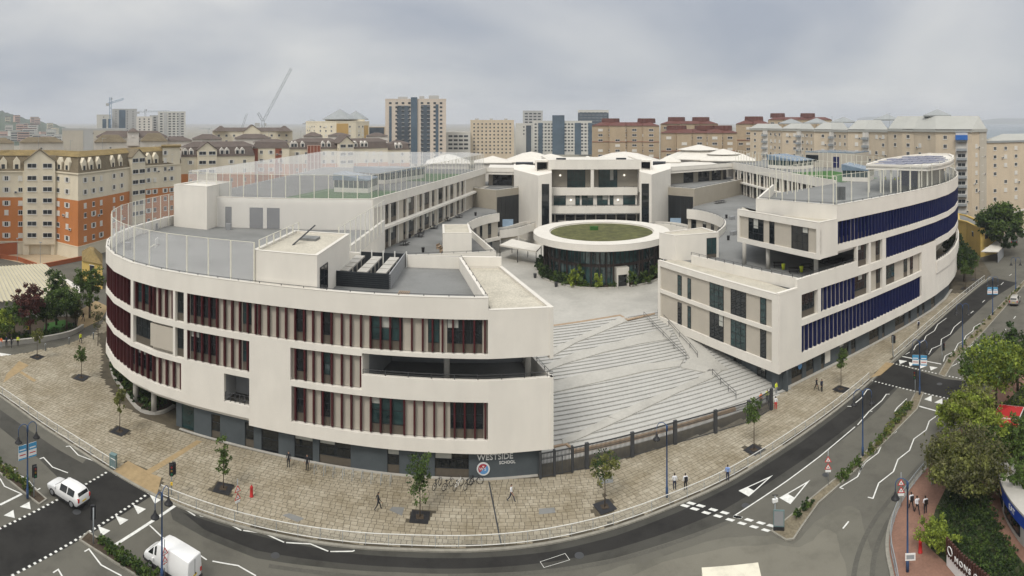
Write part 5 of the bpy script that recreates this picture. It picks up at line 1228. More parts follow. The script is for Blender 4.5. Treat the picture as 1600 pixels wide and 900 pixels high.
local('body', MB().box(-.35, .35, -.22, .22, 0, 1.35).mesh('body', 'cabinet_teal'), t_); local('lid', MB().box(-.38, .38, -.25, .25, 1.35, 1.42).mesh('lid', 'cabinet_teal'), t_); local('door', MB().box(-.3, .3, -.235, -.221, .1, 1.25).mesh('door', 'cabinet_teal'), t_)
p = P(1217, 827, .1); t_ = thing('information_board', 'dark upright information board on the tip of the hedge island', 'board', (p[0], p[1], .1), -.5)
local('board', MB().box(-.5, .5, -.05, .05, .25, 1.75).mesh('board', 'cabinet_teal'), t_); local('panel', MB().box(-.42, .42, -.06, -.051, .35, 1.65).mesh('panel', 'grey_wall'), t_); local('base', MB().box(-.5, .5, -.2, .2, 0, .24).mesh('base', 'lamp_black'), t_)
p = P(1211, 822, .1); t_ = thing('camera_mast', 'short grey mast with a camera head behind the information board', 'mast', (p[0], p[1], .1), 0)
local('pole', MB().lathe((0, 0), [(.07, 0), (.05, 2.8)], 8).mesh('pole', 'steel_grey', True), t_); local('head', MB().box(-.25, .25, -.12, .12, 2.2, 2.5).mesh('head', 'sign_white'), t_); local('arm', MB().tube([(-.3, 0, 2.9), (.3, 0, 2.75)], .04, 6).mesh('arm', 'lamp_black'), t_)
p = P(1421, 893, PZ); t_ = thing('street_plate', 'small white street plate on the tall lamp over the red pavement', 'sign', (p[0], p[1] - .12, 1.1), -.6)
local('plate', MB().box(-.42, .42, -.03, 0, 0, .6).mesh('plate', 'sign_white'), t_); local('print', MB().box(-.32, .32, -.035, -.031, .12, .46).mesh('print', 'steel_grey'), t_)
# tree pits
for i, (a, b) in enumerate(pits):
    pt = struct('tree_pit', MB().obox(a, b, (0.1, .3, .05, .15, .02, .35, .5, .45, .5, .5)[i], 1.75, 1.75, PZ - .03, PZ + .03), 'lamp_black')
    mb = MB(); mb.obox(a, b, .2, .7, .7, PZ + .028, PZ + .05); mb.build('soil_square', 'soil', pt)
# cycle stands and bicycles
for i in range(9):
    s = X(497 + i * 14.5); p = WF.off(s, 1.0); a = WF.ang(s)
    o = MB().tube([(0, -.35, 0), (0, -.35, .8), (0, -.2, .9), (0, .2, .9), (0, .35, .8), (0, .35, 0)], .03, 6).mesh('cycle_stand', 'steel_grey')
    tag(link('cycle_stand', o, None, (p[0], p[1], PZ), a), 'steel hoop cycle stand before the grey wall, ' + ('nearest the double doors', 'second from the double doors', 'third from the double doors', 'fourth from the double doors', 'middle of nine', 'fourth from the bicycles', 'third from the bicycles', 'second from the bicycles', 'nearest the bicycles')[i], 'cycle stand', 'cycle stands')
mat('tyre', (0.015, 0.015, 0.016), 0.8, 0.1); mat('alloy', (0.45, 0.46, 0.47), 0.35, 0.05, metal=0.6); mat('bike_dark', (0.02, 0.022, 0.025), 0.4, 0.1)
def bicycle(px, py, rz, label, fm):
    p = P(px, py, PZ); t_ = thing('bicycle', label, 'bicycle', (p[0], p[1], PZ), rz, 'bicycles by the school sign')
    for x in (-.52, .55):
        w_ = local('wheel', MB().tube([(x + .34 * math.cos(k * math.pi / 10), 0, .36 + .34 * math.sin(k * math.pi / 10)) for k in range(21)], .028, 6).mesh('wheel', 'tyre', True), t_)
        sp_ = MB()
        for k in range(6): sp_.tube([(x, 0, .36), (x + .33 * math.cos(k * math.pi / 3), 0, .36 + .33 * math.sin(k * math.pi / 3))], .006, 4)
        local('spokes', sp_.mesh('spokes', 'alloy'), w_)
    fr = MB()
    for a, b in (((-.52, .36), (-.08, .3)), ((-.08, .3), (-.2, .85)), ((-.2, .78), (.38, .82)), ((-.08, .3), (.40, .72)), ((-.52, .36), (-.2, .78)), ((.55, .36), (.36, .98))): fr.tube([(a[0], 0, a[1]), (b[0], 0, b[1])], .024, 6)
    local('frame', fr.mesh('frame', fm), t_)
    local('saddle', MB().prism([(-.34, -.08), (-.34, .08), (-.08, .025), (-.08, -.025)], .86, .91).mesh('saddle', 'lamp_black'), t_)
    local('handlebar', MB().tube([(.3, -.28, 1.0), (.38, -.2, 1.03), (.36, 0, 1.0), (.38, .2, 1.03), (.3, .28, 1.0)], .018, 6).mesh('handlebar', 'lamp_black'), t_)
for i, (x, y, c_) in enumerate(((683, 762, 'bike_dark'), (700, 763, 'bike_dark'), (716, 763, 'sign_white'), (732, 762, 'bike_dark'), (742, 757, 'bike_dark'))):
    bicycle(x, y, (1.1, .9, 1.0, 1.05, .2)[i], ('dark bicycle nearest the leafy tree, leftmost of the row', 'dark bicycle second from the leafy tree', 'white-framed bicycle in the middle of the row', 'dark bicycle second from the school crest', 'dark bicycle nearest the school crest, standing side-on')[i], c_)
# ---------------------------------------------------------------- vehicles
mat('car_white', (0.74, 0.74, 0.73), 0.22, 0.02, 1, spec=0.6); mat('car_silver', (0.42, 0.40, 0.36), 0.3, 0.03, 1, metal=0.3, spec=0.5); mat('car_cream', (0.66, 0.62, 0.50), 0.5, 0.05, .6, stain=(.6, .85, .36)); mat('car_trim', (0.03, 0.03, 0.032), 0.6, 0.1); mat('car_glass', (0.012, 0.015, 0.017), 0.04, 0.2, spec=0.7)
mat('tail_red', (0.45, 0.02, 0.015), 0.25, 0.05); mat('head_clear', (0.6, 0.62, 0.62), 0.1, 0.03); mat('plate_yellow', (0.72, 0.50, 0.03), 0.5, 0.03); mat('car_dark', (0.03, 0.035, 0.045), 0.25, 0.05); mat('car_red', (0.30, 0.02, 0.02), 0.25, 0.05)
def car(name, label, cat, loc, rz, ST, glass, W, wheels, paint, rw_=.33, group=None, plate='plate_yellow', tail=(-2.18, .95), head=(2.05, .72), belt=2, mirror=None):
    """ST: stations (x, z0..z3, w0..w3) rear to front"""
    t_ = thing(name, label, cat, loc, rz, group)
    rings = []
    for s in ST:
        x, z_, w_ = s[0], s[1:5], s[5:9]
        rings.append([(x, 0, z_[0])] + [(x, -w_[i], z_[i]) for i in range(4)] + [(x, 0, z_[3] + .035)] + [(x, w_[i], z_[i]) for i in (3, 2, 1, 0)])
    m_ = len(rings[0]); mb = MB(); mb.v = [p for r in rings for p in r]
    for i in range(len(rings) - 1):
        for k in range(m_): a, b = i * m_ + k, i * m_ + (k + 1) % m_; mb.f.append((a, b, b + m_, a + m_)); mb.mi.append(0)
    mb.f.append(tuple(range(m_))[::-1]); mb.mi.append(0); mb.f.append(tuple(range((len(rings) - 1) * m_, len(rings) * m_))); mb.mi.append(0)
    me = mb.mesh('body', paint, True); bo = local('body', me, t_)
    md = bo.modifiers.new('bevel', 'BEVEL'); md.width = .05; md.segments = 2; md.limit_method = 'ANGLE'; md.angle_limit = math.radians(28)
    # glazing: panes laid on the upper body faces
    for nm, i0, i1, k0, k1, sh in glass:
        q = [Vector(rings[i0][k0]), Vector(rings[i0][k1]), Vector(rings[i1][k1]), Vector(rings[i1][k0])]
        c = sum(q, Vector()) / 4; nn = (q[1] - q[0]).cross(q[3] - q[0])
        nn = nn.normalized() if nn.length > 1e-6 else Vector((0, 0, 1))
        ctr = Vector((ST[len(ST) // 2][0], 0, 1.0))
        if nn.dot(c - ctr) < 0: nn = -nn
        q2 = [c + (p - c) * sh + nn * .022 for p in q]; q3 = [p - nn * .03 for p in q2]
        g_ = MB(); g_.add(q2 + q3, [(0, 1, 2, 3), (7, 6, 5, 4), (0, 4, 5, 1), (1, 5, 6, 2), (2, 6, 7, 3), (3, 7, 4, 0)]); local(nm, g_.mesh(nm, 'car_glass'), t_)
    for x in wheels:
        for s in (-1, 1):
            ty = MB().lathe((0, 0), [(rw_ * .6, 0), (rw_ * .97, 0), (rw_, .04), (rw_, .18), (rw_ * .97, .22), (rw_ * .6, .22)], 20).mesh('tyre', 'tyre', True)
            M_ = Matrix.Translation((x, s * (W / 2 - .02), rw_)) @ Matrix.Rotation(math.pi / 2 * s, 4, 'X'); ty.transform(M_); w_ = local('wheel', ty, t_)
            ri = MB().lathe((0, 0), [(rw_ * .62, 0.02), (rw_ * .62, -.012), (.05, -.03)], 14).mesh('rim', 'alloy'); ri.transform(M_); local('rim', ri, w_)
    for s in (-1, 1):
        local('tail_light', MB().box(tail[0] - .05, tail[0] + .12, s * (W / 2 - .16) - .09, s * (W / 2 - .16) + .09, tail[1] - .15, tail[1] + .2).mesh('tail_light', 'tail_red'), t_)
        local('headlight', MB().box(head[0] - .2, head[0] + .06, s * (W / 2 - .26) - .15, s * (W / 2 - .26) + .15, head[1] - .06, head[1] + .1).mesh('headlight', 'head_clear'), t_)
        mx_ = mirror if mirror is not None else ST[-4][0] - .25
        local('wing_mirror', MB().box(mx_ - .08, mx_ + .08, s * (W / 2 + .06) - .1, s * (W / 2 + .06) + .1, 1.0, 1.18).mesh('wing_mirror', paint), t_)
    local('number_plate', MB().box(ST[0][0] - .035, ST[0][0] - .005, -.26, .26, ST[0][2] - .05, ST[0][2] + .07).mesh('number_plate', plate), t_)
    local('bumper', MB().box(ST[0][0] - .03, ST[0][0] + .25, -W / 2 + .1, W / 2 - .1, .38, .55).mesh('bumper', 'car_trim'), t_); local('sill', MB().box(ST[2][0] + .6, ST[-3][0] - .5, -W / 2 + .02, W / 2 - .02, .24, .34).mesh('sill', 'car_trim'), t_)
    return t_
SUV = [(-2.20, .45, .75, 1.00, 1.06, .70, .84, .84, .74), (-2.12, .35, .75, 1.05, 1.24, .78, .90, .88, .73), (-1.92, .30, .75, 1.08, 1.52, .80, .915, .90, .68), (-1.66, .26, .75, 1.08, 1.64, .80, .915, .90, .65), (-.7, .24, .75, 1.05, 1.69, .80, .915, .90, .65), (.32, .24, .75, 1.02, 1.63, .80, .915, .90, .63), (1.12, .24, .75, .98, 1.06, .80, .915, .89, .74), (1.85, .28, .72, .88, .97, .78, .88, .86, .70), (2.10, .34, .66, .80, .87, .74, .82, .78, .62), (2.2, .45, .6, .7, .74, .6, .7, .66, .5)]
GS = [('side_window', 3, 4, 3, 4, .88), ('side_window', 4, 5, 3, 4, .88), ('side_window', 3, 4, 6, 7, .88), ('side_window', 4, 5, 6, 7, .88), ('windscreen', 5, 6, 4, 6, .9), ('rear_window', 1, 2, 4, 6, .9)]
p = P(106, 778); car('sport_utility_car', 'white sport utility car driving over the left crossing', 'car', (p[0], p[1], .02), math.radians(178), SUV, GS, 1.83, (-1.32, 1.34), 'car_white', .36)
VAN = [(-2.72, .42, 1.0, 1.4, 2.42, .86, .98, .98, .84), (-2.66, .34, 1.0, 1.4, 2.52, .9, 1.0, 1.0, .86), (-1.2, .3, 1.0, 1.4, 2.56, .9, 1.0, 1.0, .86), (.3, .3, 1.0, 1.4, 2.56, .9, 1.0, 1.0, .86), (.95, .3, 1.0, 1.36, 2.48, .9, 1.0, 1.0, .84), (1.3, .3, 1.0, 1.32, 2.22, .9, 1.0, .98, .80), (2.15, .3, .9, 1.2, 1.34, .9, 1.0, .96, .80), (2.55, .34, .8, 1.0, 1.12, .86, .94, .9, .7), (2.7, .42, .68, .82, .88, .74, .82, .78, .6)]
GV = [('side_window', 4, 5, 3, 4, .72), ('side_window', 4, 5, 6, 7, .72), ('side_window', 5, 6, 3, 4, .7), ('side_window', 5, 6, 6, 7, .7), ('windscreen', 5, 6, 4, 6, .88)]
p = P(268, 893); car('panel_van', 'white high-roofed panel van leaving the left crossing', 'van', (p[0], p[1], .02), math.radians(172), VAN, GV, 2.0, (-1.75, 1.75), 'car_white', .35, tail=(-2.72, 1.05), head=(2.45, .82), mirror=1.35)
van = [o for o in bpy.data.objects if o.name == 'panel_van'][0]; van.scale = (.9, .9, .9)
local('rear_door_seam', MB().box(-2.745, -2.735, -.02, .02, .5, 2.4).mesh('rear_door_seam', 'car_trim'), van); local('bumper', MB().box(-2.85, -2.6, -.95, .95, .4, .6).mesh('bumper', 'car_trim'), van); local('sill', MB().box(-2.6, 2.5, -1.015, 1.015, .4, .56).mesh('sill', 'car_trim'), van); local('front_bumper', MB().box(2.45, 2.8, -.85, .85, .35, .62).mesh('front_bumper', 'car_trim'), van); local('door_handle', MB().box(-2.76, -2.74, -.15, -.06, 1.05, 1.2).mesh('door_handle', 'car_trim'), van)
for s_ in (-1, 1): local('side_seam', MB().box(.1, .115, s_ * 1.003 - .004, s_ * 1.003 + .004, .6, 2.3).mesh('side_seam', 'car_trim'), van)
p = P(1586, 474); car('people_carrier', 'silver people carrier driving away beside the right hedge island', 'car', (p[0], p[1], .02), math.radians(33), [tuple([s[0]] + [s[1], s[2], s[3] + .03, s[4] * 1.05 if s[4] > 1.2 else s[4]] + list(s[5:])) for s in SUV], GS, 1.83, (-1.3, 1.34), 'car_silver', .34)
TR = [(1.0, .5, 1.0, 1.4, 2.3, .9, 1.0, 1.0, .9), (1.9, .5, 1.0, 1.4, 2.36, .9, 1.0, 1.0, .88), (2.3, .5, 1.0, 1.35, 2.2, .9, 1.0, 1.0, .84), (2.9, .5, .9, 1.2, 1.3, .9, 1.0, .98, .84), (3.15, .5, .8, 1.0, 1.1, .86, .94, .9, .76), (3.25, .55, .7, .8, .9, .8, .86, .82, .7)]
p = P(1118, 966); tk = car('box_lorry', 'cream box lorry at the bottom of the picture, mostly out of view', 'lorry', (p[0], p[1], .02), math.radians(166), TR, [('windscreen', 2, 3, 4, 6, .86), ('side_window', 1, 2, 3, 4, .8), ('side_window', 1, 2, 6, 7, .8)], 2.0, (-1.8, 2.2), 'car_white', .4, tail=(-3.3, .8), head=(3.1, .8), mirror=2.2)
local('cargo_box', MB().box(-3.4, .95, -1.1, 1.1, .75, 3.0).mesh('cargo_box', 'car_cream'), tk); local('chassis', MB().box(-3.3, 1.2, -.5, .5, .45, .75).mesh('chassis', 'car_trim'), tk)
for i, (x, y, a, c_) in enumerate(((1597, 366, 40, 'car_white'), (1598, 352, 40, 'car_red'), (1585, 381, 38, 'car_dark'))):
    p = P(x, y); car('parked_car', ('white car parked under the big dark tree', 'red car parked at the far right edge', 'dark car parked by the yellow house awning')[i], 'car', (p[0], p[1], .02), math.radians(a), SUV, GS, 1.83, (-1.32, 1.34), c_, .34, 'cars parked along the far right street')
# ---------------------------------------------------------------- people
mat('skin_a', (0.42, 0.25, 0.17), 0.6, 0.05); mat('hair_dark', (0.02, 0.015, 0.012), 0.6, 0.2); mat('cl_black', (0.02, 0.02, 0.024), 0.8, 0.1); mat('cl_navy', (0.02, 0.025, 0.05), 0.8, 0.1); mat('cl_white', (0.68, 0.69, 0.72), 0.8, 0.05); mat('cl_blue', (0.22, 0.33, 0.62), 0.8, 0.05); mat('cl_yellow', (0.62, 0.70, 0.05), 0.7, 0.05); mat('cl_orange', (0.70, 0.16, 0.04), 0.7, 0.05); mat('cl_grey', (0.24, 0.25, 0.26), 0.8, 0.05); mat('cl_red', (0.50, 0.03, 0.03), 0.8, 0.05); mat('shoe', (0.015, 0.014, 0.013), 0.6, 0.1)
def body_mesh(pose):
    V = []; E2 = []; Rr = []
    def v(p, r, par=None):
        V.append(p); Rr.append(r)
        if par is not None: E2.append((par, len(V) - 1))
        return len(V) - 1
    pel = v((0, 0, .93), .145); wa = v((0, 0, 1.08), .125, pel); ch = v((0, .01, 1.3), .15, wa); nb = v((0, .01, 1.45), .07, ch); nk = v((0, -.005, 1.5), .052, nb)
    h1 = v((0, -.015, 1.57), .085, nk); h2 = v((0, -.01, 1.65), .098, h1); h3 = v((0, 0, 1.71), .07, h2)
    for s in (-1, 1):
        k = {'stand': 0, 'walk': .30 * s}[pose]
        hip = v((s * .09, 0, .88), .098, pel); kn = v((s * .10, -k * .55 - (.03 if pose == 'walk' else 0), .49), .062, hip)
        ak = v((s * .10, -k + (.10 if pose == 'walk' and s < 0 else 0), .10 if not (pose == 'walk' and s < 0) else .16), .045, kn); v((s * .11, ak and -k - .13 + (.10 if pose == 'walk' and s < 0 else 0), .045 if not (pose == 'walk' and s < 0) else .07), .04, ak)
        sh = v((s * .19, .01, 1.40), .062, ch); el = v((s * .245, .03 + k * .35, 1.13), .044, sh); wr = v((s * .25, -.05 + k * .75, .90), .03, el)
        pm_ = v((s * .252, -.07 + k * .85, .83), .034, wr)
        for j, (dy, ln) in enumerate(((-.035, .075), (-.012, .088), (.012, .082), (.034, .066))):
            a = v((s * .25, -.07 + k * .85 + dy, .83 - ln * .55), .0095, pm_); v((s * .243, -.075 + k * .85 + dy, .83 - ln), .008, a)
        a = v((s * .235, -.115 + k * .8, .85), .011, wr); v((s * .232, -.125 + k * .8, .81), .009, a)
    me = bpy.data.meshes.new('body'); me.from_pydata(V, E2, []); o = bpy.data.objects.new('tmp', me); col.objects.link(o)
    o.modifiers.new('skin', 'SKIN'); o.modifiers['skin'].use_smooth_shade = True
    sv = me.skin_vertices[0].data
    for i, r in enumerate(Rr): sv[i].radius = (r, r * (.78 if i in (0, 1, 2) else 1))
    sv[0].use_root = True
    ss = o.modifiers.new('sub', 'SUBSURF'); ss.levels = 1; ss.render_levels = 1
    dg = bpy.context.evaluated_depsgraph_get(); out = bpy.data.meshes.new_from_object(o.evaluated_get(dg)); bpy.data.objects.remove(o); return out
BODY = {k: body_mesh(k) for k in ('stand', 'walk')}
def person(px, py, rz, label, top_, leg, pose='stand', z=PZ, sc_=1.0, sleeves=True, hair='hair_dark', bag=None, skirt=False):
    p = P(px, py, z); me = BODY[pose].copy(); me.materials.clear()
    for m_ in ('skin_a', hair, top_, leg, 'shoe'): me.materials.append(MATS[m_])
    for f in me.polygons:
        c = f.center; i = 0
        arm = abs(c.x) > .185 and c.z < 1.38 and c.z > .7
        if c.z < .085: i = 4
        elif arm: i = 2 if (c.z > 1.14 or (sleeves and c.z > .93)) else 0
        elif c.z < .98: i = 3
        elif c.z < 1.46: i = 2
        elif c.z > 1.64 or (c.y > .01 and c.z > 1.5): i = 1
        f.material_index = i; f.use_smooth = True
    o = bpy.data.objects.new('person', me); col.objects.link(o); o.location = (p[0], p[1], z); o.rotation_euler.z = rz; o.scale = (sc_,) * 3
    tag(o, label, 'person', 'people in the street')
    f_ = MB(); f_.add([(-.02, -.105, 1.585), (.02, -.105, 1.585), (0, -.135, 1.575), (0, -.10, 1.63)], [(0, 1, 2), (0, 2, 3), (1, 3, 2)]); local('nose', f_.mesh('nose', 'skin_a'), o)
    if bag:
        b_ = local('backpack', MB().box(-.15, .15, .12, .28, 1.02, 1.42).mesh('backpack', bag), o)
    return o
person(591, 797, 2.0, 'person in a dark suit striding across the forecourt', 'cl_black', 'cl_black', 'walk'); person(799, 784, 1.2, 'person in white shirt and dark trousers walking near the drain channel', 'cl_white', 'cl_navy', 'walk', sleeves=False)
person(1054, 766, 2.9, 'person in white shirt and navy trousers standing by the single lamp, left one', 'cl_white', 'cl_navy'); person(1071, 766, 3.2, 'person in white shirt with a black backpack near the kerb rail', 'cl_white', 'cl_black', bag='cl_black'); person(1137, 752, 2.6, 'person in a light blue shirt standing at the guard rail', 'cl_blue', 'cl_navy')
person(451, 730, 0, 'person in black standing left of the double doors', 'cl_black', 'cl_black'); person(480, 735, 0, 'person in black standing right of the double doors', 'cl_black', 'cl_black')
person(1189, 634, .3, 'person in an orange vest at the gate', 'cl_orange', 'cl_black'); person(1199, 629, 0, 'person in a yellow vest just inside the gate', 'cl_yellow', 'cl_navy'); person(1202, 638, 2.6, 'person in a grey top walking through the gate', 'cl_grey', 'cl_black', 'walk'); person(1212, 640, 2.8, 'person in white top and red trousers by the gate', 'cl_white', 'cl_red'); person(1213, 616, .5, 'person in a yellow vest beside the corner pillar', 'cl_yellow', 'cl_grey')
person(1276, 610, .4, 'person in dark clothes beside the sapling, left of a pair', 'cl_black', 'cl_black', 'walk'); person(1284, 612, .4, 'person in a navy jacket beside the sapling, right of a pair', 'cl_navy', 'cl_black'); person(1435, 515, 2.8, 'person in white shirt with dark backpack below the blue fins', 'cl_white', 'cl_black', bag='cl_navy')
person(126, 536, 1, 'person in a yellow vest on the side street near the red-finned wing', 'cl_yellow', 'cl_black', 'walk'); person(28, 541, .5, 'person in a yellow vest by the park wall', 'cl_yellow', 'cl_black'); person(18, 543, .5, 'person in dark clothes between the walkers by the park wall', 'cl_black', 'cl_black', 'walk'); person(10, 541, .5, 'person in dark jacket second from the left by the park wall', 'cl_navy', 'cl_black'); person(2, 543, .4, 'person in an orange top at the left edge by the park wall', 'cl_orange', 'cl_grey'); person(130, 502, 1.2, 'person in dark clothes walking on the park path', 'cl_black', 'cl_black', 'walk')
person(1424, 797, 2.9, 'student with a black bag on the red pavement, leftmost of three', 'cl_white', 'cl_black', 'walk', bag='cl_black', sleeves=False); person(1433, 803, 2.9, 'student in white top and black trousers on the red pavement, middle of three', 'cl_white', 'cl_black', 'walk', sleeves=False); person(1446, 803, 2.9, 'student with long dark hair on the red pavement, rightmost of three', 'cl_white', 'cl_black', bag='hair_dark', sleeves=False); person(1457, 758, 3.0, 'person in a pale top farther along the red pavement', 'cl_white', 'cl_grey', sleeves=False)
for i, x in enumerate((1384, 1398, 1404, 1411)):
    person(x, 287 + (i % 2), .6 + i, ('person in a yellow top under the roof pergola, leftmost', 'person in a yellow top under the roof pergola, second from left', 'person in a yellow top under the roof pergola, third from left', 'person in a yellow top under the roof pergola, rightmost')[i], 'cl_yellow', 'cl_grey', z=22.6)
# picnic tables on the terraces
mat('table_dark', (0.022, 0.02, 0.02), 0.6, 0.1)
def picnic(px, py, z, rz, label):
    p = P(px, py, z); t_ = thing('picnic_table', label, 'picnic table', (p[0], p[1], z), rz, 'picnic tables on the terraces')
    local('table_top', MB().box(-.8, .8, -.4, .4, .70, .76).mesh('table_top', 'table_dark'), t_)
    for s in (-1, 1):
        local('bench', MB().box(-.8, .8, s * .75 - .15, s * .75 + .15, .42, .47).mesh('bench', 'table_dark'), t_)
        local('leg', MB().box(s * .6 - .04, s * .6 + .04, -.75, .75, 0, .08).box(s * .6 - .03, s * .6 + .03, -.06, .06, .08, .7).mesh('leg', 'table_dark'), t_)
lt_lab = ['nearest the grey plant roof', 'second along the facade', 'third along the facade', 'fourth along the facade', 'fifth along the facade', 'farthest along the facade']
for i, (x, y) in enumerate(((632, 383), (655, 370), (657, 364), (678, 357), (699, 345), (717, 340))): picnic(x, y, T3, 1.4 + i * .1, 'dark picnic table on the left terrace, ' + lt_lab[i])
for i, (x, y) in enumerate(((1216, 417), (1240, 426), (1260, 420), (1290, 411), (1313, 411))): picnic(x, y, RT3, -.5 + i * .2, 'dark picnic table under the floating right block, ' + ['leftmost', 'second from left', 'in the middle', 'second from right', 'rightmost'][i])
for i, (x, y) in enumerate(((1121, 318), (1129, 317))): picnic(x, y, RT3, .5, ('dark picnic table by the beige wall of the right terrace, left one', 'dark picnic table by the beige wall of the right terrace, right one')[i])
def tub(px, py, z, label, m_='lamp_black', cat='bin', g_='bins on the terraces', r=.3, h=.9):
    p = P(px, py, z); tag(MB().lathe((p[0], p[1]), [(r * .8, z), (r, z + h * .9), (r * 1.05, z + h), (r * .8, z + h)], 12).build('litter_bin', m_, None, True), label, cat, g_)
tub(661, 394, T3, 'black round bin by the front rail of the left terrace'); tub(640, 372, T3, 'black round bin between the left terrace tables'); tub(743, 337, T3, 'black round bin by the pod wall on the left terrace'); tub(1138, 375, RT3, 'black round bin near the stair box on the right terrace'); tub(1135, 341, RT3, 'black round bin by the curved right parapet'); tub(1224, 421, RT3, 'yellow-green bin under the floating block, left one', 'cl_yellow'); tub(1252, 425, RT3, 'yellow-green bin under the floating block, right one', 'cl_yellow')
for i, (x, y) in enumerate(((836, 434), (869, 448))): tub(x, y, PLZ, ('small dark bin on the plaza left of the pavilion', 'small dark bin on the plaza in front of the pavilion')[i], 'rail_dark', r=.35)
for i, (x, y) in enumerate(((1144, 343), (1146, 367))):
    p = P(x, y, RT3); tag(MB().obox(p[0], p[1], .3, 1.3, .9, RT3, RT3 + .8).build('grey_planter', 'grey_wall'), ('low grey box on the right terrace, farther one', 'low grey box on the right terrace, nearer one')[i], 'box', 'grey boxes on the right terrace')
p = P(690, 395, T3)
for i in range(2):
    p = P(686 + i * 5, 388 + i * 6, T3); t_ = thing('wooden_bench', ('brown wooden bench beside the white stair box, farther one', 'brown wooden bench beside the white stair box, nearer one')[i], 'bench', (p[0], p[1], T3), 1.3, 'benches by the stair box')
    local('seat', MB().box(-.8, .8, -.25, .25, .4, .46).mesh('seat', 'timber'), t_); local('backrest', MB().box(-.8, .8, .22, .27, .5, .85).mesh('backrest', 'timber'), t_)
    for s in (-1, 1): local('leg', MB().box(s * .65 - .04, s * .65 + .04, -.2, .25, 0, .4).mesh('leg', 'timber'), t_)
# ---------------------------------------------------------------- trees, hedges, planting
rt = random.Random(21); mat('bank_green', (0.05, 0.062, 0.025), 0.95, 0.4, 1.2, grain=0.4, bscale=6)
def tree(base, h, rx, rz_, lm, label, n=900, ls=.12, tr=.06, z=PZ, group='street trees', name='street_tree', lean=0.0, ry=None, crown_z=None, forks=5, cl=0, shell=.45, cat='tree', two=None):
    x, y = base; t_ = thing(name, label, cat, (x, y, z), 0, group)
    cz = crown_z if crown_z is not None else h - rz_
    tk = MB(); k = cz - rz_ * .35
    tk.tube([(0, 0, -.05), (.02 + lean * .3, .01, k * .5), (lean, 0, k), (lean * 1.3, .03, cz + rz_ * .3)], [tr, tr * .8, tr * .62, tr * .25], 8)
    for i in range(forks):
        a = rt.random() * 6.28; b = k * rt.uniform(.75, 1.05); e = (lean + math.cos(a) * rx * rt.uniform(.45, .8), math.sin(a) * rx * rt.uniform(.45, .8), cz + rz_ * rt.uniform(-.25, .6))
        tk.tube([(lean * .9, 0, b), ((lean + e[0]) * .5, e[1] * .4, (b + e[2]) * .5 + .1), e], [tr * .5, tr * .32, tr * .12], 5)
    local('trunk', tk.mesh('trunk', 'bark', True), t_)
    c = MB()
    if n >= 2500:
        nl = 6
        for j in range(nl):
            a = 6.28 * j / nl + rt.uniform(-.4, .4); q = rt.uniform(.35, .62) if j else 0; e = rt.uniform(.52, .8)
            leaves(c, (lean * 1.1 + math.cos(a) * rx * q, math.sin(a) * (ry or rx) * q, cz + rz_ * (rt.uniform(-.4, .35) if j else .3)), (rx * e, (ry or rx) * e, rz_ * e * 1.05), n // nl, ls, rt, max(8, cl // nl), shell=shell, mi=0)
    else: leaves(c, (lean * 1.1, 0, cz), (rx, ry or rx, rz_), n, ls, rt, cl, shell=shell)
    if two: leaves(c, (lean * 1.1, 0, cz + rz_ * .25), (rx * 1.02, (ry or rx) * 1.02, rz_ * .85), n // 3, ls, rt, cl, mi=1, shell=.75)
    local('crown', c.mesh('crown', [lm, two] if two else lm), t_); return t_
TL = ['small street tree with thin crown by the zebra crossing', 'slim street tree on the forecourt below the curved red-finned end', 'slim street tree with drooping leaves beside the curved planter', 'young street tree on the forecourt near the red bollard', 'leafy street tree in front of the bicycles', 'multi-stemmed street tree outside the gate', 'round-crowned street tree on the pavement by the picket fence', 'tall slim street tree below the blue fins', 'street tree beyond the rounded blue-finned corner, nearer one', 'street tree beyond the rounded blue-finned corner, farther one']
TS = [(4.6, .9, 1.3), (5.0, .9, 1.5), (5.5, .75, 1.6), (5.4, .85, 2.0), (6.3, 1.15, 2.5), (5.3, 1.25, 1.5), (5.9, 1.05, 1.6), (6.2, .9, 1.9), (6.0, 1.1, 1.6), (6.0, 1.3, 1.7)]
for i, (h, rx, rz_) in enumerate(TS): tree(pits[i], h, rx, rz_, ('leaf_olive', 'leaf_mid', 'leaf_olive', 'leaf_mid', 'leaf_mid', 'leaf_olive', 'leaf_mid', 'leaf_mid', 'leaf_mid', 'leaf_mid')[i], TL[i], 1000, .12, .055, cl=34, shell=.25, two='leaf_dark' if i in (4, 5) else None)
tree(P(153, 540, PZ), 6.6, 1.5, 1.9, 'leaf_grey', 'thin grey-green street tree close to the curved left end of the school', 700, .13, .07, cl=24)
# bank of trees right of the road
def rt_tree(x, y, *a, **k): return tree(P(x, y, PZ), *a, **k)
g_ = 'trees on the right-hand bank'
rt_tree(1556, 646, 9.2, 4.6, 2.9, 'leaf_bright', 'broad bright green pine on the right bank, farthest of the roadside pair', 9000, .2, .22, group=g_, name='pine_tree', crown_z=6.0, cl=130, two='leaf_mid')
rt_tree(1522, 700, 6.2, 3.0, 2.2, 'leaf_bright', 'bright green pine with a grey twiggy side by the red parasols', 6500, .17, .18, group=g_, name='pine_tree', crown_z=4.3, cl=110, two='leaf_olive')
rt_tree(1508, 785, 6.0, 3.9, 2.7, 'leaf_olive', 'large olive-green feathery tree beside the red pavement', 11000, .15, .18, group=g_, name='feathery_tree', crown_z=3.7, cl=120, two='leaf_grey')
rt_tree(1478, 745, 4.6, 1.9, 1.7, 'leaf_bright', 'bright green bushy tree behind the guard rail', 3200, .14, .1, group=g_, name='bushy_tree', crown_z=2.6, cl=70)
rt_tree(1463, 862, 2.9, 1.6, 1.35, 'leaf_bright', 'small vivid green bush beside the red bollard', 3600, .11, .06, group=g_, name='round_bush', crown_z=1.5, cl=80, cat='bush')
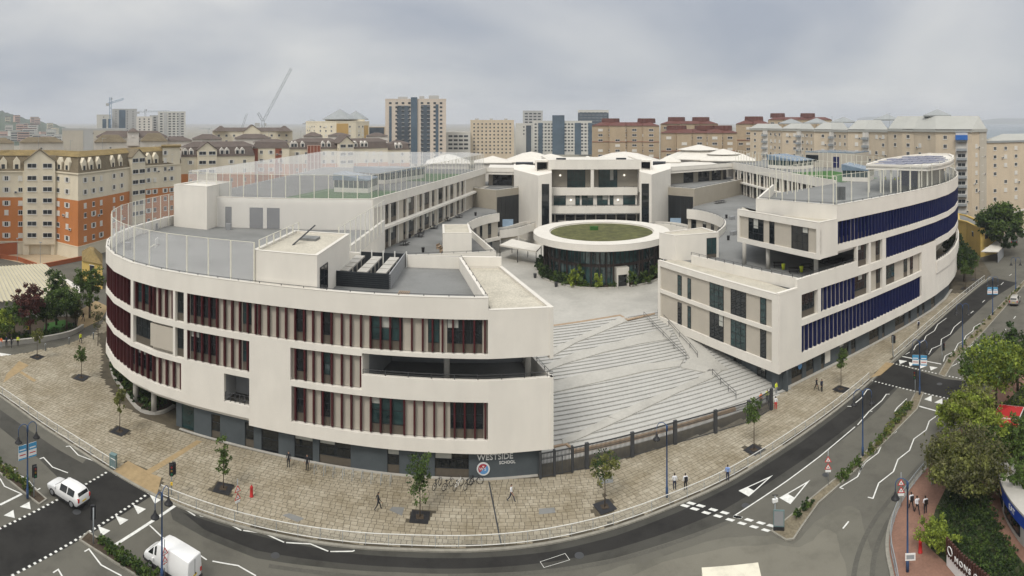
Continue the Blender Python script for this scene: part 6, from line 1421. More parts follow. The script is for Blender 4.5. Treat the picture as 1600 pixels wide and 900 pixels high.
rt_tree(1606, 745, 6.0, 2.4, 2.2, 'leaf_mid', 'green tree at the right edge beside the red parasols', 4200, .17, .15, group=g_, name='bank_tree', crown_z=4.2, cl=80)
rt_tree(1590, 610, 9.0, 2.9, 3.6, 'leaf_dark', 'dark green tree at the right edge behind the bright pine', 4600, .2, .2, group=g_, name='bank_tree', crown_z=5.6, cl=80)
rt_tree(1548, 742, 5.6, 2.7, 2.2, 'leaf_mid', 'mid-green tree on the bank between the olive tree and the kiosk', 5200, .15, .12, group=g_, name='bank_tree', crown_z=3.6, cl=80, two='leaf_bright')
rt_tree(1490, 690, 4.8, 2.4, 1.9, 'leaf_bright', 'bright green bush between the two pines and the guard rail', 4600, .14, .1, group=g_, name='bushy_tree', crown_z=2.7, cl=80, cat='bush')
rt_tree(1600, 800, 5.0, 2.2, 1.7, 'leaf_mid', 'green bush over the blue sign at the right edge', 2600, .14, .1, group=g_, name='bank_bush', crown_z=4.0, cl=50, cat='bush')
far_g = 'trees beyond the right wing'
tree(P(1563, 398), 13, 6.3, 5.4, 'leaf_dark', 'big dark dense tree behind the yellow house', 9000, .42, .5, z=0, group=far_g, name='dense_tree', crown_z=8.2, cl=130, two='leaf_mid')
tree(P(1507, 440), 7.6, 2.7, 2.8, 'leaf_mid', 'dark round tree in front of the yellow house', 5000, .3, .3, z=0, group=far_g, name='dense_tree', crown_z=4.8, cl=90, two='leaf_dark')
tree(P(1492, 418), 8.5, 3.4, 3.4, 'leaf_dark', 'dark tree partly hidden by the rounded blue-finned corner', 4200, .3, .3, z=0, group=far_g, name='dense_tree', crown_z=5.4, cl=80)
for i, (x, d, rx) in enumerate(((1500, 212, 7), (1520, 208, 5))):
    t_ = tree(PD(x, d), 5.5, rx, 1.9, 'leaf_mid', ('long green bank of shrubs at the foot of the beige apartments, left part', 'long green bank of shrubs at the foot of the beige apartments, right part')[i], 3200, .32, .12, z=0, group='shrub banks below the beige apartments', name='shrub_bank', crown_z=3.8, cl=60, cat='shrubs')
# left park
pk_g = 'trees in the left park'
for x, y, h, rx, rz_, lm, lb, nn in ((47, 528, 9.5, 2.7, 3.6, 'leaf_red', 'dark red-leaved tree in the left park', 5200), (22, 528, 6.5, 3.2, 2.5, 'leaf_mid', 'green rounded tree left of the red-leaved one', 4200), (88, 508, 9.8, 1.9, 3.8, 'leaf_dark', 'tall dark cypress-like tree in the left park', 4200), (104, 520, 7.6, 2.6, 2.3, 'leaf_dark', 'dark crown on a twisted trunk at the park corner', 4200), (140, 497, 9.5, 3.0, 3.6, 'leaf_mid', 'bright mid-green tree by the small yellow house', 5000), (72, 520, 6.0, 2.0, 2.4, 'leaf_dark', 'low dark tree between the red-leaved tree and the cypress', 3000), (3, 532, 5.0, 2.2, 1.9, 'leaf_bright', 'light green spiky bush at the left edge', 2200), (118, 512, 5.5, 1.3, 2.0, 'leaf_grey', 'grey-green willowy tree on the park corner', 1500)):
    tree(P(x, y), h, rx, rz_, lm, lb, nn, .2, .22, z=0, group=pk_g, name='park_tree', cl=90, two='leaf_mid' if lm == 'leaf_dark' else None)
def hedge_on(name, label, poly, z0, h, n, ls, lm, k=.8, two=None, group=None, cat='hedge', sp=.35):
    xs = [p[0] for p in poly]; ys = [p[1] for p in poly]; t_ = thing(name, label, cat, (sum(xs) / len(xs), sum(ys) / len(ys), z0), 0, group)
    mb = MB(); i = 0; cl = []
    while len(cl) < n // 45 and i < 60000:
        i += 1; x, y = rt.uniform(min(xs), max(xs)), rt.uniform(min(ys), max(ys))
        if inside((x, y), poly): cl.append((x, y, rt.uniform(.35, 1.0)))
    for x, y, q in cl: leaves(mb, (x, y, z0 + h * q * .5), (sp, sp, h * q * .5), 45, ls, rt, 5, shell=.2, mi=0 if rt.random() < .65 or not two else 1)
    mb.build('foliage', [lm, two] if two else lm, t_)
    st_ = MB()
    for x, y, q in cl[::6]: st_.tube([(x, y, z0 - .03), (x + rt.uniform(-.1, .1), y, z0 + h * q * .7)], .015, 4)
    st_.build('stems', 'bark', t_); t_.children[-1]['kind'] = 'stuff'
    return t_
def shrink(px): return inset(PX(px), .3)
hg = 'hedges on the traffic islands'
hedge_on('island_hedge', 'low green hedge on the upper left traffic island', PX([(-60, 694), (0, 724), (45, 757), (54, 768), (46, 774), (0, 738), (-60, 704)]), .1, .9, 5200, .1, 'leaf_mid', two='leaf_olive', group=hg)
hedge_on('island_hedge', 'low green hedge on the lower left traffic island', PX([(152, 847), (158, 845), (250, 906), (224, 906), (170, 872)]), .1, .95, 4600, .1, 'leaf_mid', two='leaf_dark', group=hg)
hedge_on('island_hedge', 'low hedge on the right island between the lamp and the crossing', PX([(1350, 716), (1418, 632), (1428, 634), (1360, 714)]), .1, 1.0, 5600, .1, 'leaf_mid', two='leaf_olive', group=hg)
hedge_on('island_hedge', 'sparse clumps of hedge on the near right island', PX([(1306, 752), (1340, 723), (1349, 725), (1314, 757)]) , .1, 1.0, 1600, .1, 'leaf_mid', group=hg)
hedge_on('island_hedge', 'two dark shrubs near the tip of the right island', PX([(1240, 812), (1264, 788), (1270, 790), (1248, 815)]), .1, 1.0, 900, .1, 'leaf_dark', two='leaf_mid', group=hg)
hedge_on('island_hedge', 'long low hedge on the island beyond the right crossing', PX([(1474, 573), (1482, 562), (1532, 509), (1600, 440), (1640, 404), (1642, 408), (1600, 445), (1538, 514), (1486, 568)]), .1, .8, 4200, .12, 'leaf_mid', two='leaf_olive', group=hg)
hedge_on('park_hedge', 'long clipped hedge along the left park wall', PX([(0, 527), (60, 524), (118, 511), (124, 518), (60, 532), (0, 537)]), .2, 1.1, 5200, .16, 'leaf_mid', two='leaf_dark', sp=.6)
struct('bank_ground', MB().sheet(PX([(1446, 850), (1462, 795), (1478, 762), (1500, 722), (1530, 680), (1560, 640), (1610, 590), (1680, 600), (1680, 760), (1600, 745), (1560, 748), (1534, 752), (1545, 795), (1570, 845), (1610, 890), (1680, 960), (1560, 960), (1500, 900), (1470, 872)], PZ), PZ + .006), 'bank_green')
hedge_on('bank_shrubs', 'green shrubs under the pines on the upper right bank', PX([(1478, 762), (1500, 722), (1530, 680), (1560, 640), (1610, 600), (1640, 640), (1610, 735), (1560, 745), (1534, 750), (1505, 752)]), .12, 1.3, 12000, .12, 'leaf_mid', two='leaf_bright', sp=.6, cat='planting')
hedge_on('bank_planting', 'dense dark ground planting on the right-hand bank', PX([(1452, 852), (1470, 800), (1500, 752), (1535, 742), (1548, 790), (1575, 850), (1600, 890), (1640, 940), (1540, 940), (1500, 900), (1480, 870)]), .12, .9, 30000, .085, 'leaf_dark', two='leaf_mid', sp=.55, cat='planting')
hedge_on('entrance_planting', 'dark leafy planting under the curved left end of the school', [tuple(p) for p in PLK] + [WF.off(X(262), -4.4), WF.off(X(230), -6.6), WF.off(X(200), -7)], .3, 1.9, 6500, .2, 'leaf_dark', two='leaf_mid', sp=.7, cat='planting')
# park wall and paths on the left
pw = thing('park_wall', 'low pale curved wall round the left park', 'wall', (*P(60, 545), 0)); PWL = smooth_line(PX([(-60, 545), (0, 541), (60, 535), (110, 525), (131, 514)]), 4)
MB().strip(PWL, 0, .75, 0, -.35).build('wall', 'concrete', pw); MB().strip(PWL, .75, .82, .04, -.39).build('coping', 'coping', pw)
struct('park_ground', MB().sheet(PX([(-80, 545), (0, 541), (60, 535), (110, 525), (131, 514), (140, 485), (100, 470), (0, 480), (-80, 480)]), .03), 'soil')
struct('park_lawn', MB().sheet(PX([(66, 524), (100, 515), (118, 508), (100, 500), (70, 506)]), .05), 'turf')
struct('park_path', MB().sheet(PX([(120, 512), (131, 513), (158, 500), (170, 480), (150, 470), (125, 485)]), .05), 'tactile')
p = P(45, 527); t_ = thing('park_notice', 'small yellow notice on a post in the left park', 'sign', (p[0], p[1], 0), .6)
local('post', MB().box(-.05, .05, -.05, .05, 0, 1.6).mesh('post', 'rail_dark'), t_); local('plate', MB().box(-.35, .35, -.08, -.05, 1.3, 1.9).mesh('plate', 'yellow'), t_)
# red parasols, curved path, blue-fascia kiosk and slatted sign at the right edge
mat('parasol_red', (0.34, 0.014, 0.014), 0.7, 0.08); mat('kiosk_blue', (0.01, 0.045, 0.30), 0.4, 0.05); mat('slat_brown', (0.07, 0.03, 0.022), 0.6, 0.2); mat('sign_gold', (0.75, 0.55, 0.12), 0.4, 0.05)
for i, (x, y, zc) in enumerate(((1576, 637, 3.4), (1571, 659, 3.2))):
    p = P(x, y, zc); t_ = thing('red_parasol', ('square red parasol with white trim, farther of two', 'square red parasol with white trim, nearer of two')[i], 'parasol', (p[0], p[1], PZ), .5 + .2 * i, 'red parasols at the right edge')
    q = 1.5; zz = zc - PZ
    local('canopy', MB().add([(-q, -q, zz - .45), (q, -q, zz - .45), (q, q, zz - .45), (-q, q, zz - .45), (0, 0, zz + .15)], [(0, 1, 4), (1, 2, 4), (2, 3, 4), (3, 0, 4)]).mesh('canopy', 'parasol_red'), t_)
    local('valance', MB().strip([(-q, -q), (q, -q), (q, q), (-q, q)], zz - .7, zz - .45, 0, .02, closed=True).mesh('valance', 'sign_white'), t_); local('pole', MB().lathe((0, 0), [(.04, 0), (.04, zz)], 8).mesh('pole', 'steel_grey', True), t_)
    local('emblem', MB().lathe((.55, -.55, zz - .16), [(.22, 0), (.22, .012)], 14).mesh('emblem', 'sign_white'), t_)
cp = PX([(1534, 752), (1560, 752), (1568, 790), (1600, 850), (1660, 930), (1660, 960), (1600, 880), (1560, 830), (1540, 790)], .14); struct('curved_path', MB().sheet(cp, PZ + .012), 'red_paving')
p0 = [P(1562, 768, .2), P(1567, 800, .2), P(1584, 834, .2), P(1612, 868, .2), P(1660, 920, .2)]
ki = thing('kiosk', 'white curved kiosk with a blue fascia and gold script at the right edge', 'kiosk', (*p0[1], PZ)); pkf = Fac(smooth_line(p0, 4)); pq = pkf.p[::-1]; kf = Fac(pkf.p)
MB().strip(kf.p, PZ, 2.0, 0, -.3).build('wall', 'concrete', ki); MB().strip(kf.p, 2.0, 3.1, .25, -.3).build('fascia', 'kiosk_blue', ki); MB().strip(kf.p, 3.1, 3.3, .3, -1.4).build('roof', 'concrete', ki)
for a, b in ((.6, 3.2), (4.0, 7.5)): window(ki, kf, a, b, .7, 1.95, .02, 2, 1, 0)
text_on('fascia_lettering', 'Mons Calpe', .62, wall_mtx(kf, 2.6, .28, 2.35), 'sign_gold', ki, .01, False); text_on('fascia_lettering', 'EAT', .7, wall_mtx(kf, 6.4, .28, 2.3), 'sign_white', ki, .01)
sq = Fac([P(1479, 880, .3), P(1500, 905, .3), P(1545, 945, .3)])
ms_ = thing('slatted_sign', 'brown slatted sign with white MONS CALPE letters above a white wall', 'sign', (*sq.p[0], PZ))
MB().strip(sq.p, PZ, 1.1, 0, -.25).build('wall', 'sign_white', ms_)
for k, s in enumerate(run(.1, sq.len - .1, .3)):
    o = sq.off(s, .0); MB().obox(o[0], o[1], sq.ang(s), .12, .2, 1.1, 2.5).build('slat', 'slat_brown', ms_)
text_on('lettering', 'MONS CALPE', .62, wall_mtx(sq, sq.len * .5 + 1.0, .14, 1.5), 'sign_white', ms_, .02, True, 1.25); me = MB().tube([(.34 * math.cos(k * .524), .34 * math.sin(k * .524), 0) for k in range(13)], .035, 6).mesh('round_mark', 'sign_white'); me.transform(wall_mtx(sq, .75, .14, 1.8)); link('round_mark', me, ms_)
# ---------------------------------------------------------------- the town behind
rb_ = random.Random(33)
mat('apt_cream', (0.68, 0.615, 0.48), .85, .06, .12, streak=.08); mat('apt_orange', (0.50, 0.195, 0.065), .85, .06, .12, streak=.08); mat('apt_beige', (0.56, 0.47, 0.35), .85, .06, .1, streak=.08); mat('apt_grey_beige', (0.47, 0.43, 0.36), .85, .06, .1, streak=.08); mat('apt_tan', (0.40, 0.315, 0.215), .85, .07, .1, streak=.1); mat('apt_white', (0.60, 0.57, 0.52), .85, .05, .1, streak=.08); mat('apt_pink', (0.52, 0.36, 0.30), .85, .05, .1); mat('tower_cream', (0.53, 0.46, 0.39), .8, .05, .1); mat('tower_grey', (0.40, 0.40, 0.39), .8, .06, .1); mat('tower_pale', (0.52, 0.51, 0.47), .8, .05, .1); mat('ochre', (0.46, 0.30, 0.11), .8, .06, .1)
mat('slate_brown', (0.125, 0.10, 0.086), .9, .15, .3, grain=.25, bscale=2); mat('slate_green', (0.17, 0.138, 0.09), .9, .15, .3, grain=.25, bscale=2); mat('roof_ochre', (0.22, 0.16, 0.065), .9, .25, .25, grain=.2, bscale=2); mat('roof_red', (0.13, 0.052, 0.042), .9, .15, .3, grain=.2, bscale=2); mat('roof_pale', (0.36, 0.36, 0.33), .6, .05, .3); mat('roof_zinc', (0.27, 0.285, 0.285), .5, .08, .3); mat('win_frame', (0.68, 0.67, 0.64), .6, .04); mat('win_glass', (0.035, 0.04, 0.045), .12, .5, .2); mat('shutter', (0.62, 0.60, 0.55), .7, .06); mat('brick_red', (0.25, 0.085, 0.05), .9, .1, .3)
mat('curtain_blue', (0.06, 0.095, 0.13), .12, .3, .08, spec=.6); mat('glass_mid', (0.05, 0.068, 0.088), .12, .4, .1, spec=.6); mat('awning_blue', (0.03, 0.13, 0.42), .7, .05); mat('house_yellow', (0.60, 0.43, 0.13), .85, .08, .3, streak=.08); mat('crane_grey', (0.35, 0.38, 0.40), .6, .05); mat('crane_blue', (0.13, 0.22, 0.32), .6, .05); mat('court_clay', (0.42, 0.33, 0.22), .9, .08, .2); mat('wall_orange', (0.33, 0.10, 0.04), .85, .1, .3); mat('roof_sheet', (0.45, 0.41, 0.29), .8, .08, .2)
# unit windows (x along the wall, -y outwards), each one mesh: frame, glass and maybe shutters
def uw(w_, h_, kind='plain'):
    mb = MB(); mb.box(-w_ / 2, w_ / 2, -.06, .02, -h_ / 2, h_ / 2, 0); mb.box(-w_ / 2 + .1, -.04, -.08, -.05, -h_ / 2 + .1, h_ / 2 - .1, 1); mb.box(.04, w_ / 2 - .1, -.08, -.05, -h_ / 2 + .1, h_ / 2 - .1, 1)
    if kind == 'shut':
        for s in (-1, 1): mb.box(s * (w_ / 2 + .28) - .26, s * (w_ / 2 + .28) + .26, -.09, -.02, -h_ / 2, h_ / 2, 2)
    if kind == 'closed': mb.box(-w_ / 2 + .08, w_ / 2 - .08, -.11, -.08, -h_ / 2 + .05, h_ / 2 - .05, 2)
    mb.box(-w_ / 2 - .1, w_ / 2 + .1, -.14, .0, -h_ / 2 - .12, -h_ / 2, 0)
    return mb.mesh('window', ['win_frame', 'win_glass', 'shutter'])
UW = {k: [uw(w_, h_, kd) for kd in kds] for k, (w_, h_, kds) in {'apt': (1.15, 1.35, ('shut', 'shut', 'closed', 'plain')), 'small': (.75, .75, ('plain', 'closed')), 'mid': (1.3, 1.3, ('plain', 'closed', 'plain')), 'wide': (2.6, 1.3, ('plain', 'plain', 'closed')), 'tall': (1.4, 1.7, ('plain', 'closed'))}.items()}
def uwd(w_, h_):
    mb = MB(); mb.box(-w_ / 2, w_ / 2, -.07, .02, -h_ / 2, h_ / 2, 1); mb.box(-w_ / 2 - .12, w_ / 2 + .12, -.1, 0, h_ / 2, h_ / 2 + .15, 0); return mb.mesh('window', ['win_frame', 'win_glass'])
UW['dark'] = [uwd(1.9, 1.5)]; UW['darkw'] = [uwd(3.2, 1.6)]; UW['darks'] = [uwd(1.2, 1.3)]; UW['loggia'] = [uwd(3.4, 2.0)]
ACM = MB().box(-.42, .42, -.36, 0, -.3, .3).box(-.3, .3, -.375, -.36, -.22, .22, 1).mesh('air_conditioner', ['shutter', 'win_glass'])
def put(par, fac, s, z, kind='apt', o=.02, prob=1.0):
    if prob < 1 and rb_.random() > prob: return
    p = fac.off(s, o); link('window', rb_.choice(UW[kind]), par, (p[0], p[1], z), fac.ang(s))
    if kind in ('apt', 'mid', 'tall') and rb_.random() < .16: p = fac.off(s + rb_.choice((-1.35, 1.35)), o); link('air_conditioner', ACM, par, (p[0], p[1], z - rb_.uniform(.3, .9)), fac.ang(s))
def ring_of(pts, dep):
    """front points plus the same moved back from the street"""
    return list(pts) + [(x * (1 + dep / math.hypot(x, y)), y * (1 + dep / math.hypot(x, y))) for x, y in reversed(pts)]
def hip(par, poly, z0, z1, ins, m_, name='roof', over=.5):
    n_ = len(poly); ar = sum(poly[i][0] * poly[(i + 1) % n_][1] - poly[(i + 1) % n_][0] * poly[i][1] for i in range(n_))
    q = list(poly) if ar > 0 else list(poly)[::-1]; lo = inset(q, -over); hi = inset(q, ins)
    vs = [(x, y, z0) for x, y in lo] + [(x, y, z1) for x, y in hi]
    return MB().add(vs, [tuple(range(n_ - 1, -1, -1)), tuple(range(n_, 2 * n_))] + [(i, (i + 1) % n_, n_ + (i + 1) % n_, n_ + i) for i in range(n_)]).build(name, m_, par)
def hipr(par, pts, dep, z0, z1, ins, m_, name='roof', over=.5, fr=None):
    """hipped roof over a long front line and its setback: ridge points pulled in along and across"""
    f = Fac(pts); n_ = len(pts); fr = ins / dep if fr is None else fr
    def back(p, k): d = math.hypot(*p); return (p[0] * (1 + k / d), p[1] * (1 + k / d))
    lo = [back(f.off(min(max(c, .01), f.len - .01), over * .0), -over) for c in f.c]; lb = [back(p, dep + 2 * over) for p in lo]
    hp = [f.at(ins + (f.len - 2 * ins) * c / f.len) for c in f.c]; h0 = [back(p, dep * fr) for p in hp]; h1 = [back(p, dep * (1 - fr)) for p in hp]
    ring = lo + lb[::-1]; top = h0 + h1[::-1]; m = len(ring)
    vs = [(x, y, z0) for x, y in ring] + [(x, y, z1) for x, y in top]
    fs = [(i, (i + 1) % m, m + (i + 1) % m, m + i) for i in range(m)] + [tuple(range(m - 1, -1, -1))]
    fs += [(m + i, m + i + 1, m + m - 2 - i, m + m - 1 - i) for i in range(n_ - 1)]
    return MB().add(vs, fs).build(name, m_, par)
def block(name, label, pts, dep, z0, z1, wall, floors=(), kind='apt', bay=3.2, roof=None, group='apartment blocks behind the school', cat='building', skip=.0, o=.02, pad=1.4, bands=None):
    t_ = thing(name, label, cat, (*pts[0], 0), 0, group); poly = ring_of(pts, dep); f = Fac(pts)
    if bands:
        zz = z0
        for zt, m_ in bands: MB().prism(poly, zz, zt).build('wall', m_, t_); zz = zt
    else: MB().prism(poly, z0, z1).build('wall', wall, t_)
    for i in range(len(pts) - 1):
        a, b = f.c[i] + pad, f.c[i + 1] - pad
        if b - a < .5: continue
        n_ = max(1, int((b - a) / bay))
        for z in floors:
            for k in range(n_): put(t_, f, a + (k + .5) * (b - a) / n_, z, kind, o, 1 - skip)
    if roof:
        k = roof[0]
        if k == 'hip': hipr(t_, pts, dep, z1, roof[1], min(roof[2], dep * .48, f.len * .4), roof[3])
        if k == 'flat': MB().strip(poly if sum(poly[i][0] * poly[(i + 1) % len(poly)][1] - poly[(i + 1) % len(poly)][0] * poly[i][1] for i in range(len(poly))) > 0 else poly[::-1], z1, z1 + roof[1], .1, -.4, closed=True).build('parapet', roof[2], t_)
        if k == 'mansard': hip(t_, poly, z1, roof[1], roof[2], roof[3], over=.3); hip(t_, inset(poly, roof[2]), roof[1] + .02, roof[4], roof[5], roof[6], 'roof_cap', over=.4)
    return t_, f
def gable_bay(par, f, s, w_, z0, zt, wall, proud=1.0, kinds=(), rf='slate_green', cols=1):
    p = f.at(s); a = f.ang(s); M_ = Matrix.Translation((p[0], p[1], 0)) @ Matrix.Rotation(a, 4, 'Z')
    def q(mb, nm, m_): me = mb.mesh(nm, m_); me.transform(M_); return link(nm, me, par)
    q(MB().box(-w_ / 2, w_ / 2, -proud, .8, z0, zt), 'bay', wall); gh = w_ * .36
    g2_ = MB(); g2_.add([(-w_ / 2, -proud, zt), (w_ / 2, -proud, zt), (0, -proud, zt + gh), (-w_ / 2, 5, zt), (w_ / 2, 5, zt), (0, 5, zt + gh)], [(0, 1, 2), (3, 5, 4), (0, 3, 4, 1)]); q(g2_, 'gable', wall)
    r2 = MB()
    for s2 in (-1, 1): r2.add([(s2 * (w_ / 2 + .3), -proud - .3, zt - .2), (0, -proud - .3, zt + gh + .05), (0, 5, zt + gh + .05), (s2 * (w_ / 2 + .3), 5, zt - .2), (s2 * (w_ / 2 + .3), -proud - .3, zt + .0), (0, -proud - .3, zt + gh + .3), (0, 5, zt + gh + .3), (s2 * (w_ / 2 + .3), 5, zt + .0)], [(0, 1, 2, 3), (4, 7, 6, 5), (0, 4, 5, 1), (1, 5, 6, 2), (2, 6, 7, 3), (3, 7, 4, 0)])
    q(r2, 'gable_roof', rf)
    for z in kinds:
        for c in range(cols):
            x = (c - (cols - 1) / 2) * w_ / cols; me = UW['wide'][0]; pp = M_ @ Vector((x, -proud - .02, z)); o = link('window', me, par, pp, a)
def dormers(par, f, ss, zb, h=3.7, w_=2.0, back=3.0, m_='apt_cream', rf='slate_green', o=-.05):
    for s in ss:
        p = f.off(s, o); M_ = Matrix.Translation((p[0], p[1], zb)) @ Matrix.Rotation(f.ang(s), 4, 'Z')
        mb = MB(); w2 = w_ / 2; mb.add([(-w2, 0, 0), (w2, 0, 0), (w2, 0, h * .66), (0, 0, h), (-w2, 0, h * .66), (-w2, back, 0), (w2, back, 0), (w2, back, h * .66), (0, back, h), (-w2, back, h * .66)], [(0, 1, 2, 3, 4), (9, 8, 7, 6, 5), (1, 6, 7, 2), (4, 9, 5, 0), (0, 5, 6, 1), (2, 7, 8, 3), (3, 8, 9, 4)])
        me = mb.mesh('dormer', m_); me.transform(M_); d_ = link('dormer', me, par)
        g3 = MB().box(-.48, .48, -.05, .0, .35, 1.6).mesh('dormer_window', 'win_glass'); g3.transform(M_); link('dormer_window', g3, d_)
# -- cream and orange apartments at the left
AP = [PD(-75, 156), PD(0, 166), PD(44, 166), PD(86, 166), PD(122, 158.5), PD(165, 169), PD(200, 180), PD(227, 186), PD(283, 196)]
ap, af = block('apartment_block', 'cream apartment block with orange lower storeys and mansard roof at left', AP, 16, 0, 23.2, None, (), bands=((3.6, 'apt_cream'), (15.9, 'apt_orange'), (23.2, 'apt_cream')))
hipr(ap, AP, 16, 23.2, 27.5, 2.2, 'slate_green', 'mansard', .3)
APi = [(x * (1 + 2.0 / math.hypot(x, y)), y * (1 + 2.0 / math.hypot(x, y))) for x, y in AP]; hipr(ap, APi, 12, 27.4, 28.7, 5.0, 'roof_ochre', 'roof_cap', .15)
MB().strip(AP, 22.9, 23.25, .35, 0).build('eaves_band', 'apt_cream', ap); MB().strip(AP, 3.4, 3.7, .12, 0).build('string_course', 'apt_cream', ap)
XA = af.px
for z in (5.3, 8.5, 11.7, 14.9 - .6, 18.0, 21.2):
    for x in (10, 32, 91, 105, 133, 146, 158, 178, 190): put(ap, af, XA(x), z, 'apt' if x not in (32, 91) else 'mid')
    for x in (232, 242, 258, 268): put(ap, af, XA(x), z + .6, 'apt')
for z in (24.6, 27.0): put(ap, af, XA(258), z, 'apt'); put(ap, af, XA(270), z, 'apt')
gable_bay(ap, af, XA(62), 8.6, 3.0, 26.0, 'apt_cream', 1.3, (5.6, 8.8, 12, 15.2, 18.3, 21.4, 24.8), cols=2); gable_bay(ap, af, XA(213), 6.2, 3.0, 26.2, 'apt_cream', 1.0, (9, 12.2, 15.4, 18.6, 21.8, 25.2), cols=2)
for x in (40.5, 84.5): 
    s = XA(x); MB().strip(af.sub(s - .9, s + .9), 0, 23.3, .9, 0).build('pilaster', 'apt_cream', ap)
dormers(ap, af, [XA(x) for x in (5, 26, 92, 104, 132, 143, 155, 177, 189, 233, 244)], 23.5)
MB().prism(ring_of([PD(254, 191), PD(281, 195)], 10), 23.0, 28.6).build('end_block', 'apt_cream', ap); MB().prism(ring_of([PD(252, 190.6), PD(283, 194.6)], 11), 28.6, 29.2).build('end_roof', 'roof_ochre', ap)
def pent(x0, x1, d, zb, ze, zr, wall, rf, label, dep=9):
    t_, f = block('roof_house', label, [PD(x0, d), PD(x1, d + 1)], dep, zb, ze, wall, (), roof=('hip', zr, 2.6, rf), group='roof houses on the apartment blocks', cat='roof house'); put(t_, f, f.len * .5, (zb + ze) / 2, 'small')
for i, (x0, x1, d, zb, ze, zr, wall, rf) in enumerate(((-30, 22, 178, 26, 30.6, 32, 'apt_white', 'slate_green'), (30, 99, 180, 27, 30.7, 32.2, 'apt_white', 'slate_green'), (147, 198, 186, 27, 30.6, 32.8, 'apt_white', 'slate_green'), (219, 262, 202, 27, 30.4, 33.0, 'apt_white', 'slate_green'))):
    pent(x0, x1, d, zb, ze, zr, wall, rf, ('cream roof house at the far left edge', 'long cream roof house with downpipes on the left apartments', 'cream roof house behind the triple dormers', 'cream roof house above the left stair tower')[i])
# yellow small house, clay court, pale low roof at the left
yh, f = block('small_house', 'small yellow house with mossy roof beside the curved school end', [P(128, 445), P(160, 452)], 9, 0, 5.6, 'house_yellow', (2.0, 4.2), 'darks', 2.6, ('hip', 7.6, 3.0, 'roof_ochre'), group=None, cat='house')
struct('clay_court', MB().sheet(PX([(0, 404), (62, 417), (135, 404), (150, 397), (100, 393), (0, 399)]), .05), 'court_clay')
for i, q in enumerate(([(0, 404), (28, 408), (62, 420), (128, 407)], [(0, 400), (60, 394), (100, 392), (135, 395), (160, 391)])):
    w0 = PX(q); t_ = thing('court_wall', ('low orange wall on the near side of the clay court', 'tall orange wall on the far side of the clay court')[i], 'wall', (*w0[0], 0), 0, 'walls of the clay court'); MB().strip(w0, 0, (1.0, 3.2)[i], 0, -.3).build('wall', 'wall_orange', t_); MB().strip(w0, (1.0, 3.2)[i], (1.12, 3.32)[i], .05, -.35).build('coping', 'wall_orange', t_)
for i, (x, y) in enumerate(((27, 408), (63, 415), (53, 393), (88, 392))):
    p = P(x, y); t_ = thing('court_lamp', 'thin floodlight post at the clay court, ' + ('front left', 'front right', 'back left', 'back right')[i], 'lamp post', (p[0], p[1], 0), 0, 'floodlight posts of the clay court'); local('pole', MB().lathe((0, 0), [(.06, 0), (.05, 6)], 6).mesh('pole', 'steel_grey'), t_); local('head', MB().box(-.3, .3, -.15, .15, 5.9, 6.1).mesh('head', 'steel_grey'), t_)
lr = thing('low_hall', 'low hall with a pale ribbed sheet roof in the left foreground', 'building', (*P(60, 450), 0)); rq = [P(-60, 470, 4), P(0, 463, 4), P(125, 461, 4), P(125, 446, 4), P(66, 416, 4.6), P(0, 420, 4.6), P(-60, 424, 4.6)]
MB().prism(rq, [0] * 7, [3.6, 3.6, 3.6, 3.8, 5.0, 5.0, 5.0]).build('wall', 'apt_white', lr); MB().prism(inset(rq, -.3), [3.61, 3.61, 3.61, 3.81, 5.01, 5.01, 5.01] if 0 else 5.02, 5.2).build('roof', 'roof_sheet', lr) if 0 else None
rr_ = MB(); 
for k in range(26):
    u = k / 25; a = (rq[0][0] + (rq[2][0] - rq[0][0]) * u, rq[0][1] + (rq[2][1] - rq[0][1]) * u); b = (rq[6][0] + (rq[4][0] - rq[6][0]) * u, rq[6][1] + (rq[4][1] - rq[6][1]) * u); rr_ = MB(); dx, dy = .5, .0; rr_.add([(a[0] - .8, a[1], 3.68), (a[0] + .8, a[1], 3.68), (b[0] + .8, b[1], 5.08), (b[0] - .8, b[1], 5.08), (a[0] - .8, a[1], 3.8), (a[0] + .8, a[1], 3.8), (b[0] + .8, b[1], 5.2), (b[0] - .8, b[1], 5.2)], [(3, 2, 1, 0), (4, 5, 6, 7), (0, 1, 5, 4), (1, 2, 6, 5), (2, 3, 7, 6), (3, 0, 4, 7)]); rr_.build('roof_sheet', 'roof_sheet', lr); MB().add([(a[0] + .8, a[1] - .05, 3.8), (a[0] + .95, a[1] - .05, 3.8), (b[0] + .95, b[1], 5.2), (b[0] + .8, b[1], 5.2), (a[0] + .8, a[1] - .05, 3.92), (a[0] + .95, a[1] - .05, 3.92), (b[0] + .95, b[1], 5.32), (b[0] + .8, b[1], 5.32)], [(3, 2, 1, 0), (4, 5, 6, 7), (0, 1, 5, 4), (1, 2, 6, 5), (2, 3, 7, 6), (3, 0, 4, 7)]).build('roof_rib', 'concrete', lr)
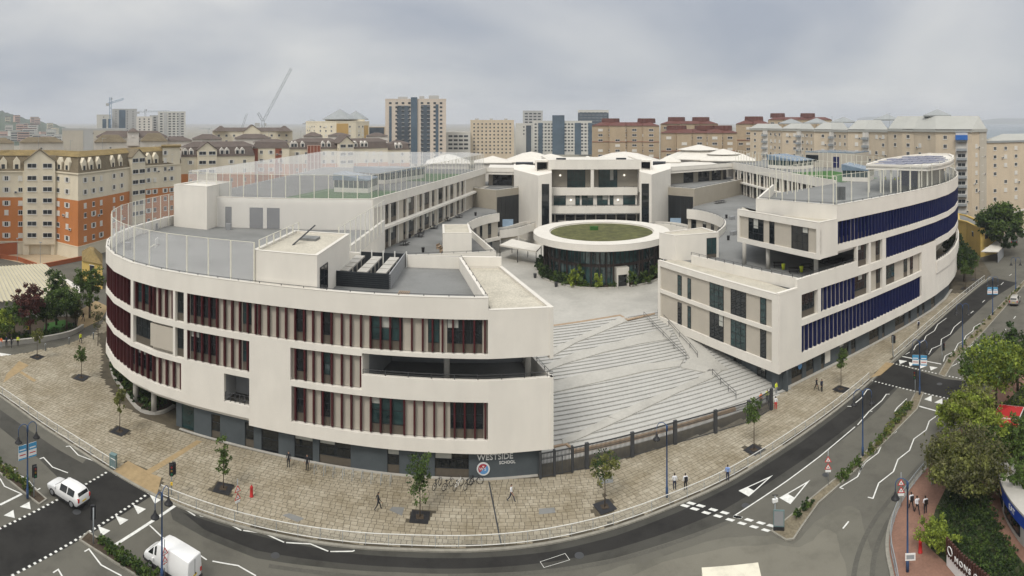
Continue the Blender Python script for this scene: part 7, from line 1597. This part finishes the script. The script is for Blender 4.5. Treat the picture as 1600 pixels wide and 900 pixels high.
# -- brown-roofed rows in the middle left
MS = 'brown-roofed apartment rows'
def mrow(label, px, ds, ze, zr, wall='apt_cream', lower='apt_orange', gables=(), dm=(), zl=None, bay=3.4, rows=(2.0, 5.2, 8.4)):
    pts = [PD(a, b) for a, b in zip(px, ds)]
    t_, f = block('apartment_row', label, pts, 13, 0, ze, None, [ze - r for r in rows], 'apt', bay, bands=((zl or ze - 6, lower), (ze, wall)), group=MS)
    zm = ze + (zr - ze) * .66; hipr(t_, pts, 13, ze, zm, 1.2, 'slate_brown', 'mansard', .3)
    pi = [(x * (1 + 1.2 / math.hypot(x, y)), y * (1 + 1.2 / math.hypot(x, y))) for x, y in pts]; hipr(t_, pi, 10.6, zm - .1, zr, 4.4, 'slate_brown', 'roof_cap', .15)
    for x in gables: gable_bay(t_, f, f.px(x), 7, 0, ze + 2.4, wall, .8, (ze + 1.2, ze - 2, ze - 5.2), 'slate_brown', 2)
    dormers(t_, f, [f.px(x) for x in dm], ze + .4, 2.7, 1.7, 2.0, 'apt_white', 'slate_brown')
    return t_, f
mrow('brown-roofed apartment row with gable and dormers next to the orange block', (283, 345, 398), (206, 210, 214), 24.8, 29.8, gables=(323,), dm=(290, 299, 347, 355, 371, 379))
t_, f = mrow('brown hip-roofed apartments with brick corner strips', (395, 452), (222, 222), 27.2, 30.3, dm=(), rows=(1.6, 4.8, 8)); 
for x in (398, 435): s = f.px(x); MB().strip(f.sub(s - 1.2, s + 1.2), 0, 27, .1, 0).build('brick_strip', 'brick_red', t_)
t_, f = mrow('brown-roofed apartments with a pink glazed stair frame', (452, 532), (236, 240), 26.2, 30.2, dm=(457, 462, 473, 505, 514))
s0, s1 = f.px(480), f.px(500); MB().strip(f.sub(s0, s1), 8, 27.5, .6, 0).build('stair_bay', 'brick_red', t_)
for k in range(5): MB().strip(f.sub(s0 + (s1 - s0) * k / 4 - .12, s0 + (s1 - s0) * k / 4 + .12), 8, 27.6, .75, .6).build('stair_mullion', 'apt_pink', t_)
for z in (12, 15, 18, 21, 24, 27.5): MB().strip(f.sub(s0, s1), z - .1, z + .15, .76, .6).build('stair_rail', 'apt_pink', t_)
mrow('brown-roofed apartments with a gable left of the tall twin tower', (528, 562, 606), (238, 244, 250), 26.0, 30.0, gables=(540,), dm=(550, 556, 566, 572))
mrow('brown-roofed apartments at the foot of the tall twin tower', (602, 640), (262, 268), 24.5, 28.4, dm=(620, 626))
for i, (x0, x1, d, zb, ze, zr) in enumerate(((150, 262, 225, 24, 31.2, 33.4), (300, 347, 232, 24, 30.2, 32.0), (366, 424, 240, 24, 30.2, 31.9), (474, 504, 262, 24, 30.6, 32.2), (512, 548, 262, 24, 30.8, 32.0), (572, 606, 275, 24, 30.4, 31.8), (199, 217, 222, 28, 33.2, 34.4), (250, 300, 236, 22, 29.4, 31.0))):
    block('roof_house', 'white-walled brown hip roof ' + ('behind the cream roof houses', 'left of the pale crane', 'under the luffing crane', 'left of the round hotel', 'in front of the round hotel', 'by the foot of the tall tower', 'with a turret shape behind the left apartments', 'between the left rows')[i], [PD(x0, d), PD(x1, d)], 12, zb, ze, 'apt_white', (ze - 1.6,), 'small', 6, ('hip', zr, 4.0, 'slate_brown'), group='brown hip roofs in the middle distance', cat='roof house')
t_, f = block('apartment_block', 'long cream block with two brown hipped ends on the skyline left of the hotel', [PD(332, 330), PD(457, 338)], 14, 10, 31.6, 'apt_cream', (26, 29.2), 'mid', 4.2, ('hip', 33.6, 5, 'slate_brown'), group='skyline blocks')
for x in (345, 444): hipr(t_, [PD(x - 12, 328), PD(x + 12, 328)], 14, 31.7, 34.6, 3.6, 'slate_brown', 'end_roof', .8)
gable_bay(t_, f, f.px(394), 9, 10, 31.8, 'apt_cream', 1, (), 'slate_brown')
# -- skyline
SK = 'skyline blocks'
def tower_b(label, x0, x1, d, ytop, wall, fl=3.0, kind='dark', bay=3.4, zb=6, strips=(), dep=22, n_f=None, cap=None, skip=0, ang=0):
    zt = ZT(ytop, d); pts = [PD(x0, d), PD(x1, d + ang)]; nf = n_f or int((zt - 24) / fl)
    t_, f = block('tower_block', label, pts, dep, zb, zt, wall, [zt - 2.4 - k * fl for k in range(max(1, nf))], kind, bay, ('flat', .8, wall), group=SK, skip=skip)
    for a, b, y0, m_, pr in strips:
        z1 = ZT(y0, d); MB().strip(f.sub(f.px(a), f.px(b)), zb, z1, pr, -.2).build('glass_strip', m_, t_)
    if cap:
        for a, b, h in cap: MB().prism(ring_of([PD(a, d + 5), PD(b, d + 5)], 8), zt, zt + h).build('roof_plant', 'tower_grey', t_)
    return t_, f
tower_b('tall twin cream tower with central blue glass strip', 602, 697, 440, 156, 'tower_cream', 3.05, 'dark', 4.6, strips=((608, 612, 166, 'curtain_blue', .3), (642, 652, 152, 'curtain_blue', 1.2), (680.5, 685, 163, 'curtain_blue', .3), (620, 640, 165, 'glass_mid', .05), (658, 672, 164, 'glass_mid', .05)), cap=((622, 637, 2.5), (670, 686, 3.5), (655, 663, 3)), n_f=16)
tower_b('pale office block between the twin tower and the tan block', 697, 735, 470, 208, 'tower_pale', 3.2, 'darkw', 4.0, n_f=4); tower_b('tan apartment tower with many small windows', 735, 803, 480, 189, 'apt_beige', 2.9, 'darks', 3.0, n_f=9, cap=((742, 748, 2), (765, 770, 2), (788, 793, 2)))
tower_b('grey glass tower behind the blue glass block', 817, 848, 640, 174, 'tower_grey', 3.1, 'darkw', 4.4, n_f=6); tower_b('blue glass apartment block with white grids', 832, 925, 560, 190, 'tower_pale', 3.1, 'dark', 3.0, n_f=9, strips=((841, 848, 192, 'curtain_blue', .3), (863, 882, 180, 'curtain_blue', 1.5), (898, 908, 192, 'curtain_blue', .3), (919, 925, 192, 'curtain_blue', .3)))
tower_b('pale slab with a dark strip beside the blue glass block', 806, 831, 520, 194, 'tower_pale', 3.1, 'darks', 6, n_f=3, strips=((822, 830, 196, 'glass_mid', .2),)); tower_b('white and grey tower behind the brown blocks', 903, 951, 640, 173, 'tower_pale', 3.1, 'darkw', 4.2, n_f=6, strips=((903, 951, 176, 'glass_mid', .1),))
tower_b('grey tower with a blue glass strip at the far left', 175, 214, 760, 171, 'tower_grey', 3.1, 'darks', 6, n_f=9, strips=((186, 196, 172, 'curtain_blue', .5),)); tower_b('low white tower with two blue strips at the far left', 151, 173, 740, 180, 'tower_pale', 3.2, 'darks', 9, n_f=1, strips=((160, 166, 186, 'curtain_blue', .4), (169, 173, 186, 'curtain_blue', .4)))
tower_b('white stepped apartments between the far left towers', 213, 238, 720, 183, 'apt_white', 3.2, 'dark', 5, n_f=7); tower_b('grey apartments next to the wide grey tower', 234, 250, 780, 181, 'tower_grey', 3.2, 'darkw', 6, n_f=8); tower_b('wide pale grey tower with rows of dark windows', 247, 290, 760, 175, 'tower_pale', 3.2, 'darkw', 5.0, n_f=12, strips=((256, 261, 176, 'tower_grey', .6), (279, 282, 176, 'tower_grey', .6)))
tower_b('large mesh-clad pale hall behind the left apartments', 97, 196, 420, 203, 'tower_grey', 3, 'darks', 500, n_f=1, strips=((97, 130, 204, 'apt_grey_beige', .2), (146, 190, 204, 'apt_grey_beige', .2)), dep=40)
tower_b('small pale block with blue top left of the twin tower', 576, 604, 460, 200, 'apt_beige', 3, 'darkw', 8, n_f=1, strips=((577, 600, 199, 'glass_mid', .3),))
# round hotel-like block with pale pyramids
t_, f = block('apartment_block', 'rounded cream hotel block with pale pyramid roofs and an ochre stripe', [PD(478, 418), PD(494, 398), PD(525, 388), PD(556, 392), PD(577, 405)], 26, 8, ZT(191, 395), 'apt_cream', [ZT(y, 393) for y in (198, 204.5, 211, 217)], 'mid', 4.0, ('flat', .7, 'apt_cream'), group=SK)
MB().strip(f.sub(f.px(526), f.px(544)), 8, ZT(193, 390), .25, 0).build('ochre_stripe', 'ochre', t_); MB().strip(f.sub(f.px(569), f.px(575)), 8, ZT(196, 398), .25, 0).build('ochre_stripe', 'ochre', t_)
def pyr(par, cx, d, r, z0, z1, m_='roof_zinc', n_=8, nm='pyramid_roof', r1=.3):
    c = PD(cx, d); MB().lathe(c, [(r, z0), (r, z0 + .5), (r1, z1)], n_).build(nm, m_, par)
pyr(t_, 531, 403, 12.5, ZT(187, 403), ZT(170.5, 403)); pyr(t_, 556, 410, 9, ZT(187, 410), ZT(173, 410)); pyr(t_, 487, 430, 7, ZT(194, 430), ZT(186, 430)); MB().prism(ring_of([PD(508, 398), PD(570, 402)], 14), 36, ZT(186.5, 400)).build('attic', 'apt_cream', t_)
# brown tiled blocks
BB = 'tan blocks with red roofs'
def tan(label, x0, x1, d, ye, yr, drums, dep=20):
    ze = ZT(ye, d); pts = []; n_ = max(2, round((x1 - x0) / 26)); 
    for k in range(n_ + 1):
        x = x0 + (x1 - x0) * k / n_; pts.append(PD(x, d + (2.2 if k % 2 else 0)))
        if 0 < k < n_: pts.append(PD(x + 1.2, d + (0 if k % 2 else 2.2)))
    t_, f = block('tan_block', label, pts, dep, 4, ze, 'apt_tan', [ze - 2.4 - k * 2.9 for k in range(7)], 'wide', 4.4, ('hip', ZT(yr, d + 6), 5, 'roof_red'), group=BB, pad=.5, skip=.25)
    for k in range(3): MB().strip(f.p, ze - 9.2 - k * 9, ze - 8.9 - k * 9, .25, 0).build('string_course', 'brick_red', t_)
    for x in drums: pyr(t_, x, d + 10, 5.4, ZT(yr, d + 10) - .5, ZT(yr - 6, d + 10), 'roof_red', 14, 'water_tank', 5.2)
tan('tan red-roofed block with three dark drums, left of the white roofs', 925, 1030, 335, 196.5, 191, (954, 1010)); tan('tan red-roofed block with wide drum, second along the skyline', 1032, 1122, 352, 193.5, 189, (1057, 1095)); tan('nearer tan red-roofed block with three drums', 1033, 1152, 300, 208, 202, (1057, 1101, 1128)); tan('tan red-roofed block beside the beige apartments', 1150, 1204, 330, 193.5, 188, (1178,)); tan('red-roofed block peeping behind the pale pyramid roofs', 1200, 1300, 420, 187, 183, (1215, 1262))
# beige apartments with pale pyramid roofs at the right
BG = 'beige apartments with pyramid roofs'
def beige(label, px, ds, ze, apex, d_ap, top_, group=BG, floors=10, z0=0):
    pts = [PD(a, b) for a, b in zip(px, ds)]
    t_, f = block('beige_apartments', label, pts, 22, z0, ze, 'apt_beige', [ze - 2.6 - 2.95 * k for k in range(floors)], 'mid', 3.5, group=group, pad=.8, skip=.1)
    MB().strip(pts, ze - .9, ze + .1, .5, -.2).build('eaves_band', 'roof_pale', t_); hipr(t_, pts, 22, ze + .1, top_, min(5, f.len * .2), 'roof_pale', 'roof', .8, .42)
    c = PD(apex, d_ap); pyr(t_, apex, d_ap, 6.6, top_ - .2, top_ + 2.4, 'roof_zinc', 4, 'lantern_roof', .3); return t_, f
t_, f = beige('largest beige apartment block with a big pale pyramid roof at right', (1388, 1410, 1428, 1462, 1492, 1519, 1541), (214, 208, 206, 198, 196, 196, 204), 34.4, 1465, 212, 39.0, floors=11)
s0, s1 = f.px(1493), f.px(1512); MB().strip(f.sub(s0, s1), 0, 33.6, .3, -.1).build('balcony_bay', 'apt_white', t_)
for k in range(10):
    z = 3.2 + k * 3.0; b_ = MB().strip(f.sub(s0 + .3, s1 - .3), z, z + .18, 1.5, .3).build('balcony', 'rail_dark', t_); MB().strip(f.sub(s0 + .3, s1 - .3), z + .18, z + 1.0, 1.5, 1.44).build('balcony_rail', 'steel_grey', b_); put(t_, f, (s0 + s1) / 2, z + 1.6, 'wide', .32)
MB().strip(f.sub(s0, s1), 31.0, 32.6, 2.0, .4).build('blue_awning', 'awning_blue', t_)
MB().strip(f.sub(f.px(1530), f.px(1541)), 0, 34, .15, 0).build('corner_panel', 'apt_grey_beige', t_)
for i, (px, ds, ze, ap_, da, tp) in enumerate((((1325, 1352, 1388), (228, 225, 216), 34.0, 1386, 238, 37.6), ((1272, 1300, 1326), (244, 240, 228), 33.8, 1318, 254, 36.6), ((1222, 1250, 1273), (262, 258, 246), 33.8, 1276, 268, 36.2), ((1172, 1200, 1223), (284, 276, 264), 33.8, 1236, 288, 36.0))):
    t_, f = beige('beige apartment block with pale pyramid roof, ' + ('second from the right', 'third from the right', 'fourth from the right', 'fifth from the right, by the tan blocks')[i], px, ds, ze, ap_, da, tp)
    s = f.len * .4; MB().strip(f.sub(s - 1.6, s + 1.6), 2, 33, .4, 0).build('balcony_bay', 'apt_white', t_)
    for k in range(9):
        z = 6.2 + k * 3.0; MB().strip(f.sub(s - 1.7, s + 1.7), z, z + .9, 1.3, .4).build('balcony', 'steel_grey', t_)
t_, f = block('beige_apartments', 'lower beige apartment wing with flat pale roof at the right edge', [PD(1541, 206), PD(1600, 216), PD(1680, 232)], 20, 0, 30.2, 'apt_beige', [27.6 - 2.95 * k for k in range(9)], 'mid', 3.6, group=BG, skip=.1)
hipr(t_, [PD(1541, 206), PD(1600, 216), PD(1680, 232)], 20, 30.2, 32.4, 7, 'roof_pale'); MB().strip(f.p, 29.6, 30.3, .4, -.1).build('eaves_band', 'roof_zinc', t_)
rwl = thing('ramp_wall', 'sloping beige boundary wall below the lower apartments', 'wall', (*PD(1580, 200), 0)); MB().strip([PD(1548, 196), PD(1700, 200)], [0, 0], [4.5, 14.0], 0, -1).build('wall', 'apt_beige', rwl); MB().strip([PD(1548, 195.6), PD(1700, 199.6)], [4.5, 14.0], [4.9, 14.4], .2, -1.2).build('coping', 'apt_white', rwl)
# yellow house with awning
t_, f = block('yellow_house', 'yellow two-storey house with white awning and flat grey roof', [P(1497, 384), P(1510, 388), P(1532, 402), P(1557, 396)], 12, 0, 7.4, 'house_yellow', (), group=None, cat='house', roof=('flat', .5, 'house_yellow'))
solid(t_, 'roof_deck', 'deck_grey', inset(ring_of([P(1497, 384), P(1510, 388), P(1532, 402), P(1557, 396)], 12), .5), 7.4, 7.5)
for x, z in ((1541, 5.4), (1548, 5.4), (1541, 1.6), (1549, 1.6), (1520, 5.2)): put(t_, f, f.px(x), z, 'darks')
aw = [P(1533, 392, 3.6), P(1560, 393, 3.0), P(1569, 383, 3.0), P(1556, 376, 3.6)]; MB().prism(aw, [3.3, 2.8, 2.8, 3.3], [3.5, 3.0, 3.0, 3.5]).build('awning', 'coping', t_)
MB().strip([aw[1], aw[2]], 0, 2.7, -.1, -.2).build('awning_screen', 'grey_wall', t_)
# white pavilion roofs behind the central block
WR = 'white roofs behind the school'
for i, (x, d, r, z0, z1, n_) in enumerate(((830, 232, 14, 21.6, 25.3, 4), (770, 226, 10, 21.6, 24.0, 4), (860, 226, 12, 21.6, 24.8, 4), (975, 226, 20, 21.4, 25.6, 4), (1092, 238, 14, 22.4, 27.0, 8), (1130, 232, 12, 22.2, 25.6, 8), (1046, 222, 6, 22.0, 24.4, 4), (918, 222, 6, 22.0, 24.2, 4), (1160, 226, 7, 22.2, 24.8, 4), (700, 232, 12, 21, 24.4, 4))):
    c = PD(x, d); t_ = thing('white_roof_hall', 'white pyramid-roofed hall ' + ('behind the left stair tower', 'behind the far end of the turf roof', 'left of the central block roof', 'large one right behind the central block', 'octagonal one behind the right terrace', 'octagonal lower one behind the right terrace', 'small one by the right roof plant', 'small one above the central block', 'small one near the right roof corner', 'behind the turf roof netting')[i], 'hall', (c[0], c[1], 0), 0, WR)
    a = -math.atan2(c[0], c[1]) + math.pi / 4; local('wall', MB().lathe((0, 0), [(r * .93, 0), (r * .93, z0)], n_).mesh('wall', 'apt_white'), t_, rz=a); local('roof', MB().lathe((0, 0), [(r, z0), (r, z0 + .3), (r * .36, z1 - .8), (.2, z1)], n_).mesh('roof', 'coping'), t_, rz=a)
    if n_ == 8: local('lantern', MB().lathe((0, 0), [(r * .5, z0 + (z1 - z0) * .45), (r * .5, z1 - 1.2), (r * .62, z1 - 1.1), (.2, z1 + .8)], 8).mesh('lantern', 'coping'), t_, rz=a)
# -- cranes
def crane(label, x, d, ybase, ytop, jib, m_, counter=None, mast_w=1.6):
    c = PD(x, d); zt = ZT(ytop, d); k = d / F; t_ = thing('tower_crane', label, 'crane', (c[0], c[1], 0), -math.atan2(c[0], c[1]), 'cranes on the skyline')
    def truss(a, b, w_, nm):
        mb = MB(); a, b = Vector(a), Vector(b); n_ = max(4, int((b - a).length / (w_ * 2.2))); u = (b - a).normalized(); s = u.cross(Vector((0, 1, 0))).normalized() * w_ / 2; v_ = Vector((0, w_ / 2, 0))
        for q in (s + v_, s - v_, -s + v_, -s - v_): mb.tube([a + q, b + q], w_ * .13, 4)
        for i in range(n_):
            p, q = a.lerp(b, i / n_), a.lerp(b, (i + 1) / n_); g_ = 1 if i % 2 else -1; mb.tube([p + s * g_ - v_, q - s * g_ - v_], w_ * .08, 4); mb.tube([p + s * g_ + v_, q - s * g_ + v_], w_ * .08, 4)
        local(nm, mb.mesh(nm, m_), t_)
    truss((0, 0, 0), (0, 0, zt), mast_w, 'mast')
    for (dx0, y0), (dx1, y1), nm in jib: truss((dx0 * k, 0, ZT(y0, d)), (dx1 * k, 0, ZT(y1, d)), mast_w * .8, nm)
    if counter: dx, y = counter; local('counterweight', MB().box(dx * k - 2, dx * k + 2, -1.2, 1.2, ZT(y, d) - 2.5, ZT(y, d) + .5).mesh('counterweight', 'tower_grey'), t_)
    local('cab', MB().box(.9, 2.6, -1, 1, zt - 3, zt - .8).mesh('cab', 'tower_grey'), t_)
crane('blue-grey tower crane beside the far left towers', 172.5, 730, 200, 152, (((-4, 162), (21, 154.5), 'jib'),), 'crane_blue', (-4.5, 162), 2.2)
crane('thin pale tower crane behind the white stepped apartments', 227, 860, 200, 170, (((-12, 174.5), (38, 173.5), 'jib'),), 'crane_grey', (-11, 175), 2.0); crane('small distant tower crane left of the brown roofs', 326, 1100, 215, 200, (((-14, 201), (6, 200.5), 'jib'),), 'crane_grey', None, 1.8)
crane('large luffing crane with a steep jib', 411, 480, 208, 191, (((0, 190), (44, 107), 'jib'), ((0, 190), (-8, 176), 'a_frame')), 'crane_grey', (-9, 193), 2.0); crane('smaller luffing crane left of the large one', 378, 560, 208, 199, (((0, 200), (8, 177), 'jib'),), 'crane_grey', (-6, 203), 1.8)
# -- hill, far shore and sea
leafmat('hill_green', (0.035, 0.055, 0.03), .5, .004, 0.0)
hl = MB(); HN = 40; prof = [(-260, 150), (-120, 152), (-60, 160), (0, 172), (22, 180), (40, 186), (55, 187), (70, 193), (88, 194), (105, 200), (150, 202), (230, 206), (300, 212)]
def hy(x):
    for (a, b), (c, d) in zip(prof, prof[1:]):
        if a <= x <= c: return b + (d - b) * (x - a) / (c - a)
    return 214
vs = []; rows_ = (900, 1150, 1450, 1800, 2300)
for j, d in enumerate(rows_):
    for i in range(141):
        x = -260 + i * 4; zt = max(0, ZT(hy(x), 1800)) ; k = (0, .22, .58, 1.0, .5)[j]; vs.append((*PD(x, d), (zt + rb_.uniform(-3, 3)) * k if zt > 2 and k else -1))
fs_ = [(j * 141 + i, j * 141 + i + 1, (j + 1) * 141 + i + 1, (j + 1) * 141 + i) for j in range(4) for i in range(140)]
struct('hill', MB().add(vs, fs_), 'hill_green', True)
def hz_(x, d): 
    for j in range(4):
        if rows_[j] <= d <= rows_[j + 1]: u = (d - rows_[j]) / (rows_[j + 1] - rows_[j]); k = ((0, .22, .58, 1.0, .5)[j]) * (1 - u) + ((0, .22, .58, 1.0, .5)[j + 1]) * u; return max(0, ZT(hy(x), 1800)) * k
    return 0
spots_ = [(6, 1050, 16), (14, 1120, 14), (22, 1000, 18), (31, 1200, 15), (38, 1350, 16), (46, 1020, 22), (52, 1180, 18), (60, 1000, 20), (68, 1150, 15), (12, 1450, 12), (26, 1500, 14), (54, 1600, 22), (58, 1600, 16), (80, 1050, 16), (78, 1400, 14), (92, 1000, 14), (36, 1000, 20), (4, 960, 24), (72, 980, 18), (86, 1250, 14)]
for i, (x, d, w_) in enumerate(spots_):
    c = PD(x, d); b0 = hz_(x, d) - 3; hh = rb_.uniform(12, 24)
    wc_, rc_ = rb_.choice((('apt_white', 'white'), ('tower_pale', 'pale grey'), ('apt_cream', 'cream'), ('apt_pink', 'pink'))), rb_.choice((('roof_red', 'red-roofed'), ('tower_grey', 'grey-roofed'), ('roof_pale', 'pale-roofed')))
    t_ = thing('hillside_building', 'small distant %s %s building %s the hazy left hillside' % (wc_[1], rc_[1], 'high on' if d > 1300 else 'at the foot of'), 'building', (c[0], c[1], b0), -math.atan2(c[0], c[1]) + rb_.uniform(-.4, .4), 'buildings on the hillside')
    local('wall', MB().box(-w_ / 2, w_ / 2, -6, 6, 0, hh).mesh('wall', wc_[0]), t_); local('roof', MB().box(-w_ / 2 - .4, w_ / 2 + .4, -6.4, 6.4, hh, hh + 1).mesh('roof', rc_[0]), t_)
    for z in range(3, int(hh) - 2, 4): local('window_band', MB().box(-w_ / 2 + 1, w_ / 2 - 1, -6.08, -6.0, z, z + 1.6).mesh('window_band', 'win_glass'), t_)
mat('sea', (0.06, 0.10, 0.12), .25, .15, .01, bump=.2, bscale=.2)
struct('sea', MB().sheet([PD(1380, 620), PD(1800, 620), PD(1800, 8800), PD(1200, 8800)], -.02), 'sea')
mv = []; 
for i in range(61):
    x = 1340 + i * 8; mv.append((x, 186.5 - 3.2 * math.sin(i * .21 + .6) - 1.2 * math.sin(i * .53)))
fm = MB(); fm.add([(*PD(x, 8200), -1) for x, _ in mv] + [(*PD(x, 8600), ZT(y, 8600)) for x, y in mv] + [(*PD(x, 8780), -1) for x, _ in mv], [(i, i + 1, 62 + i, 61 + i) for i in range(60)] + [(61 + i, 62 + i, 123 + i, 122 + i) for i in range(60)])
struct('far_mountains', fm, 'hill_green', True)

for i, (x, d, z) in enumerate(((60, 178, 29.5), (110, 172, 28.5), (160, 180, 29), (330, 214, 29.5), (420, 228, 30), (470, 240, 30), (560, 252, 29.5), (940, 340, 36), (1000, 345, 36), (1080, 360, 37), (1300, 236, 36), (1390, 222, 37), (1500, 206, 36))):
    c = PD(x, d); t_ = thing('roof_aerial', 'thin roof aerial ' + ('on the far left roof house', 'above the cream and orange corner', 'behind the triple dormers', 'on the first brown-roofed row', 'on the hip-roofed apartments', 'by the pink stair frame', 'left of the twin tower', 'on the left tan block', 'on the left tan block, right part', 'on the second tan block', 'on the third beige block', 'on the second beige block', 'on the largest beige block')[i], 'aerial', (c[0], c[1], z), rb_.uniform(-.6, .6), 'roof aerials')
    local('mast', MB().lathe((0, 0), [(.05, -2.5), (.04, 3.2)], 5).mesh('mast', 'steel_grey'), t_)
    mb = MB()
    for k in range(5): mb.box(-.6 + k * .06, .6 - k * .06, .3 * k - .02, .3 * k + .02, 2.9, 2.94)
    mb.box(-.02, .02, -.1, 1.3, 2.86, 2.9); local('yagi', mb.mesh('yagi', 'steel_grey'), t_)
# ---------------------------------------------------------------- haze over the town
hm = bpy.data.materials.new('haze_air'); hm.use_nodes = True
hn = hm.node_tree.nodes; hn.remove(hn['Principled BSDF'])
pvn = hn.new('ShaderNodeVolumePrincipled'); pvn.inputs['Density'].default_value = 0.00020; pvn.inputs['Color'].default_value = (0.90, 0.94, 1.0, 1)
hm.node_tree.links.new(pvn.outputs[0], hn['Material Output'].inputs['Volume']); MATS['haze_air'] = hm
hz = MB().box(-9300, 9300, -400, 9300, -2, 190).build('haze', 'haze_air'); hz['kind'] = 'stuff'
